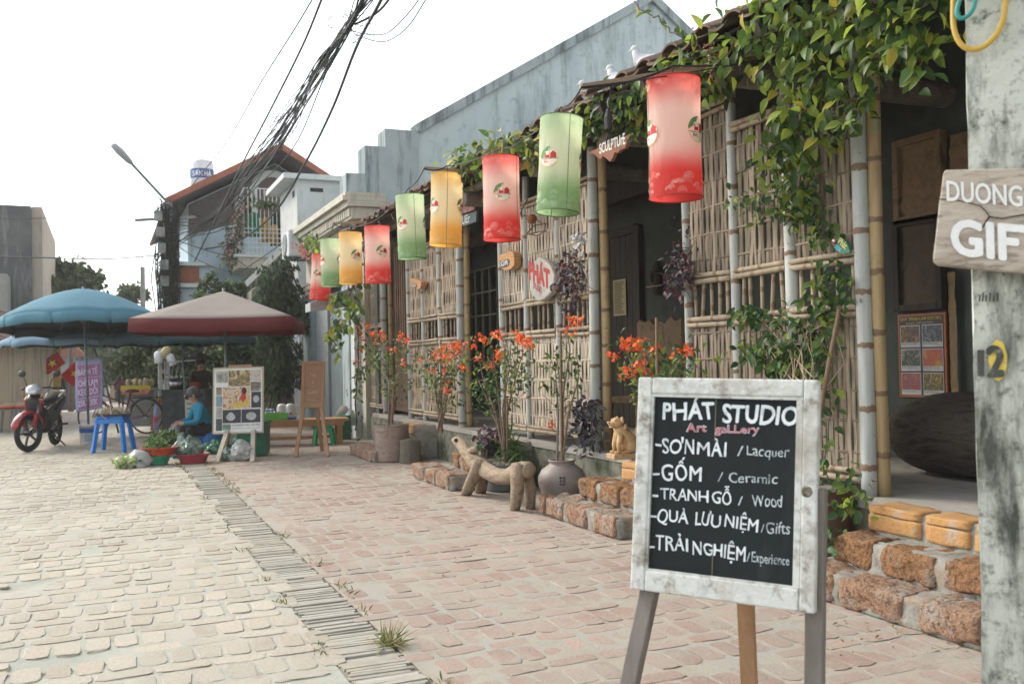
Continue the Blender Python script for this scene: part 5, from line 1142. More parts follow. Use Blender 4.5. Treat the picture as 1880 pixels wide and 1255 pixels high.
# ================================================================== market stall under the umbrellas
STEEL = mat('dull pole metal', [(.10, .13, .14), (.17, .20, .21)], scale=8, rough=.5, metal=.3)
def fabric(name, c, trans=.25): return mat(name, [tuple(x*.88 for x in c), tuple(min(1, x*1.08) for x in c)], scale=3, rough=.8, trans=trans, bump=.25, bscale=9)
def umbrella(lab, base, rad, z_rim, z_top, top_m, under_m, val, n=10, pole_r=.02, pole_z0=0.0, rz=0.0, sides=None, off=(0, 0), pole_m=None):
    r = thing('market_umbrella', lab, 'umbrella', base, rz, 'market umbrellas over the stalls'); vs = []; fs = []
    n = sides or n; M = 5 if sides is None else 8; rings = 8; N = n*M
    def rim_r(a):
        k = a/(2*math.pi/n); f = k-math.floor(k)
        if sides: return rad*math.cos(math.pi/n)/math.cos((f-.5)*2*math.pi/n)
        return rad*(1-.055*math.sin(math.pi*f))
    for i in range(rings+1):
        t = i/rings
        for k in range(N):
            a = 2*math.pi*k/N + (math.pi/4 if sides else 0); f = (k % M)/M; rr = rim_r(2*math.pi*k/N)*t
            zz = z_top-(z_top-z_rim)*((t**1.55) if sides is None else t) + .04*t*math.sin(math.pi*f)*(1 if sides is None else -.4)
            vs.append((off[0]+rr*math.cos(a), off[1]+rr*math.sin(a), zz))
    fs = [((i+1)*N+k, (i+1)*N+(k+1) % N, i*N+(k+1) % N, i*N+k) for i in range(rings) for k in range(N)]
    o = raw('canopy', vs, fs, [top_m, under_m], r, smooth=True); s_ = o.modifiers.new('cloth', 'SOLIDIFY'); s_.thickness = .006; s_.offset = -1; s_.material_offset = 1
    vs = []; fs = []
    for k in range(n):
        for j in range(M+1):
            q = k*M+j; a = 2*math.pi*q/N+(math.pi/4 if sides else 0); rr = rim_r(2*math.pi*(q % N)/N); f = j/M; zz = z_rim + .04*math.sin(math.pi*f)*(1 if sides is None else -.4)
            g_ = .012 if sides is None else 0
            a2 = a + (g_ if j == 0 else -g_ if j == M else 0); d = val*(1+.05*math.sin(q*2.3))
            for (rk, dz) in ((1.0, .002), (1.012, -d*.5), (1.0+.02*math.sin(q*1.7), -d)): vs.append((off[0]+rr*rk*math.cos(a2 if dz < -d*.6 else a), off[1]+rr*rk*math.sin(a2 if dz < -d*.6 else a), zz+dz))
        b = k*(M+1)*3
        for j in range(M):
            for t in range(2): fs.append((b+j*3+t+1, b+(j+1)*3+t+1, b+(j+1)*3+t, b+j*3+t))
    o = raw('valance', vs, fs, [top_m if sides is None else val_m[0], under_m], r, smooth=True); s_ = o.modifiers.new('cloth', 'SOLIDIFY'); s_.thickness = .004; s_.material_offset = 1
    mb = MB(); mb.tube([(0, 0, pole_z0), (off[0]*.4, off[1]*.4, z_rim*.6), (off[0], off[1], z_top+.04)], pole_r, 10); mb.build('pole', pole_m or STEEL, r, smooth=True)
    mb = MB()
    for k in range(n):
        a = 2*math.pi*k/n+(math.pi/4 if sides else 0); e = rim_r(0) if not sides else rad; prev = None
        pts = [(off[0]+e*t*math.cos(a), off[1]+e*t*math.sin(a), z_top-(z_top-z_rim)*(t**1.55 if sides is None else t)-.014) for t in (0, .35, .7, .97)]; mb.tube(pts, .006, 4)
        mb.tube([(off[0], off[1], z_rim-.02), pts[1]], .005, 4)
    mb.build('ribs', STEEL, r); return r
val_m = [fabric('maroon valance', (.10, .015, .016), .0)]
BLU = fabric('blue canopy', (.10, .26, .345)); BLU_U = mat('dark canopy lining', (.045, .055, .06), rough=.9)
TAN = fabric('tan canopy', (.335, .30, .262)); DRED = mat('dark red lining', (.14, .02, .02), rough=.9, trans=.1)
b1 = g(163, 815)
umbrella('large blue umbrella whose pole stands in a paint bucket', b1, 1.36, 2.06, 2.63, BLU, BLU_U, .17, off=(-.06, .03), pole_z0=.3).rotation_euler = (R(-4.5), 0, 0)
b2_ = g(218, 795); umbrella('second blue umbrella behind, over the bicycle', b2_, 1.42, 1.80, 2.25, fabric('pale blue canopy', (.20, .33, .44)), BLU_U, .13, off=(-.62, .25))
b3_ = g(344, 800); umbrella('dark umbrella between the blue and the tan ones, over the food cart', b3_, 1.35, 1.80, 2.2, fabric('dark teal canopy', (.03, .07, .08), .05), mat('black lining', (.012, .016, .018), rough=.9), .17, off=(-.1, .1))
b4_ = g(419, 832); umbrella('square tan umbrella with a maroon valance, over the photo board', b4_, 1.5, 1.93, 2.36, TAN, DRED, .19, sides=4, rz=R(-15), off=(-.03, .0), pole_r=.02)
# bucket
WHP = mat('white plastic', [(.50, .52, .53), (.62, .63, .64)], scale=5, rough=.5, dirt=((.3, .3, .28), 6, .2)); BLP = plain('blue plastic', (.015, .19, .58), .4); REDPL = plain('red plastic', (.50, .05, .03), .4)
r = thing('paint_bucket', 'white paint bucket with a blue label holding the blue umbrella pole', 'bucket', b1); mb = MB()
mb.lathe([(0, 0), (.125, 0), (.13, .01), (.145, .30), (.152, .30), (.155, .315), (.155, .335), (.148, .34), (.13, .335), (0, .30)], n=28); mb.build('body', WHP, r, smooth=True)
mb = MB(); mb.lathe([(.1415, .20), (.1455, .27)], n=28); mb.build('label_band', mat('blue label', [(.02, .08, .35), (.03, .12, .45)], scale=3), r)
mb = MB(); d = math.atan2(-b1.y, -b1.x)
for k in range(5): a = d-.5+k*.18; mb.quad((.1385*math.cos(a), .1385*math.sin(a), .06), (.1385*math.cos(a+.12), .1385*math.sin(a+.12), .06), (.1445*math.cos(a+.2), .1445*math.sin(a+.2), .18), (.1445*math.cos(a+.1), .1445*math.sin(a+.1), .18))
mb.build('label_picture', mat('label art', [(.12, .2, .42), (.45, .5, .55)], scale=30, rough=.5), r)
# blue plastic stool with a tray of noodles
def stool(name, lab, loc, w_, h, m, rz=0.0, group=None, open_=True):
    r = thing(name, lab, 'stool', loc, rz, group); mb = MB(); mb.box((0, 0, h-.02), (w_*.86, w_*.86, .04)); o = mb.build('seat', m, r); b_ = o.modifiers.new('bevel', 'BEVEL'); b_.width = .015; b_.segments = 3
    mb = MB(); mb.box((0, 0, h-.075), (w_*.9, w_*.9, .07), taper=(.95, .95)); mb.build('apron', m, r)
    for sx_ in (-1, 1):
        for sy_ in (-1, 1):
            mb = MB(); a = V((sx_*w_*.37, sy_*w_*.37, h-.05)); b = V((sx_*w_*.5, sy_*w_*.5, 0)); mb.bar(a, b, .055, .055, up=(sx_, sy_, 0)); mb.build('leg', m, r)
    return r
sp_ = g(209, 828); SH_ = .545
stool('plastic_stool', 'bright blue plastic stool carrying a tray of dried noodles', sp_, .46, SH_, BLP, R(-18))
r = thing('noodle_tray', 'round dark tray heaped with dried noodles on the blue stool', 'tray', sp_+V((0, 0, SH_))); mb = MB(); mb.lathe([(0, .004), (.24, .004), (.28, .03), (.27, .035), (.235, .015), (0, .012)], n=26); mb.build('tray', mat('basket tray', [(.08, .05, .035), (.15, .10, .065)], scale=12), r)
P = rng.normal(size=(420, 3))*np.array([.085, .085, .022])+np.array([0, 0, .055]); leaves('noodles', P, .09, mat('dry noodle', [(.34, .27, .19), (.48, .40, .29)], scale=9, island=.25), r, bias=(0, 0, 0), ratio=.16, curl=.7)
# ---- bicycle
RUB = mat('tyre rubber', [(.014, .014, .015), (.03, .03, .031)], scale=9, rough=.8); CHR = plain('dull chrome', (.35, .36, .37), .3, 1.0); BLKP = mat('black paint', (.012, .012, .014), rough=.3, coat=.3)
MARP = mat('maroon paint', [(.10, .015, .015), (.14, .02, .02)], rough=.35, coat=.3)
def wheel(parent, c, rad, tyre, spokes, w_=.0, alloy=None, rim_m=CHR):
    mb = MB(); N = 36; mb.tube([(c[0]+rad*math.cos(2*math.pi*k/N), c[1], c[2]+rad*math.sin(2*math.pi*k/N)) for k in range(N+1)], tyre, 8, cap=False); o = mb.build('wheel', RUB, parent, smooth=True)
    mb = MB(); rr = rad-tyre*.9; mb.tube([(c[0]+rr*math.cos(2*math.pi*k/N), c[1], c[2]+rr*math.sin(2*math.pi*k/N)) for k in range(N+1)], tyre*.42, 6, cap=False); mb.tube([(c[0], c[1]-.05, c[2]), (c[0], c[1]+.05, c[2])], .022 if not alloy else .045, 10)
    mb.build('rim', rim_m, o)
    mb = MB()
    for k in range(spokes):
        a = 2*math.pi*k/spokes; e = (c[0]+rr*math.cos(a), c[1], c[2]+rr*math.sin(a))
        if alloy: mb.bar((c[0]+.03*math.cos(a), c[1], c[2]+.03*math.sin(a)), e, .03, .022, up=(0, 1, 0))
        else: mb.tube([(c[0]+.018*math.cos(a+.7), c[1]+(.03 if k % 2 else -.03), c[2]+.018*math.sin(a+.7)), e], .0016, 3)
    mb.build('spokes', rim_m, o); return o
f_, r_b = g(176, 797), g(266, 796); d = f_-r_b
bk = thing('bicycle', 'old maroon bicycle with a rear rack parked across the street behind the stool', 'bicycle', (f_+r_b)/2, math.atan2(d.y, d.x))
WB = 1.06; wheel(bk, (WB/2, 0, .335), .32, .017, 28); wheel(bk, (-WB/2, 0, .335), .32, .017, 28)
mb = MB(); hd, hb, bb, st_ = (.36, 0, .82), (.40, 0, .66), (-.08, 0, .30), (-.22, 0, .78)
for a, b, q in ((hd, hb, .02), (hb, bb, .019), ((.38, 0, .76), (-.16, 0, .56), .016), (bb, st_, .016)): mb.tube([a, b], q, 8)
for sg in (-.05, .05): mb.tube([bb, (-WB/2, sg, .335)], .01, 6); mb.tube([(-.2, 0, .68), (-WB/2, sg, .335)], .009, 6)
mb.build('frame', MARP, bk, smooth=True)
mb = MB()
for sg in (-.05, .05): mb.tube([(.405, sg*.6, .64), (.45, sg, .5), (WB/2, sg, .335)], .011, 6)
mb.build('fork', MARP, bk, smooth=True)
mb = MB(); mb.tube([(.355, 0, .82), (.345, 0, .93)], .012, 6); mb.tube([(.22, -.27, .95), (.34, -.2, .94), (.36, 0, .93), (.34, .2, .94), (.22, .27, .95)], .012, 6); mb.build('handlebar', CHR, bk, smooth=True)
mb = MB(); mb.ball((-.25, 0, .82), (.14, .075, .035), 12); mb.tube([st_, (-.24, 0, .80)], .013, 6); mb.build('saddle', mat('brown saddle', (.10, .045, .03), rough=.5), bk, smooth=True)
mb = MB()
for sg in (-.07, .07): mb.tube([(-.26, sg, .69), (-.85, sg, .69)], .009, 5); mb.tube([(-.8, sg, .69), (-WB/2, sg*.8, .335)], .008, 5)
for k in range(5): mb.tube([(-.3-.12*k, -.07, .69), (-.3-.12*k, .07, .69)], .007, 5)
mb.build('rack', BLKP, bk)
mb = MB(); mb.lathe([(.09, -.004), (.09, .004), (.03, .004), (.03, -.004), (.09, -.004)], (bb[0], -.06, bb[2]), 20, M=Matrix.Rotation(R(90), 3, 'X')); mb.tube([(bb[0], -.08, bb[2]), (bb[0]+.12, -.08, bb[2]-.12), (bb[0]+.12, -.16, bb[2]-.12)], .01, 6); mb.tube([(bb[0], .08, bb[2]), (bb[0]-.12, .08, bb[2]+.12), (bb[0]-.12, .16, bb[2]+.12)], .01, 6)
mb.tube([(bb[0], -.06, bb[2]+.085), (-WB/2, -.06, .37)], .005, 4); mb.tube([(bb[0], -.06, bb[2]-.085), (-WB/2, -.06, .30)], .005, 4); mb.build('crank', CHR, bk)
for cx_ in (WB/2, -WB/2):
    mb = MB(); vs_ = []; pts = [(cx_+.352*math.cos(t), 0, .335+.352*math.sin(t)) for t in [R(20+ (0 if cx_ > 0 else 10))+R(130)*k/12 for k in range(13)]]; mb.tube(pts, .026, 6, flat=.35); mb.build('mudguard', BLKP, bk, smooth=True)
# ---- underbone motorbike
mf, mr = g(50, 829), g(80, 815); d = mf-mr
mo = thing('motorbike', 'red and black underbone motorbike parked on the brick street', 'motorbike', mf-d.normalized()*.6+V((RGT.x, RGT.y, 0))*.15, math.atan2(d.y, d.x)-R(8))
RED = mat('red bike paint', [(.22, .012, .02), (.28, .02, .028)], rough=.25, coat=.6); BLK = mat('black bike plastic', (.012, .012, .013), rough=.35); SIL = mat('silver cowl', [(.30, .33, .35), (.42, .45, .47)], rough=.3, metal=.4); ALU = plain('dark alloy', (.06, .062, .065), .4, .6)
wheel(mo, (.60, 0, .285), .245, .042, 5, alloy=True, rim_m=ALU); wheel(mo, (-.60, 0, .285), .24, .048, 5, alloy=True, rim_m=ALU)
mb = MB()
for sg in (-.085, .085): mb.tube([(.60, sg, .285), (.50, sg, .56), (.44, sg*.8, .72)], [.02, .024, .026], 8)
mb.build('fork', plain('grey fork', (.14, .145, .15), .4, .6), mo, smooth=True)
mb = MB(); pts = [(.6+.31*math.cos(t), 0, .30+.31*math.sin(t)) for t in [R(12)+R(150)*k/14 for k in range(15)]]; mb.tube(pts, [.035]+[.075]*12+[.06, .03], 10, flat=.4); mb.tube([(.60, .09, .38), (.53, .09, .58)], .035, 6); mb.tube([(.60, -.09, .38), (.53, -.09, .58)], .035, 6); mb.build('front_fender', RED, mo, smooth=True)
mb = MB(); mb.tube([(.42, 0, .88), (.44, 0, .76), (.38, 0, .60), (.30, 0, .45), (.22, 0, .34)], [.09, .13, .16, .15, .08], 12, flat=.55); mb.build('leg_shield', BLK, mo, smooth=True)
for sg in (-1, 1):
    mb = MB(); pr = [(.50, .80), (.47, .66), (.40, .54), (.30, .40), (.24, .40), (.33, .58), (.36, .74), (.40, .86)]
    mb.prism(pr, (0, sg*.125, 0), (1, 0, 0), (0, 0, 1), (0, sg, 0), .03); o = mb.build('shield_panel', RED, mo); b_ = o.modifiers.new('bevel', 'BEVEL'); b_.width = .012; b_.segments = 2
    mb = MB(); pr = [(.22, .66), (.05, .60), (-.25, .60), (-.62, .74), (-.82, .82), (-.80, .70), (-.55, .56), (-.30, .42), (-.02, .40), (.16, .48)]
    mb.prism(pr, (0, sg*.115, 0), (1, 0, 0), (0, 0, 1), (0, sg, 0), .07); o = mb.build('side_panel', BLK, mo); b_ = o.modifiers.new('bevel', 'BEVEL'); b_.width = .02; b_.segments = 2
    mb = MB(); mb.ball((.465, sg*.11, .80), (.03, .035, .022), 8); mb.build('turn_signal', plain('orange lens', (.5, .22, .08), .3), mo, smooth=True)
mb = MB(); mb.tube([(.34, 0, .58), (.15, 0, .50), (-.2, 0, .50), (-.6, 0, .66)], [.07, .085, .09, .06], 10); mb.tube([(.1, 0, .36), (-.28, 0, .34)], [.11, .10], 12); mb.build('engine', BLK, mo, smooth=True)
mb = MB(); mb.tube([(.14, 0, .70), (.0, 0, .735), (-.25, 0, .755), (-.5, 0, .80), (-.72, 0, .83)], [.06, .11, .125, .12, .07], 12, flat=.5); mb.build('seat', mat('black seat', (.02, .02, .02), rough=.55), mo, smooth=True)
mb = MB()
for sg in (-1, 1): mb.tube([(-.42, sg*.10, .80), (-.62, sg*.12, .87), (-.84, sg*.09, .90), (-.88, 0, .90)], .014, 8)
mb.build('grab_rail', plain('white rail', (.6, .6, .6), .3), mo, smooth=True)
mb = MB(); mb.tube([(.36, 0, .97), (.43, 0, .97), (.50, 0, .945), (.545, 0, .91)], [.07, .125, .13, .06], 14, flat=.62); mb.build('cowl', SIL, mo, smooth=True)
mb = MB(); mb.ball((.525, 0, .925), (.045, .10, .042), 14); mb.build('headlight', mat('headlight glass', (.55, .58, .6), rough=.12, spec=.8), mo, smooth=True)
mb = MB(); mb.tube([(.30, -.36, .965), (.37, -.16, .985), (.39, 0, .98), (.37, .16, .985), (.30, .36, .965)], .014, 8); mb.build('handlebar', BLK, mo, smooth=True)
for sg in (-1, 1):
    mb = MB(); mb.tube([(.30, sg*.36, .965), (.335, sg*.24, .977)], .02, 8); mb.tube([(.36, sg*.22, .985), (.40, sg*.3, .96)], .006, 5); mb.build('grip', RUB, mo, smooth=True)
    mb = MB(); mb.tube([(.37, sg*.2, .99), (.37, sg*.24, 1.10), (.36, sg*.30, 1.17)], .007, 6); mb.ball((.35, sg*.315, 1.205), (.02, .075, .055), 12); mb.build('mirror', BLK, mo, smooth=True)
mb = MB(); mb.tube([(.05, -.13, .28), (-.3, -.15, .27), (-.75, -.17, .36)], [.02, .04, .045], 10); mb.build('exhaust', plain('exhaust grey', (.10, .10, .105), .4, .7), mo, smooth=True)
mb = MB(); mb.tube([(-.02, .12, .25), (-.10, .30, .03)], .012, 6); mb.build('kickstand', BLK, mo)
mb = MB()
for sg in (-1, 1): mb.tube([(.02, sg*.1, .28), (.02, sg*.28, .28)], .016, 6); mb.tube([(-.32, sg*.12, .36), (-.36, sg*.27, .37)], .018, 6)
mb.build('foot_peg', RUB, mo)
M_ = Matrix.Translation((.5, 0, 0)) @ Matrix.Rotation(R(-22), 4, 'Z') @ Matrix.Translation((-.5, 0, 0))
for k in kids(mo):                                        # steering turned aside as it was parked
    if k.name.split('.')[0] in ('fork', 'front_fender', 'cowl', 'headlight', 'handlebar', 'grip', 'mirror') or (k.name.startswith('wheel') and k.data.vertices[0].co.x > 0): k.matrix_local = M_
# ---- photo board and cafe board on easels
def easel(name, lab, cat, px_tl, px_tr, px_bl, ft, frame_m, leg_m, dpt, wood=False):
    TLb = dp(*px_tl, dpt+.12); TRb = dp(*px_tr, dpt+.12-(.0)); BLb = dp(*px_bl, dpt)
    ax = (TRb-TLb).normalized(); dn = (BLb-TLb); h = dn.length; dn.normalize(); dn = (dn-ax*dn.dot(ax)).normalized(); w_ = (TRb-TLb).length; an = dn.cross(ax).normalized()
    if an.dot(TLb-O) > 0: an = -an
    c = TLb+ax*w_/2+dn*h; r = thing(name, lab, cat, (c.x, c.y, 0)); o_ = r.location[:]
    rt = Matrix((ax, dn, ax.cross(dn))).transposed()
    return r, o_, TLb, ax, dn, an, w_, h, rt
BLON = mat('pale board frame', [(.36, .30, .22), (.45, .38, .29)], scale=5, rough=.7); GRW = mat('pale grey leg', [(.30, .28, .23), (.42, .39, .33)], scale=5, stretch=(4, 4, 1), rough=.8)
r, o_, TLb, ax, dn, an, w_, h, rt = easel('photo_board', 'pale framed board of temple and craft photos on an easel by the vegetables', 'display board', (391, 675), (484, 672), (381, 797), None, BLON, GRW, 13.0)
def sl(mb, u0, u1, v0, v1, t0, t1): mb.box(TLb+ax*(u0+u1)/2*w_+dn*(v0+v1)/2*h+an*(t0+t1)/2, ((u1-u0)*w_, (v1-v0)*h, t1-t0), rot=rt)
mb = MB(); sl(mb, 0, 1, 0, 1, -.03, 0); mb.build('frame', BLON, r, org=o_)
mb = MB(); sl(mb, .03, .97, .022, .978, 0, .003); mb.build('sheet', mat('white print sheet', (.62, .64, .62), rough=.5), r, org=o_)
PH = [((.07, .06, .30, .23), [(.10, .13, .13), (.42, .40, .34), (.05, .06, .06)]), ((.31, .05, .74, .29), [(.38, .36, .30), (.07, .06, .04), (.45, .33, .12), (.5, .48, .42)]), ((.75, .05, .95, .22), [(.40, .33, .24), (.48, .45, .42), (.2, .13, .1)]), ((.75, .23, .95, .37), [(.35, .26, .15), (.08, .06, .05), (.4, .38, .34)]),
      ((.20, .30, .74, .63), [(.42, .06, .035), (.50, .36, .07), (.52, .5, .45), (.30, .03, .02), (.48, .30, .05)]), ((.76, .38, .95, .62), [(.02, .022, .028), (.03, .032, .04)]), ((.07, .30, .18, .42), [(.35, .30, .22), (.12, .1, .08)]), ((.07, .43, .19, .59), [(.04, .12, .16), (.22, .32, .36), (.03, .04, .05)]), ((.07, .60, .19, .76), [(.20, .20, .18), (.42, .41, .37)]),
      ((.20, .64, .56, .84), [(.022, .024, .03), (.032, .034, .042)]), ((.57, .64, .94, .84), [(.022, .024, .03), (.032, .034, .042)]), ((.07, .77, .19, .95), [(.03, .03, .032), (.09, .09, .09)]), ((.20, .855, .36, .94), [(.03, .12, .08), (.2, .35, .25)])]
for k, (q, cs) in enumerate(PH):
    mb = MB(); sl(mb, q[0], q[2], q[1], q[3], .003, .005); mb.build('picture', mat('board picture %d' % k, cs, scale=6+k, rough=.45, detail=3, dist=2), r, org=o_)
def blob(u, v, ru, rv, m, t=.0056, nm='picture_detail'):
    mb = MB(); mb.add([TLb+ax*(u+ru*math.cos(2*math.pi*k/20))*w_+dn*(v+rv*math.sin(2*math.pi*k/20))*h+an*t for k in range(20)], [tuple(range(20))]); mb.build(nm, m, r, org=o_)
SILV = mat('silver pot photo', [(.22, .23, .24), (.5, .5, .48)], scale=30, rough=.4); GOLDP = mat('gold fruit photo', [(.42, .28, .04), (.58, .43, .10)], scale=22, rough=.4)
for a_ in ((.36, .75, .09, .055), (.76, .745, .10, .06), (.855, .49, .06, .055)): blob(*a_, SILV)
blob(.36, .70, .05, .02, SILV, .0058); blob(.52, .57, .13, .045, GOLDP); blob(.67, .54, .06, .05, GOLDP, .006); blob(.61, .45, .05, .09, mat('red ribbon photo', (.5, .05, .03)), .0054); blob(.62, .36, .05, .05, mat('dark photo', (.05, .03, .03)), .0062); blob(.18, .15, .09, .06, mat('grey wheel photo', [(.08, .09, .1), (.5, .5, .47)], scale=18), .0056)
fit('NHÀ GƯƠNG BÁT TRÀNG - CỔNG ĐÌNH', TLb+ax*.385*w_+dn*.885*h, TLb+ax*.93*w_+dn*.885*h, .022, an, plain('board ink', (.06, .06, .07)), r, o_, lift=.005, bold=.01)
fit('Gốm sứ sơn mài và tranh gỗ truyền thống', TLb+ax*.385*w_+dn*.925*h, TLb+ax*.93*w_+dn*.925*h, .014, an, plain('board ink', (.06, .06, .07)), r, o_, lift=.005, bold=.0)
mb = MB(); sl(mb, .30, .76, -.035, -.005, -.05, -.005); mb.build('clip_bar', mat('clip wood', (.36, .22, .15)), r, org=o_)
for (u, px, py) in ((.30, 398, 850), (.72, 464, 848)):
    a = TLb+ax*(u if u < .5 else .83)*w_*.95+dn*h*.93-an*.05; b = g(px, py); mb = MB(); mb.bar(a-(b-a).normalized()*.2, b, .06, .04, up=an); mb.build('leg', GRW, r, org=o_)
for (u, px, py) in ((.38, 411, 832), (.72, 452, 834)):
    a = TLb+ax*u*w_+dn*h*.7-an*.06; b = g(px, py); mb = MB(); mb.bar(a, b, .05, .04, up=an); mb.build('rear_leg', TLEG, r, org=o_)
r, o_, TLb, ax, dn, an, w_, h, rt = easel('cafe_board', 'brown wooden easel board with a faint chalked Café, before the grey shutter', 'easel', (555, 663), (597, 663), (552, 748), None, BLON, GRW, 13.5)
mb = MB(); sl(mb, 0, 1, 0, 1, -.02, 0); mb.build('board', mat('brown board wood', [(.24, .13, .075), (.32, .185, .11)], scale=4, stretch=(3, 3, 1), rough=.7), r, org=o_)
FRW = mat('brown frame wood', [(.28, .155, .085), (.36, .215, .13)], scale=4, rough=.65)
for q in ((0, .14, 0, 1), (.88, 1, 0, 1), (.14, .88, 0, .07), (.14, .88, .91, 1)): mb = MB(); sl(mb, *q, 0, .014); mb.build('frame_rail', FRW, r, org=o_)
for s, u0, u1, v, cap in (('Trà', .32, .62, .33, .05), ('&', .44, .54, .48, .04), ('Café', .27, .70, .70, .06), ('Kem', .34, .62, .86, .04)): fit(s, TLb+ax*u0*w_+dn*v*h, TLb+ax*u1*w_+dn*v*h, cap, an, mat('faint chalk', [(.34, .25, .19), (.5, .44, .38)], scale=30), r, o_, lift=.002, bold=.0, hand=.12)
for (u, v, px, py, nm) in ((.12, .9, 543, 839, 'leg'), (.86, .9, 602, 838, 'leg'), (.62, .85, 592, 828, 'rear_leg')):
    a = TLb+ax*u*w_+dn*v*h-an*.035; b = g(px, py); mb = MB(); mb.bar(a, b, .05, .035, up=an); mb.build(nm, FRW, r, org=o_)
# ---- people
SKIN = mat('skin', [(.33, .19, .13), (.40, .24, .165)], scale=6, rough=.6)
def person(lab, loc, rz, J, E, cols, hair=None, hat=False, group=None):
    """J: joint name -> (position, radius); E: bones (a, b, colour key); one skinned surface, faces coloured by the nearest bone"""
    r = thing('person', lab, 'person', loc, rz, group); names = list(J); me = bpy.data.meshes.new('body')
    me.from_pydata([J[n][0] for n in names], [(names.index(a), names.index(b)) for a, b, _ in E], []); tmp = bpy.data.objects.new('body', me); COL.objects.link(tmp)
    sk = tmp.modifiers.new('s', 'SKIN'); sk.use_smooth_shade = True; su = tmp.modifiers.new('d', 'SUBSURF'); su.levels = 2; su.render_levels = 2
    for i, n in enumerate(names):
        q = J[n][1]; q = q if isinstance(q, tuple) else (q, q); me.skin_vertices[0].data[i].radius = q; me.skin_vertices[0].data[i].use_root = (n == 'pelvis')
    dg = bpy.context.evaluated_depsgraph_get(); dg.update(); m2 = bpy.data.meshes.new_from_object(tmp.evaluated_get(dg)); bpy.data.objects.remove(tmp)
    keys = sorted(set(k for _, _, k in E)); seg = [(V(J[a][0]), V(J[b][0]), keys.index(k)) for a, b, k in E]
    m2.materials.clear()
    for p in m2.polygons:
        c = p.center; best = min(seg, key=lambda s_: (c-(s_[0]+(s_[1]-s_[0])*max(0, min(1, (c-s_[0]).dot(s_[1]-s_[0])/((s_[1]-s_[0]).length_squared+1e-9))))).length); p.material_index = best[2]
    mesh_obj('body', m2, [cols[k] for k in keys], r, True)
    hp = V(J['head'][0])
    if hair: 
        mb = MB(); mb.ball(hp+V((-.018, 0, .03)), (.105, .095, .10), 14); 
        if hair[1]: mb.ball(hp+V((-.12, 0, .0)), (.05, .05, .045), 10)
        mb.build('hair', hair[0], r, smooth=True)
    mb = MB(); mb.tube([hp+V((.085, 0, .0)), hp+V((.112, 0, -.03)), hp+V((.09, 0, -.04))], [.012, .016, .01], 6)
    for sg in (-1, 1): mb.ball(hp+V((0, sg*.085, -.02)), (.02, .012, .03), 8)
    mb.build('nose_and_ears', SKIN, r, smooth=True)
    mb = MB()
    for sg in (-1, 1): mb = MB(); mb.ball(hp+V((.082, sg*.033, .005)), (.012, .014, .008), 6); mb.build('eye', plain('dark features', (.05, .025, .02)), r)
    mb = MB(); mb.ball(hp+V((.086, 0, -.06)), (.01, .022, .006), 6); mb.build('mouth', plain('dark features', (.05, .025, .02)), r)
    if hat:
        mb = MB(); mb.lathe([(.0, .20), (.03, .185), (.26, .035), (.255, .03), (.02, .16)], hp+V((0, 0, .03)), 24); mb.build('conical_hat', hat, r, smooth=True)
    return r
def standing(h=1.62, stride=.0, arm=.0):
    s = h/1.62
    J = {'pelvis': ((0, 0, .86), (.12, .14)), 'belly': ((0, 0, 1.03), (.11, .135)), 'chest': ((0, 0, 1.22), (.115, .16)), 'neck': ((0, 0, 1.37), .06), 'chin': ((.015, 0, 1.44), .055), 'head': ((.01, 0, 1.52), (.095, .085)), 'crown': ((0, 0, 1.57), (.06, .055))}
    E = [('pelvis', 'belly', 'top'), ('belly', 'chest', 'top'), ('chest', 'neck', 'top'), ('neck', 'chin', 'skin'), ('chin', 'head', 'skin'), ('head', 'crown', 'skin')]
    for nm, sg in (('l', 1), ('r', -1)):
        J.update({nm+'sh': ((0, sg*.18, 1.30), .06), nm+'el': ((.0+arm*.4, sg*.24, 1.06), .045), nm+'wr': ((.06+arm, sg*.23, .86+arm*.5), .034), nm+'ha': ((.09+arm, sg*.22, .78+arm*.6), .036), nm+'hip': ((0, sg*.085, .80), .09), nm+'kn': ((.03+sg*stride*.5, sg*.09, .47), .062), nm+'an': ((-.02+sg*stride, sg*.09, .09), .042), nm+'to': ((.11+sg*stride, sg*.1, .035), .04)})
        E += [('chest', nm+'sh', 'top'), (nm+'sh', nm+'el', 'top'), (nm+'el', nm+'wr', 'top'), (nm+'wr', nm+'ha', 'skin'), ('pelvis', nm+'hip', 'leg'), (nm+'hip', nm+'kn', 'leg'), (nm+'kn', nm+'an', 'leg'), (nm+'an', nm+'to', 'shoe')]
    J = {k: ((p[0]*s, p[1]*s, p[2]*s), (q if not isinstance(q, tuple) else q)) for k, (p, q) in J.items()}; return J, E
DK = mat('dark cloth', [(.018, .02, .025), (.035, .037, .042)], rough=.9); HAIR = mat('black hair', (.012, .011, .011), rough=.6); GHAIR = mat('greying hair', [(.045, .047, .05), (.10, .10, .105)], scale=30, rough=.7)
def far(px, py, Y_):                                      # a point of the street at distance Y_
    p = ony(px, py, Y_); p.z = road_z(p.y); return p
J, E = standing(1.6, .12)
person('person in a maroon jacket and black trousers walking far down the street', far(222, 738, 44), R(80), J, E, {'top': mat('maroon jacket', (.10, .025, .04), rough=.9), 'leg': DK, 'skin': SKIN, 'shoe': DK}, (HAIR, True), group='people far down the street')
J, E = standing(1.62, .15)
person('person in a white and navy jacket walking far down the street', far(239, 738, 43), R(200), J, E, {'top': mat('white jacket', [(.05, .08, .14), (.45, .5, .55)], scale=1.6, rough=.9, detail=0), 'leg': DK, 'skin': SKIN, 'shoe': DK}, (HAIR, False), group='people far down the street')
J, E = standing(1.6, .0)
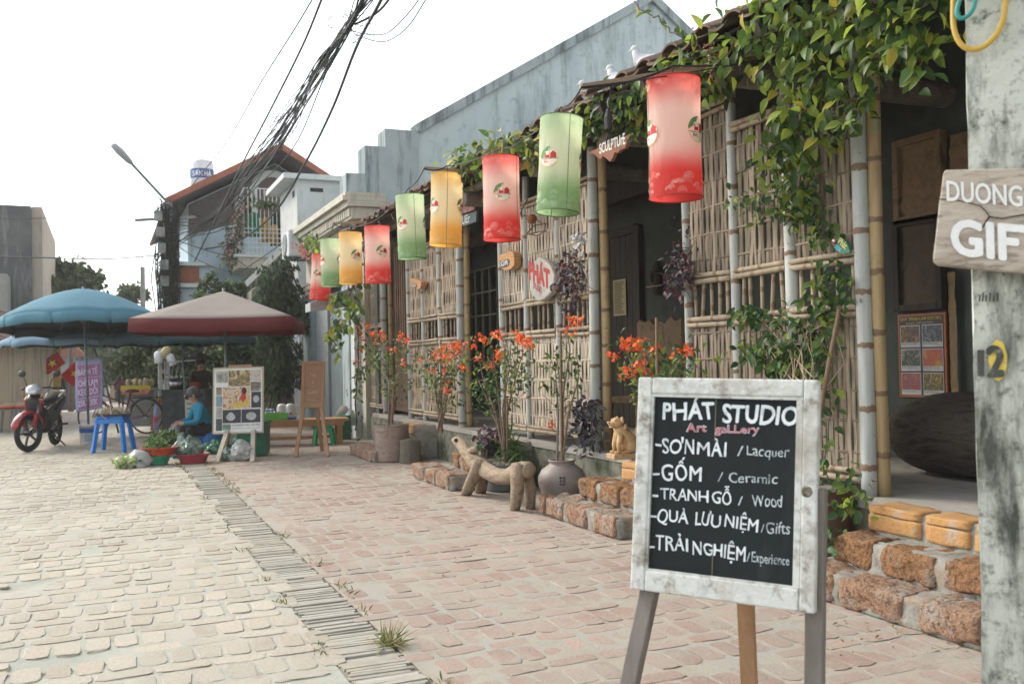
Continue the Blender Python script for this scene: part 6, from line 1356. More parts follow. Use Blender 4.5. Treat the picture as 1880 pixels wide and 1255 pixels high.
person('person in dark clothes standing beside the yellow gate pillar on the left', far(105, 738, 34), R(-60), J, E, {'top': DK, 'leg': DK, 'skin': SKIN, 'shoe': DK}, (GHAIR, False), group='people far down the street')
J, E = standing(1.40, .0, .18)
wp = g(370, 792); person('person in a conical hat and dark clothes standing behind the food cart', wp, math.atan2(-wp.y, -wp.x)+.2, J, E, {'top': mat('olive cloth', (.05, .045, .035), rough=.9), 'leg': DK, 'skin': SKIN, 'shoe': DK}, (HAIR, False), hat=mat('dark straw hat', [(.07, .055, .04), (.12, .095, .07)], scale=20, rough=.9))
# the seated vegetable seller, facing left
J = {'pelvis': ((0, 0, .30), (.14, .16)), 'belly': ((.05, 0, .45), (.13, .15)), 'chest': ((.13, 0, .64), (.125, .17)), 'neck': ((.19, 0, .77), .06), 'chin': ((.23, 0, .82), .055), 'head': ((.245, 0, .90), (.095, .085)), 'crown': ((.24, 0, .95), (.06, .055))}
E = [('pelvis', 'belly', 'top'), ('belly', 'chest', 'top'), ('chest', 'neck', 'top'), ('neck', 'chin', 'skin'), ('chin', 'head', 'skin'), ('head', 'crown', 'skin')]
for nm, sg in (('l', 1), ('r', -1)):
    J.update({nm+'sh': ((.14, sg*.18, .70), .065), nm+'el': ((.22, sg*.24, .47), .05), nm+'wr': ((.42, sg*.13, .44), .036), nm+'ha': ((.50, sg*.08, .43), .036), nm+'hip': ((.06, sg*.10, .28), .10), nm+'kn': ((.38, sg*.17, .36), .072), nm+'an': ((.30, sg*.15, .08), .045), nm+'to': ((.42, sg*.16, .035), .042)})
    E += [('chest', nm+'sh', 'top'), (nm+'sh', nm+'el', 'top'), (nm+'el', nm+'wr', 'top'), (nm+'wr', nm+'ha', 'skin'), ('pelvis', nm+'hip', 'leg'), (nm+'hip', nm+'kn', 'leg'), (nm+'kn', nm+'an', 'leg'), (nm+'an', nm+'to', 'shoe')]
vp = g(381, 822); LDIR = math.atan2(-RGT.y, -RGT.x)
J = {k: (tuple(c*.93 for c in p), (tuple(t*.93 for t in q) if isinstance(q, tuple) else q*.95)) for k, (p, q) in J.items()}
vd = person('person in a blue sweater sitting low and sorting vegetables', vp, LDIR+R(36), J, E, {'top': mat('blue sweater', [(.015, .17, .28), (.025, .22, .34)], scale=14, rough=.95), 'leg': DK, 'skin': SKIN, 'shoe': DK}, (GHAIR, True))
for sg in (-1, 1):
    mb = MB(); h0 = V((.50*.93, sg*.08*.93, .43*.93))
    for q in range(4): a = h0+V((.01, (q-1.5)*.018, .0)); mb.tube([a, a+V((.035, 0, -.012)), a+V((.055-.006*abs(q-1.5), -sg*.006, -.035))], [.009, .0085, .007], 6)
    mb.tube([h0+V((-.02, -sg*.03, .0)), h0+V((.015, -sg*.05, -.01)), h0+V((.035, -sg*.052, -.02))], [.011, .009, .007], 6); mb.build('fingers', SKIN, vd, smooth=True)
mb = MB(); mb.lathe([(0, .24), (.17, .24), (.18, .22), (.20, 0), (.17, 0), (.15, .2)], (0, 0, 0), 20); o = mb.build('low_stool', plain('blue stool plastic', (.02, .14, .42), .4), loc=(vp.x+.05, vp.y, 0)); tag(o, 'low blue stool under the seated vegetable seller', 'stool')
# ---- vegetables, basins, bags
VEG = [mat('green veg', [(.05, .13, .02), (.10, .20, .035)], scale=6, trans=.3, island=.4), mat('pale veg', [(.26, .36, .12), (.40, .46, .22)], scale=6, trans=.3, island=.3), mat('dark veg', [(.02, .06, .02), (.04, .10, .03)], scale=6, trans=.2, island=.4)]
def heap(c, r_, h, n, L, mi, parent, org, name='greens', ratio=.3):
    a = rng.uniform(0, 2*math.pi, n); q = np.sqrt(rng.uniform(0, 1, n)); P = np.stack([c.x+r_*q*np.cos(a), c.y+r_*q*np.sin(a), c.z+h*(1-q*q)*rng.uniform(.4, 1, n)], 1)
    return leaves(name, P, L, VEG, parent, bias=(0, 0, .1), org=org, ratio=ratio, mi=mi, curl=.5)
def basin(name, lab, c, rad, h, m, rz=0, z=0.0):
    mb = MB(); mb.lathe([(0, .006), (rad*.72, .006), (rad*.76, .02), (rad*.97, h-.012), (rad*1.06, h-.006), (rad*1.06, h), (rad*.97, h), (rad*.94, h-.01), (rad*.72, .024), (0, .018)], (0, 0, 0), 32)
    o = mb.build(name, m, smooth=True, loc=(c.x, c.y, z)); return tag(o, lab, 'basin', 'basins of vegetables')
GRNB = mat('green basin plastic', (.03, .33, .17), rough=.4, trans=.1); REDB = mat('red basin plastic', (.55, .075, .035), rough=.4, trans=.15); PNKB = mat('pink red basin plastic', (.42, .06, .085), rough=.4, trans=.15)
c = g(290, 853); basin('basin', 'green basin under the red basin of leafy greens', c, .165, .125, GRNB)
o = basin('basin', 'red basin of leafy greens balanced on the green basin', c+V((.02, 0, 0)), .235, .11, REDB, z=.125); 
r = thing('leafy_greens', 'heap of leafy greens in the red basin', 'vegetables', c+V((0, 0, .2))); heap(c+V((0, 0, .19)), .17, .09, 420, .08, [.6, .15, .25], r, r.location[:])
c = g(355, 850); basin('basin', 'pink red basin piled with bagged vegetables', c, .21, .13, PNKB)
BAG = mat('clear green bag', [(.06, .12, .08), (.14, .22, .17), (.34, .40, .38)], scale=11, rough=.2, spec=.8, detail=3, dist=2, trans=.25); BAGG = mat('green bag', [(.03, .15, .09), (.08, .26, .17)], scale=7, rough=.3, spec=.6, trans=.15); BAGW = mat('white bag', [(.42, .44, .42), (.58, .6, .58)], scale=7, rough=.3, trans=.3)
def bag(lab, c, d, m, cat='bag', jit=.35):
    mb = MB(); mb.ball((0, 0, d[2]*.8), d, 40, jit=jit); o = mb.build('plastic_bag', m, smooth=False, loc=c); c7 = V(c)*7
    for v in o.data.vertices:
        t = max(0, (v.co.z/d[2]-1.15)); v.co.x *= 1-.55*min(1, t*1.6); v.co.y *= 1-.55*min(1, t*1.6); v.co.z += t*d[2]*.5
        q = v.co*9+c7; v.co += (mnoise.noise_vector(q)*.035+mnoise.noise_vector(q*2.7)*.022+mnoise.noise_vector(q*6)*.009)*(d[0]/.16); v.co.z = max(.003, v.co.z)
    return tag(o, lab, cat, 'plastic bags of vegetables')
bag('crumpled clear bag bulging out of the pink red basin', c+V((-.03, .03, .07)), (.17, .15, .14), BAG)
bag('smaller clear bag behind the pink red basin', c+V((-.12, .18, .05)), (.13, .13, .15), BAG)
bag('dark green bag right of the pink red basin', g(399, 832), (.2, .13, .10), BAGG)
bag('white bag of cut vegetables between the photo board legs', g(442, 845), (.16, .12, .13), BAGW)
bag('small clear bag beside the left photo board leg', g(416, 846), (.08, .07, .10), BAG)
bag('grey bag at the seated seller\'s feet', g(322, 822), (.16, .13, .17), mat('grey bag', [(.24, .25, .25), (.38, .39, .39)], scale=6, rough=.4))
bag('green bag hanging full beside the green bin', g(448, 832), (.15, .12, .17), mat('teal green bag', [(.02, .17, .11), (.04, .25, .16)], scale=6, rough=.4))
c = g(240, 858); r = thing('cabbage_bag', 'open bag of pale green cabbages lying on the bricks', 'vegetables', c); o_ = c[:]
mb = MB()
for k in range(9): mb.ball(c+V((-.14+.035*k+random.gauss(0, .02), random.gauss(0, .05), .07+random.uniform(0, .05))), .065, 10, jit=.25)
mb.build('cabbages', mat('cabbage', [(.30, .40, .15), (.48, .54, .30)], scale=12, rough=.6), r, org=o_, smooth=True)
heap(c+V((-.03, 0, .06)), .17, .06, 130, .085, [.12, .88, 0], r, o_, ratio=.6)
mb = MB(); mb.ball(c+V((.12, .02, .09)), (.15, .1, .12), 14, jit=.4); mb.ball(c+V((.02, -.03, .03)), (.2, .12, .05), 14, jit=.4); o = mb.build('bag', BAGW, r, org=o_, smooth=True)
for k, (px, py, rr, lab, mi) in enumerate(((305, 818, .24, 'spread of long leafy greens in front of the bicycle', [.6, .3, .1]), (372, 806, .30, 'big heap of fine green herbs beside the seated seller', [.55, .15, .3]))):
    c = g(px, py+8); r = thing('leafy_greens', lab, 'vegetables', c); heap(c+V((0, 0, .12)), rr, .14, 750, .13, mi, r, c[:], ratio=.16)
    mb = MB(); mb.lathe([(0, .0), (rr*.8, 0), (rr, .13), (rr*.97, .13), (rr*.78, .02), (0, .02)], c, 22); mb.build('basket', mat('dark basket', (.02, .022, .025), rough=.6), r, org=c[:])
c = g(318, 838); mb = MB(); mb.lathe([(0, 0), (.1, 0), (.13, .12), (.125, .12), (.095, .01), (0, .01)], n=20); tag(mb.build('tub', plain('sky blue tub', (.05, .25, .5), .4), loc=c), 'small sky blue tub behind the red basin', 'tub')
c = g(467, 836); mb = MB(); mb.box((0, 0, .24), (.36, .34, .44), taper=(1.08, 1.08)); mb.box((0, 0, .47), (.42, .4, .04)); tag(mb.build('green_bin', mat('green bin plastic', [(.012, .09, .05), (.02, .13, .075)], rough=.45), loc=c, rot=(0, 0, R(-20))), 'dark green plastic bin behind the photo board', 'bin')
# ---- low table with thermos jugs and crates
t0, t1 = g(484, 818), g(624, 812); d = (t1-t0); L_ = d.length; rzt = math.atan2(d.y, d.x); OW = mat('orange table wood', [(.30, .15, .065), (.40, .22, .10)], scale=4, rough=.6)
tb = thing('low_table', 'long low wooden table with thermos jugs and crates behind the café board', 'table', (t0+t1)/2, rzt)
TH = .40
mb = MB(); mb.box((0, 0, TH-.02), (L_+.25, .5, .04)); mb.box((0, -.23, TH-.07), (L_+.1, .03, .07)); mb.build('tabletop', OW, tb)
for sx_ in (-1, 1):
    for sy_ in (-1, 1): mb = MB(); mb.box((sx_*(L_/2-.02), sy_*.2, (TH-.04)/2), (.09, .07, TH-.04)); mb.build('leg', OW, tb)
mb = MB(); mb.box((0, -.2, .12), (L_-.1, .03, .05)); mb.build('stretcher', OW, tb)
def ontab(px): 
    p = g(px, 815); q = t0+d*((p-t0).dot(d)/(L_*L_)); q.z = TH; return q
def crate(lab, px, w_, dpt, h, m, off=0, z=0):
    r = thing('plastic_crate', lab, 'crate', ontab(px)+V((0, off, z)), rzt, 'crates on the low table'); mb = MB()
    mb.box((0, 0, .01), (w_, dpt, .02))
    for z_ in (h*.3, h*.62, h-.012): 
        for sg in (-1, 1): mb.box((0, sg*dpt/2, z_), (w_, .012, .024)); mb.box((sg*w_/2, 0, z_), (.012, dpt, .024))
    for k in range(9):
        x = -w_/2+w_*k/8
        for sg in (-1, 1): mb.box((x, sg*(dpt/2-.0015), h/2), (.012, .012, h))
    mb.build('basket', m, r)
    mb = MB(); rs = random.Random(px)
    for k in range(7): 
        x = -w_*.4+w_*.8*k/6; mb.lathe([(0, .02), (.028, .02), (.034, h+.02), (.031, h+.02), (.026, .03), (0, .03)], (x, rs.gauss(0, .03), 0), 12)
    mb.build('glasses', mat('glass cups', (.28, .33, .32), rough=.1, spec=.8), r, smooth=True); return r
crate('lime green crate of glasses on the low table', 507, .34, .26, .11, mat('lime plastic', (.13, .45, .05), rough=.4)); crate('blue crate of glasses behind the lime green one', 494, .2, .22, .15, plain('blue crate plastic', (.04, .25, .52), .4), off=.2, z=.0)
for k, (px, lab) in enumerate(((519, 'left white thermos jug on the low table'), (534, 'right white thermos jug with red print on the low table'))):
    r = thing('thermos_jug', lab, 'thermos', ontab(px)+V((0, .05-.05*k, 0)), rzt, 'thermos jugs on the low table'); mb = MB(); mb.lathe([(0, 0), (.085, 0), (.09, .05), (.078, .2), (.06, .235), (.03, .25), (0, .25)], n=22); mb.build('body', mat('cream jug', (.58, .58, .56), rough=.35), r, smooth=True)
    mb = MB(); mb.lathe([(.0905, .0), (.092, .04)], n=22); mb.build('base_band', BLP, r); mb = MB(); mb.tube([(.07, 0, .2), (.13, 0, .18), (.13, 0, .09), (.085, 0, .06)], .012, 6); mb.build('handle', mat('cream jug', (.58, .58, .56)), r, smooth=True)
    mb = MB(); mb.ball((0, -.088, .1), (.02, .004, .02), 8); mb.build('print_mark', REDPL, r)
stool('plastic_stool', 'small green plastic stool under the low table', g(595, 815), .3, .30, mat('green stool plastic', (.02, .28, .10), rough=.4), R(-10))
c = g(631, 806); mb = MB(); mb.box((0, 0, .2), (.2, .25, .4)); tag(mb.build('green_box', mat('green box plastic', (.02, .17, .08), rough=.5), loc=c), 'tall green plastic box at the right end of the low table', 'box')
c = V((g(634, 800).x, g(634, 800).y, .40)); mb = MB(); mb.lathe([(0, .14), (.02, .135), (.22, .02), (.215, .015), (0, .12)], n=24, M=Matrix.Rotation(R(-25), 3, 'Y')); tag(mb.build('conical_hat', mat('grey straw hat', [(.20, .19, .165), (.30, .29, .25)], scale=20, rough=.9), loc=c, smooth=True), 'grey conical hat resting on the green box', 'hat')
bag('pale blue cloth bag hanging at the end of the low table', V((g(645, 805).x, g(645, 805).y, .22)), (.10, .11, .14), mat('pale blue cloth', [(.33, .4, .45), (.5, .55, .58)], scale=6, rough=.8))
# ---- food cart, wooden table, banners
c = g(311, 790); r = thing('wooden_table', 'wooden table with a lower shelf beside the bicycle, carrying the glass case', 'table', c, R(-23.5)); WT = mat('table wood', [(.24, .15, .075), (.33, .22, .12)], scale=4, rough=.65)
mb = MB(); mb.box((0, 0, .47), (.56, .5, .04)); mb.build('tabletop', WT, r); mb = MB(); mb.box((0, 0, .26), (.52, .46, .025)); mb.box((0, -.23, .41), (.5, .02, .07)); mb.build('shelf', WT, r)
for sx_ in (-1, 1):
    for sy_ in (-1, 1): mb = MB(); mb.box((sx_*.25, sy_*.22, .225), (.055, .05, .45)); mb.build('leg', WT, r)
GL = mat('case glass', (.35, .4, .4), rough=.08, spec=.8, alpha=.35)
cc = c+V((0, 0, .49)); r = thing('glass_case', 'glass food case with steel pots and a red label on the wooden table', 'display case', cc, R(-23.5)); mb = MB()
for sx_ in (-1, 1):
    for sy_ in (-1, 1): mb.box((sx_*.24, sy_*.18, .16), (.02, .02, .32))
for z_ in (.01, .31): mb.box((0, -.18, z_), (.5, .02, .02)); mb.box((0, .18, z_), (.5, .02, .02)); mb.box((-.24, 0, z_), (.02, .36, .02)); mb.box((.24, 0, z_), (.02, .36, .02))
mb.build('frame', STEEL, r); mb = MB(); mb.box((0, -.176, .16), (.47, .004, .29)); mb.build('glass', GL, r)
mb = MB(); mb.lathe([(0, .02), (.09, .02), (.1, .22), (.095, .22), (.085, .03), (0, .03)], (.04, 0, 0), 20); mb.build('pot', CHR, r, smooth=True); mb = MB(); mb.box((-.12, -.182, .13), (.14, .004, .11)); mb.build('label', mat('red yellow label', [(.42, .04, .02), (.5, .3, .04)], scale=9, detail=1), r)
c = g(272, 795); r = thing('snack_cart', 'snack cart with yellow and red boards and bagged puffs on top, behind the bicycle', 'cart', c+V((-.1, 1.2, 0)), R(-23.5))
mb = MB(); mb.box((0, 0, .80), (.62, .4, .05)); mb.box((0, .1, .42), (.5, .3, .7)); mb.build('body', mat('cart metal', (.16, .17, .17), rough=.5), r); mb = MB(); mb.box((0, -.205, .85), (.6, .01, .10)); mb.build('yellow_board', plain('yellow board', (.55, .46, .03), .5), r); mb = MB(); mb.box((0, -.212, .77), (.56, .01, .09)); mb.build('red_board', mat('red board print', [(.45, .05, .03), (.55, .35, .25)], scale=14, detail=1), r)
mb = MB()
for k in range(9): mb.ball((-.22+.055*k, random.gauss(0, .05), .93+random.uniform(0, .05)), (.06, .06, .08), 9, jit=.4)
mb.build('snack_bags', mat('snack bag', [(.42, .33, .17), (.55, .48, .36)], scale=9, rough=.3), r, smooth=True)
c = g(350, 800); r = thing('cook_stand', 'cluttered cook stand with steaming pots and hung ladles in front of the hatted person', 'stand', c+V((.0, .6, 0)), R(-23.5)); mb = MB(); mb.box((0, 0, .42), (.8, .45, .84)); mb.build('body', mat('dark stand', [(.03, .035, .04), (.07, .075, .08)], rough=.6), r)
mb = MB(); mb.lathe([(0, 0), (.13, 0), (.14, .2), (.0, .22)], (-.2, 0, .84), 18); mb.build('pot', CHR, r, smooth=True); mb = MB(); mb.lathe([(0, 0), (.1, 0), (.1, .12), (.0, .14)], (.15, 0, .84), 18); mb.build('pot', mat('red pot', (.3, .05, .04)), r, smooth=True)
mb = MB(); mb.tube([(-.38, -.1, .84), (-.38, -.1, 1.35), (.2, -.1, 1.38)], .012, 6)
for k in range(4): mb.tube([(-.3+.09*k, -.1, 1.36), (-.33+.09*k, -.14, 1.12)], .006, 5); mb.ball((-.33+.09*k, -.14, 1.08), (.035, .02, .04), 8)
mb.build('ladle_rail', CHR, r)
c = g(352, 806); r = thing('menu_board', 'pale green price board with red lines, leaning behind the seated seller', 'sign', c, R(-15)); mb = MB(); mb.box((0, 0, .38), (.2, .03, .62)); mb.build('board', mat('pale green board', (.40, .47, .40), rough=.6), r); mb = MB()
for k in range(6): mb.box((random.gauss(0, .008), -.017, .62-.085*k), (.14, .004, .03))
mb.build('red_lines', plain('red lines', (.40, .10, .08)), r)
for sg in (-.07, .07): mb = MB(); mb.box((sg, .02, .04), (.02, .03, .08)); mb.build('leg', STEEL, r)
c = g(287, 805); mb = MB(); mb.tube([(0, 0, .02), (0, 0, .45), (.0, 0, .60)], [.05, .045, .02], 10); mb.box((0, 0, .01), (.1, .1, .02)); o = mb.build('folded_banner', mat('red blue banner', [(.42, .05, .05), (.15, .25, .45), (.45, .40, .45)], scale=4, rough=.7, detail=1), loc=c); tag(o, 'folded red and blue banner standing beside the wooden table', 'banner')
# purple price banner hung from the blue umbrella's pole
A, B_, C_ = dp(139, 662, 16.6), dp(187, 658, 16.4), dp(138, 757, 16.6); r = thing('price_banner', 'purple cloth banner with pale lettering behind the blue umbrella pole', 'banner', A); o_ = A[:]
ax = (B_-A).normalized(); w_ = (B_-A).length; h = (C_-A).length; an = V((-ax.y, ax.x, 0)); an = -an if an.dot(A-O) > 0 else an; dn = V((0, 0, -1))
vs = []; nx_, ny_ = 10, 14
for j in range(ny_+1):
    for i in range(nx_+1): u, v = i/nx_, j/ny_; vs.append(A+ax*(u*w_*(1+.05*v))+dn*(v*h*(1-.06*u))+an*(.03*math.sin(u*5+v*3)*v))
PB = mat('lilac banner', [(.26, .28, .45), (.34, .34, .52)], scale=4, rough=.8, trans=.2)
o = raw('cloth', vs, [(j*(nx_+1)+i, j*(nx_+1)+i+1, (j+1)*(nx_+1)+i+1, (j+1)*(nx_+1)+i) for j in range(ny_) for i in range(nx_)], PB, r, org=o_, smooth=True); s_ = o.modifiers.new('t', 'SOLIDIFY'); s_.thickness = .004
mb = MB()
for (v0, v1, e) in ((.10, .34, 0), (.36, .56, .02), (.56, .73, 0), (.76, .95, .01)):
    q = lambda u, v: A+ax*u*w_+dn*v*h*(1-.06*u)+an*(.03*math.sin(u*5+v*3)*v+.006)
    for i in range(8): u0, u1 = .1+.83*i/8, .1+.83*(i+1)/8; mb.quad(q(u0, v0), q(u1, v0), q(u1, v1), q(u0, v1))
mb.build('magenta_panel', mat('magenta panel', [(.26, .10, .20), (.34, .15, .27)], scale=4, rough=.8), r, org=o_)
for s, v in (('BÁNH TẺ', .30), ('CHÈ LAM', .52), ('KẸO DỒI', .70), ('25K - 30K', .92)): fit(s, A+ax*.14*w_+dn*v*h*.97+an*.02, A+ax*.88*w_+dn*v*h*.94+an*.02, .11, an, plain('lilac print', (.45, .46, .62)), r, o_, lift=.01, bold=.02)
mb = MB(); mb.tube([A+V((0, 0, .02)), B_+V((0, 0, .02))], .012, 6); mb.tube([A.lerp(B_, .5)+V((0, 0, .02)), A.lerp(B_, .5)+V((0, 0, .75))], .004, 4); mb.build('rod', STEEL, r, org=o_)
# ================================================================== buildings behind and beside
def quadwall(mb, pts, th, n): mb.prism(pts, *n, th)
GRY = mat('blue grey weathered render', [(.37, .46, .47), (.47, .56, .565), (.42, .505, .51)], scale=1.2, rough=.9, bump=.25, bscale=12, stretch=(1, 1, .55), dirt=((.22, .28, .285), 2.2, .42, (1.6, 1.6, .28)), dirt2=((.2, .25, .26), 5, .2))
GRYD = mat('shade toned stained render', [(.27, .335, .345), (.38, .44, .445)], scale=2, rough=.95, bump=.3, bscale=14, dirt=((.10, .125, .13), 3, .45, (2, 2, .25)))  # darker, streaked copy of the wall render; the parapet's shadow is in its colour
YG = 16.0
gh = thing('gable_building', 'tall blue grey rendered building with a plain gable and stepped side parapet behind the shop', 'building', (8, YG, 0)); go = gh.location[:]
def gp_(px, py): p = ony(px, py, YG); return (p.x, p.z)
a, rd, rr_ = gp_(765, 240), gp_(1195, -2), gp_(1300, 100)
mb = MB(); mb.prism([(a[0], 0), (rr_[0], 0), (rr_[0], rr_[1]), rd, a], (0, YG, 0), (1, 0, 0), (0, 0, 1), (0, -1, 0), 6.0); mb.build('wall', GRY, gh, org=go)
mb = MB()                                                # coping along both slopes
for p, q in ((a, rd), (rd, rr_)): mb.bar((p[0], YG+.1, p[1]+.03), (q[0], YG+.1, q[1]+.03), .16, .36, up=(0, 1, 0))
mb.build('coping', GRYD, gh, org=go)
s1, s2, s3 = gp_(705, 237), gp_(668, 268), gp_(634, 318)
mb = MB(); mb.prism([(s3[0], 0), (a[0]-.002, 0), (a[0]-.002, a[1]-.02), (s1[0], s1[1]), (s1[0], s2[1]), (s2[0], s2[1]), (s2[0], s3[1]), (s3[0], s3[1])], (0, YG-.06, 0), (1, 0, 0), (0, 0, 1), (0, -1, 0), .5); mb.build('stepped_parapet', GRYD, gh, org=go)
# --- house with a moulded cornice
CREAM = mat('cream render', [(.42, .40, .33), (.52, .50, .42)], scale=2, rough=.9, bump=.15, dirt=((.22, .21, .17), 3, .3, (2, 2, .4))); WREN = mat('white render', [(.50, .53, .53), (.62, .64, .63)], scale=2, rough=.9, dirt=((.3, .32, .3), 3, .25, (2, 2, .4)))
YA, YB, XW = 15.35, 20.2, 4.0
ch = thing('cornice_house', 'cream house front with a moulded cornice and a grey metal shutter, left of the shop', 'house', (XW, 17.7, 0)); co = ch.location[:]
zc = onx(640, 372, 3.68).z
mb = MB(); mb.span((XW, YA, 0), (8, YB, zc+.1)); mb.build('wall', CREAM, ch, org=co)
mb = MB()
for k, (x0, z0, z1) in enumerate(((3.90, zc-.34, zc-.24), (3.74, zc-.24, zc-.05), (3.66, zc-.05, zc+.04), (3.58, zc+.04, zc+.12), (3.62, zc+.12, zc+.18))): mb.span((x0, YA-.3-.06*(k > 1), z0), (XW+.3, YB+.05*k, z1-.003))
for k in range(34): y = YA-.25+k*.155; mb.span((3.70, y, zc-.2), (3.742, y+.085, zc-.07))
mb.build('cornice', CREAM, ch, org=co)
mb = MB()
for k in range(3): mb.bar((3.88-.03*k, YA+.5, 3.0+.09*k-.3), (3.88-.03*k, YB, 3.0+.09*k-.3), .06, .06)
mb.build('string_course', CREAM, ch, org=co)
mb = MB(); SHU = mat('grey blue shutter', [(.20, .25, .26), (.27, .32, .33)], scale=3, rough=.5, metal=.2)
ya, yb = yat(611, 3.99), yat(641, 3.99)
for k in range(int((ya-yb)/.075)): mb.span((3.955, yb+k*.075, .05), (3.99, yb+k*.075+.05, 2.55))
mb.span((3.975, yb, .05), (3.995, ya, 2.55)); mb.build('shutter', SHU, ch, org=co)
mb = MB(); mb.span((3.90, yat(652, 3.9), 0), (3.998, yat(643, 3.9), 2.7)); mb.build('pillar', WREN, ch, org=co)
mb = MB(); mb.span((3.92, yat(603, 3.92), 0), (3.998, yat(578, 3.92), 2.6)); mb.build('panel', mat('grey door panel', [(.22, .235, .24), (.28, .29, .295)], rough=.6), ch, org=co)
mb = MB(); mb.span((3.85, yat(576, 3.85), 0), (3.998, yat(558, 3.85), 2.65)); mb.build('pillar', mat('teal grey pillar', [(.15, .20, .21), (.21, .26, .27)], rough=.8), ch, org=co)
mb = MB(); mb.span((3.985, yat(642, 3.97), 0), (3.996, yat(556, 3.97), 2.7)); mb.build('gap_shade_sheet', plain('painted gap shade', (.02, .022, .022), .9), ch, org=co)  # dark sheet standing in for the shade in the gaps between pillars
p0, p1 = onx(535, 548, 3.1), onx(622, 527, 3.1)
mb = MB(); za = 2.28
mb.add([(3.15, p0.y-1, za), (3.15, 15.6, za), (4.0, 15.6, za+.32), (4.0, p0.y-1, za+.32), (3.15, p0.y-1, za-.14), (3.15, 15.6, za-.14), (4.0, 15.6, za-.02), (4.0, p0.y-1, za-.02)], [(0, 1, 2, 3), (7, 6, 5, 4), (0, 4, 5, 1), (1, 5, 6, 2), (3, 2, 6, 7), (0, 3, 7, 4)]); mb.build('awning', mat('pale metal awning', [(.30, .34, .35), (.40, .43, .43)], rough=.6, dirt=((.28, .12, .12), 5, .3)), ch, org=co)
r = thing('air_conditioner', 'white air conditioner unit bracketed on the far side of the cornice house', 'air conditioner', ony(537, 450, YB-.4)); p = r.location.copy(); mb = MB(); mb.box((0, 0, 0), (.3, .8, .55)); o = mb.build('casing', WREN, r); b_ = o.modifiers.new('bevel', 'BEVEL'); b_.width = .02
mb = MB(); mb.lathe([(0, 0), (.22, 0), (.22, .02), (.18, .03), (0, .012)], (-.15, 0, 0), 22, M=Matrix.Rotation(R(-90), 3, 'Y')); mb.build('fan_grille', mat('grey grille', (.2, .21, .21)), r); mb = MB(); mb.box((.1, 0, -.29), (.5, .6, .04)); mb.build('bracket', STEEL, r)
# --- white stair tower, lean-to roof
Yt = 21.5; a, b = ony(545, 345, Yt), ony(592, 345, Yt)
wt = thing('white_tower', 'white roof box with a flat cap and small dark vents beside the red tiled roof', 'roof tower', (a.x, Yt, 0)); wo_ = wt.location[:]
mb = MB(); mb.span((a.x, Yt, 0), (b.x+.4, Yt+2.2, ony(550, 330, Yt).z)); mb.build('wall', WREN, wt, org=wo_); z_ = ony(550, 330, Yt).z
mb = MB(); mb.span((a.x-.32, Yt-.15, z_), (b.x+.45, Yt+2.4, z_+.12)); mb.build('cap', WREN, wt, org=wo_)
mb = MB(); mb.span((a.x+.3, Yt-.006, z_-.26), (a.x+.6, Yt+.1, z_-.17)); mb.build('vent', plain('vent dark', (.03, .03, .03), .9), wt, org=wo_)
mb = MB(); mb.span((a.x-.012, Yt+.3, z_-.34), (a.x+.1, Yt+.5, z_-.2)); mb.build('vent', plain('vent dark', (.03, .03, .03), .9), wt, org=wo_)
lt = thing('lean_to_house', 'low cream house with a pale sloping roof edge behind the stalls', 'house', (3.6, 22, 0)); lo = lt.location[:]
p0, p1 = ony(466, 523, 22), ony(528, 462, 21.2); mb = MB(); mb.bar((p0.x, 22, p0.z), (p1.x, 21.2, p1.z), .5, .14, up=(0, 0, 1)); mb.build('roof', mat('pale roof edge', [(.33, .33, .30), (.44, .43, .39)], rough=.9), lt, org=lo)
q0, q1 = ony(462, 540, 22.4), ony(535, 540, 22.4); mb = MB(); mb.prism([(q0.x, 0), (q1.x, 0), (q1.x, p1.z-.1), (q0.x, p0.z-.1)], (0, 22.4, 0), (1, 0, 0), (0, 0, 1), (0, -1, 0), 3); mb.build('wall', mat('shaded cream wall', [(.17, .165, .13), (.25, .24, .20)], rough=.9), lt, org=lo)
# --- blue house with the red tiled gable
YH = 27.0
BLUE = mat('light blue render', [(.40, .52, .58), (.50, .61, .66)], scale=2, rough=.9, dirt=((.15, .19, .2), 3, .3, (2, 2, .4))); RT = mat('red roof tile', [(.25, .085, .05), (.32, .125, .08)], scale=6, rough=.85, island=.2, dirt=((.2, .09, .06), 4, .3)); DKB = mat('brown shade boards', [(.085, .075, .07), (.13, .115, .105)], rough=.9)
bh = thing('blue_house', 'light blue house with a red tiled gable roof and an arched window', 'house', (3.5, YH, 0)); bo = bh.location[:]
def hp_(px, py, y=YH): p = ony(px, py, y); return (p.x, p.z)
A, Rg, Bq = hp_(300, 382), hp_(505, 284), hp_(640, 372)
w0, w1 = hp_(345, 450)[0], hp_(600, 450)[0]
def zroof(x): return A[1]+(Rg[1]-A[1])*(x-A[0])/(Rg[0]-A[0]) if x < Rg[0] else Rg[1]+(Bq[1]-Rg[1])*(x-Rg[0])/(Bq[0]-Rg[0])
mb = MB(); mb.prism([(w0, -1), (w1, -1), (w1, zroof(w1)-.2), (Rg[0], Rg[1]-.25), (w0, zroof(w0)-.2)], (0, YH, 0), (1, 0, 0), (0, 0, 1), (0, -1, 0), 8); mb.build('wall', BLUE, bh, org=bo)
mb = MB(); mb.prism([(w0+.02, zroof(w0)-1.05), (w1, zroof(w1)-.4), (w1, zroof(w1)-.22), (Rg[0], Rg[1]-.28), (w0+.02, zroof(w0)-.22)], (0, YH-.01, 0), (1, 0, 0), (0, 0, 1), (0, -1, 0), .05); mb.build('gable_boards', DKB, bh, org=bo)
vs = []; fs = []
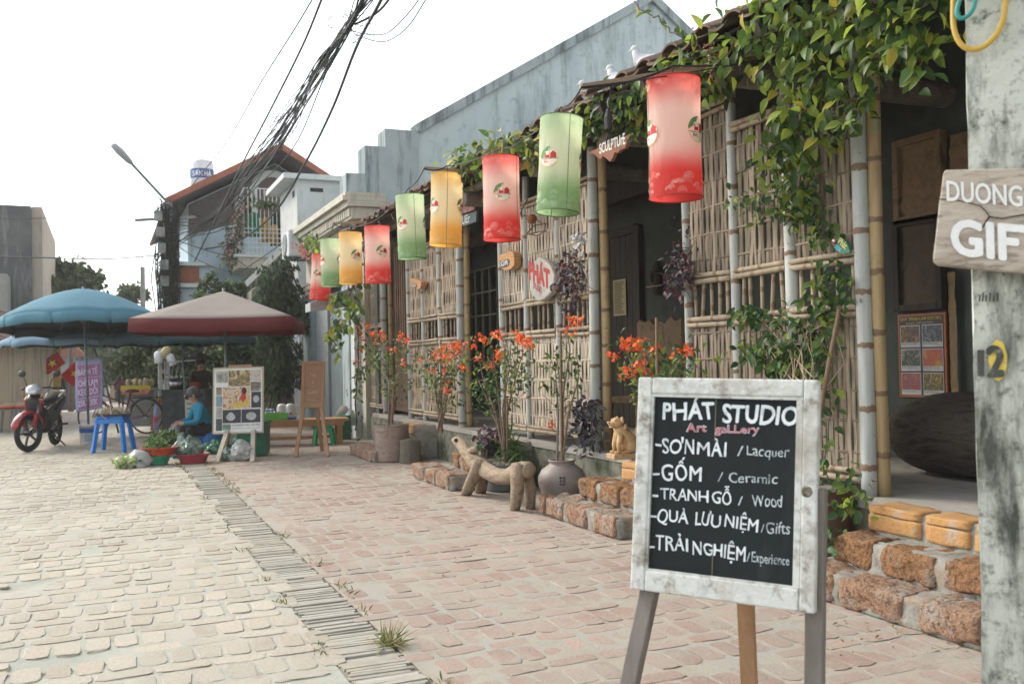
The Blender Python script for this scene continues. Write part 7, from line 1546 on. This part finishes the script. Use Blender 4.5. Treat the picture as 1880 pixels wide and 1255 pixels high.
for (P0, P1) in ((A, Rg), (Rg, Bq)):
    n_ = 22; L_ = V((P1[0]-P0[0], 0, P1[1]-P0[1]))
    for k in range(34):
        y = YH-1.0+k*.28
        for i in range(n_):
            b = len(vs); e = .02 if i % 2 else 0
            for (t, dz) in ((i/n_, .0), ((i+1.12)/n_, .0)):
                x, z = P0[0]+L_.x*t, P0[1]+L_.z*t
                for q in range(4): s_ = q/3; vs.append((x, y+s_*.28, z+.06*math.sin(math.pi*s_)+.03*(1-2*abs(t*n_-i-.5)) ))
            for q in range(3): fs.append((b+q, b+q+1, b+q+5, b+q+4))
raw('roof', vs, fs, RT, bh, org=bo)
mb = MB()
for (P0, P1) in ((A, Rg), (Rg, Bq)):
    mb.bar((P0[0], YH-1.0, P0[1]+.02), (P1[0], YH-1.0, P1[1]+.02), .16, .14, up=(0, 1, 0))
mb.build('roof_edge', RT, bh, org=bo)
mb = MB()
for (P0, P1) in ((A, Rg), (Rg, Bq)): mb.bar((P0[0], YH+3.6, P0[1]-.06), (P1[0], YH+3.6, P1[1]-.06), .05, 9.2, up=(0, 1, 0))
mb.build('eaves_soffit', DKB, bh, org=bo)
c = ony(500, 330, YH-.03); mb = MB(); pts = [(c.x+.62*math.cos(t), c.z-.35+.62*math.sin(t)) for t in [math.pi*k/14 for k in range(15)]]+[(c.x-.62, c.z-1.2), (c.x+.62, c.z-1.2)]
mb.prism(pts, (0, YH-.05, 0), (1, 0, 0), (0, 0, 1), (0, -1, 0), .06); wn = mb.build('window', WREN, bh, org=bo)
mb = MB(); pts = [(c.x+.42*math.cos(t), c.z-.35+.42*math.sin(t)) for t in [math.pi*k/14 for k in range(15)]]+[(c.x-.42, c.z-1.1), (c.x+.42, c.z-1.1)]; mb.prism(pts, (0, YH-.06, 0), (1, 0, 0), (0, 0, 1), (0, -1, 0), .02); o = mb.build('pane', mat('brown pane', (.09, .05, .04), rough=.4), wn, org=bo)
a, b = ony(318, 490, YH-.9), ony(366, 518, YH-.9)
w2 = ony(312, 700, YH-.8).x; w3 = ony(372, 700, YH-.8).x
mb = MB(); mb.span((w2, YH-.8, -1), (w0+.6, YH+5, ony(340, 480, YH-.8).z)); mb.build('side_wing', BLUE, bh, org=bo)
mb = MB(); mb.span((a.x, YH-.86, b.z), (b.x, YH-.805, a.z)); wn = mb.build('window', mat('brick red shutter', [(.26, .085, .045), (.33, .12, .07)], scale=8, rough=.8), bh, org=bo)
mb = MB(); mb.span((a.x-.2, YH-1.0, b.z-.14), (b.x+.3, YH-.8, b.z-.04)); mb.span((a.x-.2, YH-1.0, a.z+.04), (b.x+.3, YH-.8, a.z+.12)); mb.build('ledge', WREN, bh, org=bo)
# balcony with a white rail and washing
Yb = 25.0
p0, p1 = ony(430, 478, Yb), ony(524, 470, Yb); x0, x1, zb = p0.x, p1.x, p1.z-.05
mb = MB(); mb.span((x0+.1, Yb, zb-.28), (x1+.4, YH, zb)); mb.build('balcony_slab', CREAM, bh, org=bo)
mb = MB(); mb.span((x0-.0, Yb-.06, zb), (x1+.4, YH, zb+.07)); mb.build('balcony_rim', WREN, bh, org=bo)
WB_ = plain('white rail paint', (.62, .64, .64), .5); zt = ony(480, 345, Yb).z; mb = MB()
xl = ony(448, 400, Yb).x
for k in range(11): x = xl+(x1-xl)*k/10; mb.tube([(x, Yb, zb), (x, Yb, zt)], .011, 5)
for k in range(9): y = Yb+(YH-Yb)*k/9; mb.tube([(xl, y, zb), (xl, y, zt)], .011, 5)
zm = ony(480, 420, Yb).z
for z in (zb+.12, zb+.25, zb+.38, zb+.51, zb+.64, zm, zt-.02): mb.tube([(xl, Yb, z), (x1+.2, Yb, z)], .012, 5); mb.tube([(xl, Yb, z), (xl, YH, z)], .012, 5)
mb.build('balcony_railing', WB_, bh, org=bo)
for k, (pa, pb, c_, lab) in enumerate((((451, 388), (476, 436), (.0, .30, .17), 'green shirt hung to dry on the balcony'), ((479, 398), (496, 446), (.62, .36, .02), 'yellow jacket hung to dry on the balcony'), ((497, 390), (519, 452), (.025, .025, .03), 'black jacket hung to dry on the balcony'), ((497, 412), (511, 447), (.62, .38, .03), 'smaller yellow shirt hung in front of the black jacket'))):
    A_, B2 = ony(*pa, Yb+.3-.1*(k == 3)), ony(*pb, Yb+.3-.1*(k == 3)); w_, h = B2.x-A_.x, A_.z-B2.z; vs = []
    for j in range(9):
        for i in range(9): u, v = i/8, j/8; e = .16*abs(u-.5)*2*(1 if v < .3 else 0); vs.append((A_.x+w_*u, A_.y+.05*math.sin(u*9+v*2)*(.4+v), A_.z-h*(v)-e*h*.5*(v < .15)))
    o = raw('garment', vs, [(j*9+i, j*9+i+1, (j+1)*9+i+1, (j+1)*9+i) for j in range(8) for i in range(8)], fabric('washing %d' % k, c_, .3), smooth=True, org=A_); o.location = A_; s_ = o.modifiers.new('t', 'SOLIDIFY'); s_.thickness = .02; tag(o, lab, 'clothes', 'washing on the balcony')
# roof water tank
c = ony(371, 330, YH+4); r = thing('water_tank', 'white roof water tank with a blue lettered band behind the red roof', 'water tank', c-V((0, 0, .8))); mb = MB(); rt_ = .36; h0, h1 = 0, 1.35
mb.lathe([(0, 0), (rt_, 0), (rt_, 1.28), (rt_*.9, 1.38), (rt_*.3, 1.44), (0, 1.44)], n=26); mb.build('tank', mat('pale steel', [(.52, .55, .57), (.62, .65, .67)], rough=.3, metal=.2), r, smooth=True)
mb = MB(); mb.lathe([(rt_+.006, .80), (rt_+.006, 1.10)], n=26); mb.build('band', plain('tank blue', (.03, .11, .33)), r)
d = V((-c.x, -c.y, 0)).normalized(); sd_ = V((-d.y, d.x, 0)); sd_ = -sd_ if sd_.dot(RGT) < 0 else sd_
o = fit('SƠN HÀ', V((0, 0, .86))+d*(rt_+.02)-sd_*.28, V((0, 0, .86))+d*(rt_+.02)+sd_*.28, .17, d, plain('tank white', (.7, .72, .74)), r, None, lift=0, bold=.03)
for v in o.data.vertices:
    q = v.co.dot(sd_); k = math.sqrt(max(.0, (rt_+.012)**2-q*q)); v.co = sd_*q+d*k+V((0, 0, v.co.z))
# --- left side of the street
OCH = mat('ochre stained render', [(.52, .38, .25), (.62, .49, .35), (.56, .44, .32)], scale=1.6, rough=.9, bump=.2, stretch=(1, 1, .5), dirt=((.26, .20, .15), 2.6, .45, (2, 2, .22)), dirt2=((.44, .42, .36), 2, .3))
lh = thing('ochre_house', 'stained ochre house with an old tiled eave on the left of the street', 'house', (-2.5, 27, 0)); lo = lh.location[:]
a, b = ony(-60, 720, 24), ony(98, 720, 29.5)
dx_ = V((b.x-a.x, b.y-a.y, 0)); nn = V((dx_.y, -dx_.x, 0)).normalized(); L_ = dx_.length; ux = dx_.normalized()
zt = ony(60, 615, 28).z
mb = MB(); mb.prism([(0, -1), (L_, -1), (L_, zt), (0, zt+.2)], (a.x, a.y, 0), ux, (0, 0, 1), nn, 4); mb.build('wall', OCH, lh, org=lo)
mb = MB(); e0 = V((a.x, a.y, 0))+ux*-.5; e1 = V((a.x, a.y, 0))+ux*(L_+2.2)
vs = []; fs = []
for i in range(6):
    for j in range(42):
        q = e0+(e1-e0)*(j/42); b_i = len(vs)
        for t in (0, 1.1):
            for s_ in range(4): f = s_/3; p = q+(e1-e0)*(f/42)-nn*(-.75+(i+t)*.35); vs.append((p.x, p.y, zt-.25+(i+t)*.16+.05*math.sin(math.pi*f)+random.gauss(0, .008)))
        for s_ in range(3): fs.append((b_i+s_, b_i+s_+1, b_i+s_+5, b_i+s_+4))
o = raw('roof', vs, fs, TILE, lh, org=lo); s_ = o.modifiers.new('t', 'SOLIDIFY'); s_.thickness = .03
# tall dark building behind
db = thing('dark_building', 'tall dark mildewed concrete building at the left edge', 'building', (-4, 36, 0)); do = db.location[:]
p0, p1, p2 = ony(-60, 375, 34), ony(56, 378, 34), ony(76, 380, 36)
mb = MB(); mb.span((p0.x-3, 34, -1), (p1.x, 44, p1.z)); mb.build('wall', mat('mildewed concrete', [(.055, .065, .065), (.12, .13, .125)], scale=1.2, rough=.95, dirt=((.25, .26, .25), 2, .35, (2, 2, .3))), db, org=do)
mb = MB(); mb.span((p1.x+.003, 34.4, -1), (p2.x+.1, 43.8, p1.z+.05)); mb.build('side_wall', mat('pale tan render', [(.36, .31, .25), (.44, .39, .32)], scale=1.5, rough=.9, dirt=((.2, .18, .15), 2, .3, (2, 2, .3))), db, org=do)
mb = MB(); q = ony(12, 540, 33); mb.span((q.x-1.2, 32.5, q.z-.6), (q.x+.05, 33.9, q.z+.6)); mb.build('annexe', mat('grey annexe', (.25, .25, .24)), db, org=do)
# gate pillar with striped brick, shuttered bluish house, far houses
gt = thing('gate_pillar', 'striped brick gate pillar with a yellow edge beside the ochre wall', 'pillar', far(82, 735, 31)); mb = MB()
for k in range(15): mb.box((0, 0, .1+k*.15), (.42, .42, .10))
mb.build('brick_bands', mat('red brick bands', (.35, .16, .10), rough=.9), gt); mb = MB(); mb.box((0, 0, 1.1), (.38, .38, 2.3)); mb.build('core', mat('pale joints', (.50, .46, .40), rough=.9), gt); mb = MB(); mb.box((.34, 0, 1.2), (.2, .3, 2.5)); mb.build('yellow_edge', mat('yellow render', (.52, .36, .10), rough=.9), gt)
for k, (px0, px1, pyt, Yk, cols, lab, nm) in enumerate(((106, 142, 655, 48, [(.25, .31, .35), (.33, .38, .41)], 'grey blue far house beyond the flags', 'far_house'), (200, 250, 640, 66, [(.36, .30, .24), (.44, .38, .31)], 'pale brown far house at the end of the street', 'far_house'), (245, 300, 625, 60, [(.14, .11, .085), (.20, .16, .12)], 'brown far house beyond the walking people', 'far_house'), (150, 205, 650, 78, [(.30, .29, .27), (.38, .37, .35)], 'pale grey far house behind the purple banner', 'far_house'))):
    a, b = ony(px0, pyt, Yk), ony(px1, pyt, Yk); r = thing(nm, lab, 'house', ((a.x+b.x)/2, Yk, 0), group='far houses at the street end'); o_ = r.location[:]; mb = MB(); mb.span((a.x, Yk, -3), (b.x, Yk+6, a.z)); mb.build('wall', mat('far wall %d' % k, cols, scale=1, rough=.9), r, org=o_)
    mb = MB(); mx = (a.x+b.x)/2; mb.prism([(a.x-.4, a.z), (b.x+.4, a.z), (mx, a.z+.9)], (0, Yk-.3, 0), (1, 0, 0), (0, 0, 1), (0, -1, 0), 6.6); mb.build('roof', mat('far roof', [(.26, .12, .085), (.32, .17, .12)], rough=.9), r, org=o_)
    mb = MB(); mb.span((mx-.5, Yk-.02, -.9), (mx+.5, Yk+.1, a.z-1.0)); mb.build('door', mat('far door', (.07, .075, .08)), r, org=o_)
# flags
FLG = mat('red flag', [(.55, .025, .02), (.62, .05, .03)], scale=3, rough=.8, trans=.35); STAR = plain('flag yellow', (.75, .55, .04), .7)
for k, (tl, w_, h, lab, Yk, ang) in enumerate((((105, 646), .55, .38, 'red flag with a yellow star flying by the ochre eave', 29, -2.5), ((139, 662), .62, .5, 'red flag with a yellow star hanging lower, in front of the grey blue house', 32, -2.05))):
    p = ony(*tl, Yk); r = thing('flag', lab, 'flag', p, 0, 'red flags with yellow stars'); ux = V((math.cos(ang), 0, math.sin(ang)*.9)).normalized() if k == 0 else V((-.55, 0, -.55)).normalized(); uy = V((-ux.z, 0, ux.x)); uy = uy if uy.z < 0 else -uy; vs = []
    for j in range(9):
        for i in range(13): u, v = i/12*w_, j/8*h; vs.append(ux*u+uy*v+V((0, .05*math.sin(u*9+v*3), 0)))
    o = raw('cloth', vs, [(j*13+i, j*13+i+1, (j+1)*13+i+1, (j+1)*13+i) for j in range(8) for i in range(12)], FLG, r, smooth=True); s_ = o.modifiers.new('t', 'SOLIDIFY'); s_.thickness = .006
    c = ux*w_*.5+uy*h*.5+V((0, -.07, 0)); mb = MB(); pts = [c+ux*((.12 if q % 2 == 0 else .05)*math.sin(math.pi*q/5))-uy*((.12 if q % 2 == 0 else .05)*math.cos(math.pi*q/5)) for q in range(10)]; mb.add(pts, [tuple(range(10))]); mb.add([q+V((0, .14, 0)) for q in pts], [tuple(range(9, -1, -1))]); mb.build('star', STAR, r)
    mb = MB(); mb.tube([V((0, 0, .1)), uy*.9 if k else ux*w_*1.1+V((0, 0, -.3))], .014, 6); mb.build('staff', STEEL, r)
# left side tables with red trays
for k, (px, lab) in enumerate(((18, 'left table with red trays of food by the ochre wall'), (42, 'right table with red trays of food by the ochre wall'))):
    c = far(px, 770, 24); r = thing('side_table', lab, 'table', c, R(-10), 'food tables along the ochre wall'); mb = MB(); mb.box((0, 0, .52), (.5, .5, .03)); mb.build('tabletop', STEEL, r)
    for sx_ in (-1, 1):
        for sy_ in (-1, 1): mb = MB(); mb.bar((sx_*.18, sy_*.18, .5), (sx_*.24, sy_*.24, 0), .035, .035); mb.build('leg', STEEL, r)
    mb = MB(); mb.lathe([(0, 0), (.2, 0), (.26, .07), (.24, .07), (0, .02)], n=22); t_ = mb.build('food_tray', REDPL, loc=c+V((0, 0, .535)), smooth=True); tag(t_, lab.split(' table')[0]+' red plastic tray of dried food', 'tray', 'red trays on the food tables')
    mb = MB(); mb.ball((0, 0, .07), (.2, .2, .07), 16, jit=.35); mb.build('food_heap', mat('dried food', [(.30, .22, .13), (.42, .33, .22)], scale=20, rough=.9), t_, smooth=True)
# ================================================================== trees and tall plants
TL_ = [mat('tree leaf dark', [(.03, .055, .028), (.055, .085, .04)], scale=3, trans=.25, island=.4), mat('tree leaf mid', [(.065, .10, .035), (.10, .14, .05)], scale=3, trans=.3, island=.35), mat('tree leaf light', [(.14, .18, .06), (.2, .24, .09)], scale=3, trans=.3, island=.3)]
BARK = mat('tree bark', [(.10, .085, .07), (.17, .15, .125)], scale=6, rough=.95, bump=.6)
def tree(name, lab, base, h, crowns, n, L, mi, trunk=.12, cat='tree', group=None):
    r = thing(name, lab, cat, base, group=group); o_ = r.location[:]; mb = MB(); b0 = V(base); P = []
    top = b0+V((0, 0, h*.5)); mb.tube([b0, b0+V((.05, 0, h*.25)), top], [trunk, trunk*.8, trunk*.6], 8)
    tot = sum(c[1] for c in crowns)
    for c, rad in crowns:
        c = V(c); mb.tube([top, top.lerp(c, .5)+V((0, 0, .1)), c], [trunk*.5, trunk*.3, trunk*.12], 6); m = int(n*rad/tot)
        nb = max(4, int(rad*9)); bl = rng.normal(size=(nb, 3)); bl /= np.linalg.norm(bl, axis=1, keepdims=True); bl = np.array(c)+bl*rad*np.array([1, 1, .8])*rng.uniform(.3, .95, (nb, 1))
        for q in bl[:10]: mb.tube([c, V(q)], [trunk*.12, trunk*.04], 4)
        k = rng.integers(0, nb, m); P.append(bl[k]+rng.normal(size=(m, 3))*rad*.20)
    mb.build('trunk', BARK, r, org=o_, smooth=True); leaves('crown', np.concatenate(P), L, TL_, r, bias=(0, 0, -.2), org=o_, ratio=.55, mi=mi); return r
def cr(px, py, Y_, rad): return (ony(px, py, Y_), rad)
G_ = 'trees beyond the stalls'
tree('street_tree', 'dark feathery tree rising behind the left umbrella', far(130, 740, 44), 6, [cr(105, 525, 44, 1.0), cr(128, 505, 44, .9), cr(150, 525, 44, .8), cr(95, 500, 44, .5), cr(120, 545, 44, 1.1)], 5200, .26, [.65, .3, .05], group=G_)
tree('street_tree', 'pale green low tree in front of the feathery tree, above the left umbrella', far(90, 740, 40), 5, [cr(90, 530, 40, .55), cr(82, 520, 40, .4)], 1200, .2, [.2, .5, .3], group=G_)
tree('street_tree', 'round tree behind the thin far pole', far(240, 740, 50), 5, [cr(236, 538, 50, .6), cr(250, 545, 50, .6), cr(225, 550, 50, .6)], 1700, .22, [.5, .4, .1], group=G_)
tree('street_tree', 'hazy green tree at the street end behind the purple banner', far(180, 735, 62), 5, [cr(160, 660, 62, 1.5), cr(185, 670, 62, 1.3), cr(200, 655, 62, 1.2), cr(140, 640, 62, 1.2)], 4500, .34, [.4, .45, .15], group=G_)
tree('street_tree', 'leafy tree behind the food cart, right of the walking people', far(280, 745, 30), 3.4, [cr(265, 665, 30, .75), cr(285, 650, 30, .8), cr(300, 680, 30, .8), cr(270, 690, 30, .6), cr(315, 655, 30, .8)], 5200, .17, [.35, .45, .2], group=G_)
tree('street_tree', 'dense green tree behind the hatted person', far(360, 750, 25), 3.2, [cr(345, 650, 25, .7), cr(375, 645, 25, .7), cr(395, 670, 25, .6), cr(330, 690, 25, .6), cr(400, 640, 25, .6)], 5200, .14, [.55, .35, .1], group=G_)
tree('street_tree', 'dark shrubby tree behind the photo board', far(440, 760, 21.5), 3.0, [cr(425, 640, 21.5, .55), cr(450, 660, 21.5, .6), cr(470, 640, 21.5, .55), cr(440, 700, 21.5, .6), cr(465, 720, 21.5, .5)], 4200, .13, [.75, .22, .03], group=G_)
tree('street_tree', 'thin branched tree above the tan umbrella in front of the blue house', far(405, 760, 23.5), 4.6, [cr(395, 520, 23.5, .35), cr(412, 540, 23.5, .45), cr(435, 555, 23.5, .45), cr(380, 555, 23.5, .35), cr(445, 530, 23.5, .35), cr(405, 570, 23.5, .5)], 1700, .12, [.5, .4, .1], trunk=.07, group=G_)
r = thing('hanging_foliage_tree', 'tall dark tree of drooping leaves between the tan umbrella and the grey shutter', 'tree', far(515, 770, 19.5)); o_ = r.location[:]; P = []; mb = MB(); base = V(o_)
for k in range(26):
    px = random.uniform(478, 552); p0 = ony(px, random.uniform(470, 640), 19.5+random.gauss(0, .25)); p1 = p0+V((random.gauss(0, .1), random.gauss(0, .1), -random.uniform(.5, 1.1))); P.append(along([p0, p1], 190, (.09, .12, .07))); mb.tube([base+V((random.gauss(0, .1), 0, .4)), base.lerp(p0, .5)+V((random.gauss(0, .1), 0, .2)), p0, p1], [.03, .02, .012, .005], 5)
mb.build('trunk', BARK, r, org=o_); leaves('foliage', np.concatenate(P), .15, TL_, r, bias=(0, -.1, -1.3), org=o_, ratio=.28, mi=[.88, .11, .01])
# pink and green creeper on the balcony
st = [(px_path([(420, 470), (428, 430), (440, 400), (446, 360)], 0) if 0 else [ony(a, b, 25.3) for a, b in ((418, 475), (428, 440), (440, 405), (452, 370), (470, 365))], 420, (.12, .2, .14)), ([ony(a, b, 24.8) for a, b in ((470, 372), (500, 374), (518, 376))], 90, (.1, .1, .06))]
vv, o_ = vine('balcony_creeper', 'green creeper with pink flowers climbing the balcony corner', st, .13, TL_, [.2, .5, .3], stem_r=.012, cat='creeper')
leaves('pink_blossoms', along([ony(a, b, 25.1) for a, b in ((415, 478), (428, 430), (445, 380))], 130, (.12, .2, .16)), .07, mat('rose petal', [(.40, .16, .19), (.50, .28, .30)], scale=9, trans=.3), vv, org=o_, ratio=.8)
# ================================================================== poles and overhead cables
CP = mat('grey pole concrete', [(.20, .21, .20), (.30, .30, .29)], scale=4, rough=.9, bump=.3)
YP_ = 26.0; pb = ony(310, 560, YP_); pb.z = 0
r = thing('utility_pole', 'concrete utility pole wrapped in tangled black cables in front of the blue house', 'pole', (pb.x, pb.y, -.3)); o_ = r.location[:]; ztop = ony(318, 372, YP_).z
mb = MB(); mb.tube([(pb.x, pb.y, -.3), (pb.x, pb.y, ztop)], [.17, .12], 10); mb.build('shaft', CP, r, org=o_)
mb = MB(); rs = random.Random(2)
for k in range(60):
    z0 = rs.uniform(ztop-3.4, ztop); a0 = rs.uniform(0, 6.28); rr = rs.uniform(.14, .34); pts = []
    for q in range(9): a = a0+q*.7*rs.uniform(.7, 1.3); pts.append((pb.x+rr*math.cos(a), pb.y+rr*math.sin(a), z0+q*rs.uniform(-.09, .04)))
    mb.tube(pts, rs.uniform(.010, .022), 5)
for k in range(30): x = pb.x+rs.gauss(0, .12); mb.tube([(x, pb.y-.15, ztop-rs.uniform(0, 1)), (x+rs.gauss(0, .1), pb.y-.2, ztop-2), (x+rs.gauss(0, .1), pb.y-.15, rs.uniform(1.2, 2.5))], .016, 4)
mb.build('cable_tangle', WIRE, r, org=o_)
for k in range(5): mb = MB(); mb.box((pb.x+rs.gauss(0, .2), pb.y-.26, ztop-.4-k*.42), (.2, .14, .26)); mb.build('junction_box', mat('grey box', [(.06, .065, .07), (.3, .3, .3)], scale=3, rough=.6), r, org=o_)
mb = MB(); mb.bar((pb.x-.8, pb.y, ztop-.5), (pb.x+.7, pb.y, ztop-.35), .07, .07); mb.build('cross_arm', mat('grey box', [(.06, .065, .07), (.3, .3, .3)], scale=3, rough=.6), r, org=o_)
# street lamp on a long arm
h0 = ony(318, 383, YP_); h1 = ony(243, 302, YP_-.6); h2 = ony(206, 264, YP_-.9); r = thing('street_lamp', 'grey street lamp on a long thin arm reaching left from the cable pole', 'street lamp', h0); o_ = h0[:]
mb = MB(); mb.tube([h0+V((0, 0, -.6)), h0, h1], .035, 8); mb.build('arm', STEEL, r, org=o_); mb = MB(); mb.tube([h1, h1.lerp(h2, .15), h1.lerp(h2, .6), h1.lerp(h2, .95), h2], [.05, .11, .15, .12, .03], 12, flat=.5); mb.build('lamp_head', mat('lamp grey', [(.30, .34, .36), (.40, .44, .46)], rough=.4), r, org=o_, smooth=True)
c = far(265, 740, 40); zt = ony(265, 490, 40).z; mb = MB(); mb.tube([(0, 0, -.6), (0, 0, zt)], [.13, .09], 8); mb.tube([(-.05, 0, zt), (.06, 0, zt+.8)], .015, 4); tag(mb.build('far_pole', CP, loc=(c.x, c.y, 0)), 'thin distant concrete pole above the umbrellas', 'pole')
c = far(302, 742, 24); mb = MB(); zt = ony(302, 640, 24).z; mb.span((-.13, -.1, -.2), (-.05, .1, zt)); mb.span((.05, -.1, -.2), (.13, .1, zt)); 
for k in range(9): mb.span((-.05, -.06, .1+k*.25), (.05, .06, .2+k*.25))
lp_ = mb.build('ladder_pole', CP, loc=(c.x, c.y, 0)); tag(lp_, 'old slotted concrete pole hung with white containers behind the food cart', 'pole')
for k, (px, py, lab) in enumerate(((291, 656, 'left white plastic container hung on the slotted pole'), (314, 660, 'right tilted white plastic container hung on the slotted pole'), (303, 646, 'yellowish bag hung at the top of the slotted pole'))):
    p = ony(px, py, 23.8); mb = MB(); mb.lathe([(0, -.14), (.09, -.14), (.1, .1), (.05, .15), (0, .15)], n=14, M=Matrix.Rotation(R((0, -22, 40)[k]), 3, 'Y')); tag(mb.build('hung_container', mat('yellow bag', [(.35, .3, .15), (.45, .4, .22)]) if k == 2 else WHP, loc=p, smooth=True), lab, 'container', 'containers on the slotted pole')
# overhead cables: each strand hangs from the far pole to the concrete pole's top, out of frame above
CAB = plain('grey black cable', (.022, .026, .024), .6)
end = V((pcen.x, pcen.y, 7.3)); 
def cable(pts_px, depths, rad, mb, n=8, jit=0.0):
    q = [dp(a, b, t) for (a, b), t in zip(pts_px, depths)]; out = []
    for i in range(len(q)-1):
        p0, p1, p2, p3 = q[max(0, i-1)], q[i], q[i+1], q[min(len(q)-1, i+2)]
        for k in range(n):
            t = k/n; out.append(.5*((2*p1)+(p2-p0)*t+(2*p0-5*p1+4*p2-p3)*t*t+(3*p1-p0-3*p2+p3)*t**3)+V((random.gauss(0, jit), random.gauss(0, jit), random.gauss(0, jit))))
    out.append(q[-1]); mb.tube(out, rad, 6)
def one(lab, pts, deps, rad, cat='cable', group='overhead cables'):
    mb = MB(); cable(pts, deps, rad, mb); o = mb.build('overhead_cable', CAB); return tag(o, lab, cat, group)
one('thick single cable sagging right of the bundle', [(345, 462), (430, 445), (500, 395), (560, 300), (610, 200), (655, 85), (700, 0), (760, -120)], [27, 24, 21, 18, 15.5, 13.4, 12.2, 11], .022)
one('thick lone cable left of the bundle', [(320, 560), (362, 470), (400, 395), (440, 310), (500, 195), (555, 85), (590, 0), (640, -130)], [27, 24.5, 22, 19.5, 16.5, 14.2, 12.8, 11.4], .017)
one('thin leftmost cable running up to the top edge', [(318, 385), (365, 325), (420, 255), (480, 150), (540, 55), (576, -5), (640, -110)], [27, 24.5, 21.5, 18, 15.5, 14, 12], .012)
random.seed(11)
r = thing('cable_bundle', 'thick bundle of black overhead cables running from the cable pole up over the street', 'cables', dp(330, 440, 26)); o_ = r.location[:]
mb = MB()
for k in range(24):
    j = [random.gauss(0, 1) for _ in range(4)]; s_ = random.uniform(0, 18) if k < 14 else random.uniform(20, 75); f = random.random()
    pts = [(330+j[0]*9, 430+j[1]*20), (400+j[0]*10, 395+s_*.35), (455+j[1]*10, 315+s_*.55), (520+j[2]*9, 222+s_*.7+j[1]*6), (585+j[3]*7, 118+s_*.35), (640+j[0]*5, 50+j[1]*6), (668+j[2]*8, -4), (720+j[2]*12, -100)]
    cable(pts, [26, 23.5, 20.8, 18, 15.4, 13.6, 12.6, 10.6], random.uniform(.006, .016), mb, 6)
mb.build('strands', CAB, r, org=o_)
mb = MB()
for (px, py, dd) in ((640, 50, 13.6), (520, 222, 18)):
    for k in range(9): c = dp(px+random.gauss(0, 12), py+random.gauss(0, 10), dd); pts = [c+V((random.gauss(0, .04), random.gauss(0, .04), random.gauss(0, .04)))+RGT*(.13*math.cos(t))+UPV*(.13*math.sin(t)) for t in [q*.8+k for q in range(6)]]; mb.tube(pts, .006, 4)
mb.build('loose_loops', CAB, r, org=o_)
for k, (pts, lab) in enumerate((([(645, 57), (680, 64), (712, 60), (745, 30), (772, -6), (800, -60)], 'upper drooping cable loop branching right from the bundle'), ([(650, 62), (685, 75), (715, 74), (750, 48), (784, -4), (820, -60)], 'lower drooping cable loop branching right from the bundle'), ([(652, 45), (690, 25), (716, -4), (750, -60)], 'short thick cable splitting off near the top of the bundle'))): one(lab, pts, [13.4, 13, 12.6, 12.2, 11.8, 11.4][:len(pts)], .008 if k < 2 else .018)
one('upper thin wire crossing the left sky to the cable pole', [(-60, 400), (60, 401), (180, 397), (312, 388)], [27, 27, 27, 27], .012); one('lower wire crossing the left sky to the cable pole', [(-60, 470), (80, 473), (200, 475), (312, 466)], [27, 27, 27, 27], .018)
one('cable dropping from the blue house to the tangle of the pole', [(320, 440), (380, 460), (440, 480), (500, 540)], [26, 25, 24, 22], .012); one('slack cable looping low in front of the blue house', [(325, 450), (370, 480), (430, 500), (470, 480), (540, 430)], [26, 25, 24, 23, 22], .012)
# ================================================================== thin haze over the street
mb = MB(); mb.span((-410, -410, -3.0), (410, 610, 14)); hz = mb.build('haze', []); hz['kind'] = 'stuff'
hm = bpy.data.materials.new('haze'); hm.use_nodes = True; nt = hm.node_tree; nt.nodes.clear(); pv = nt.nodes.new('ShaderNodeVolumePrincipled'); ho = nt.nodes.new('ShaderNodeOutputMaterial')
pv.inputs['Color'].default_value = (.93, .93, .90, 1); pv.inputs['Density'].default_value = 00.0013; pv.inputs['Anisotropy'].default_value = .3
nt.links.new(pv.outputs[0], ho.inputs['Volume']); hz.data.materials.append(hm)
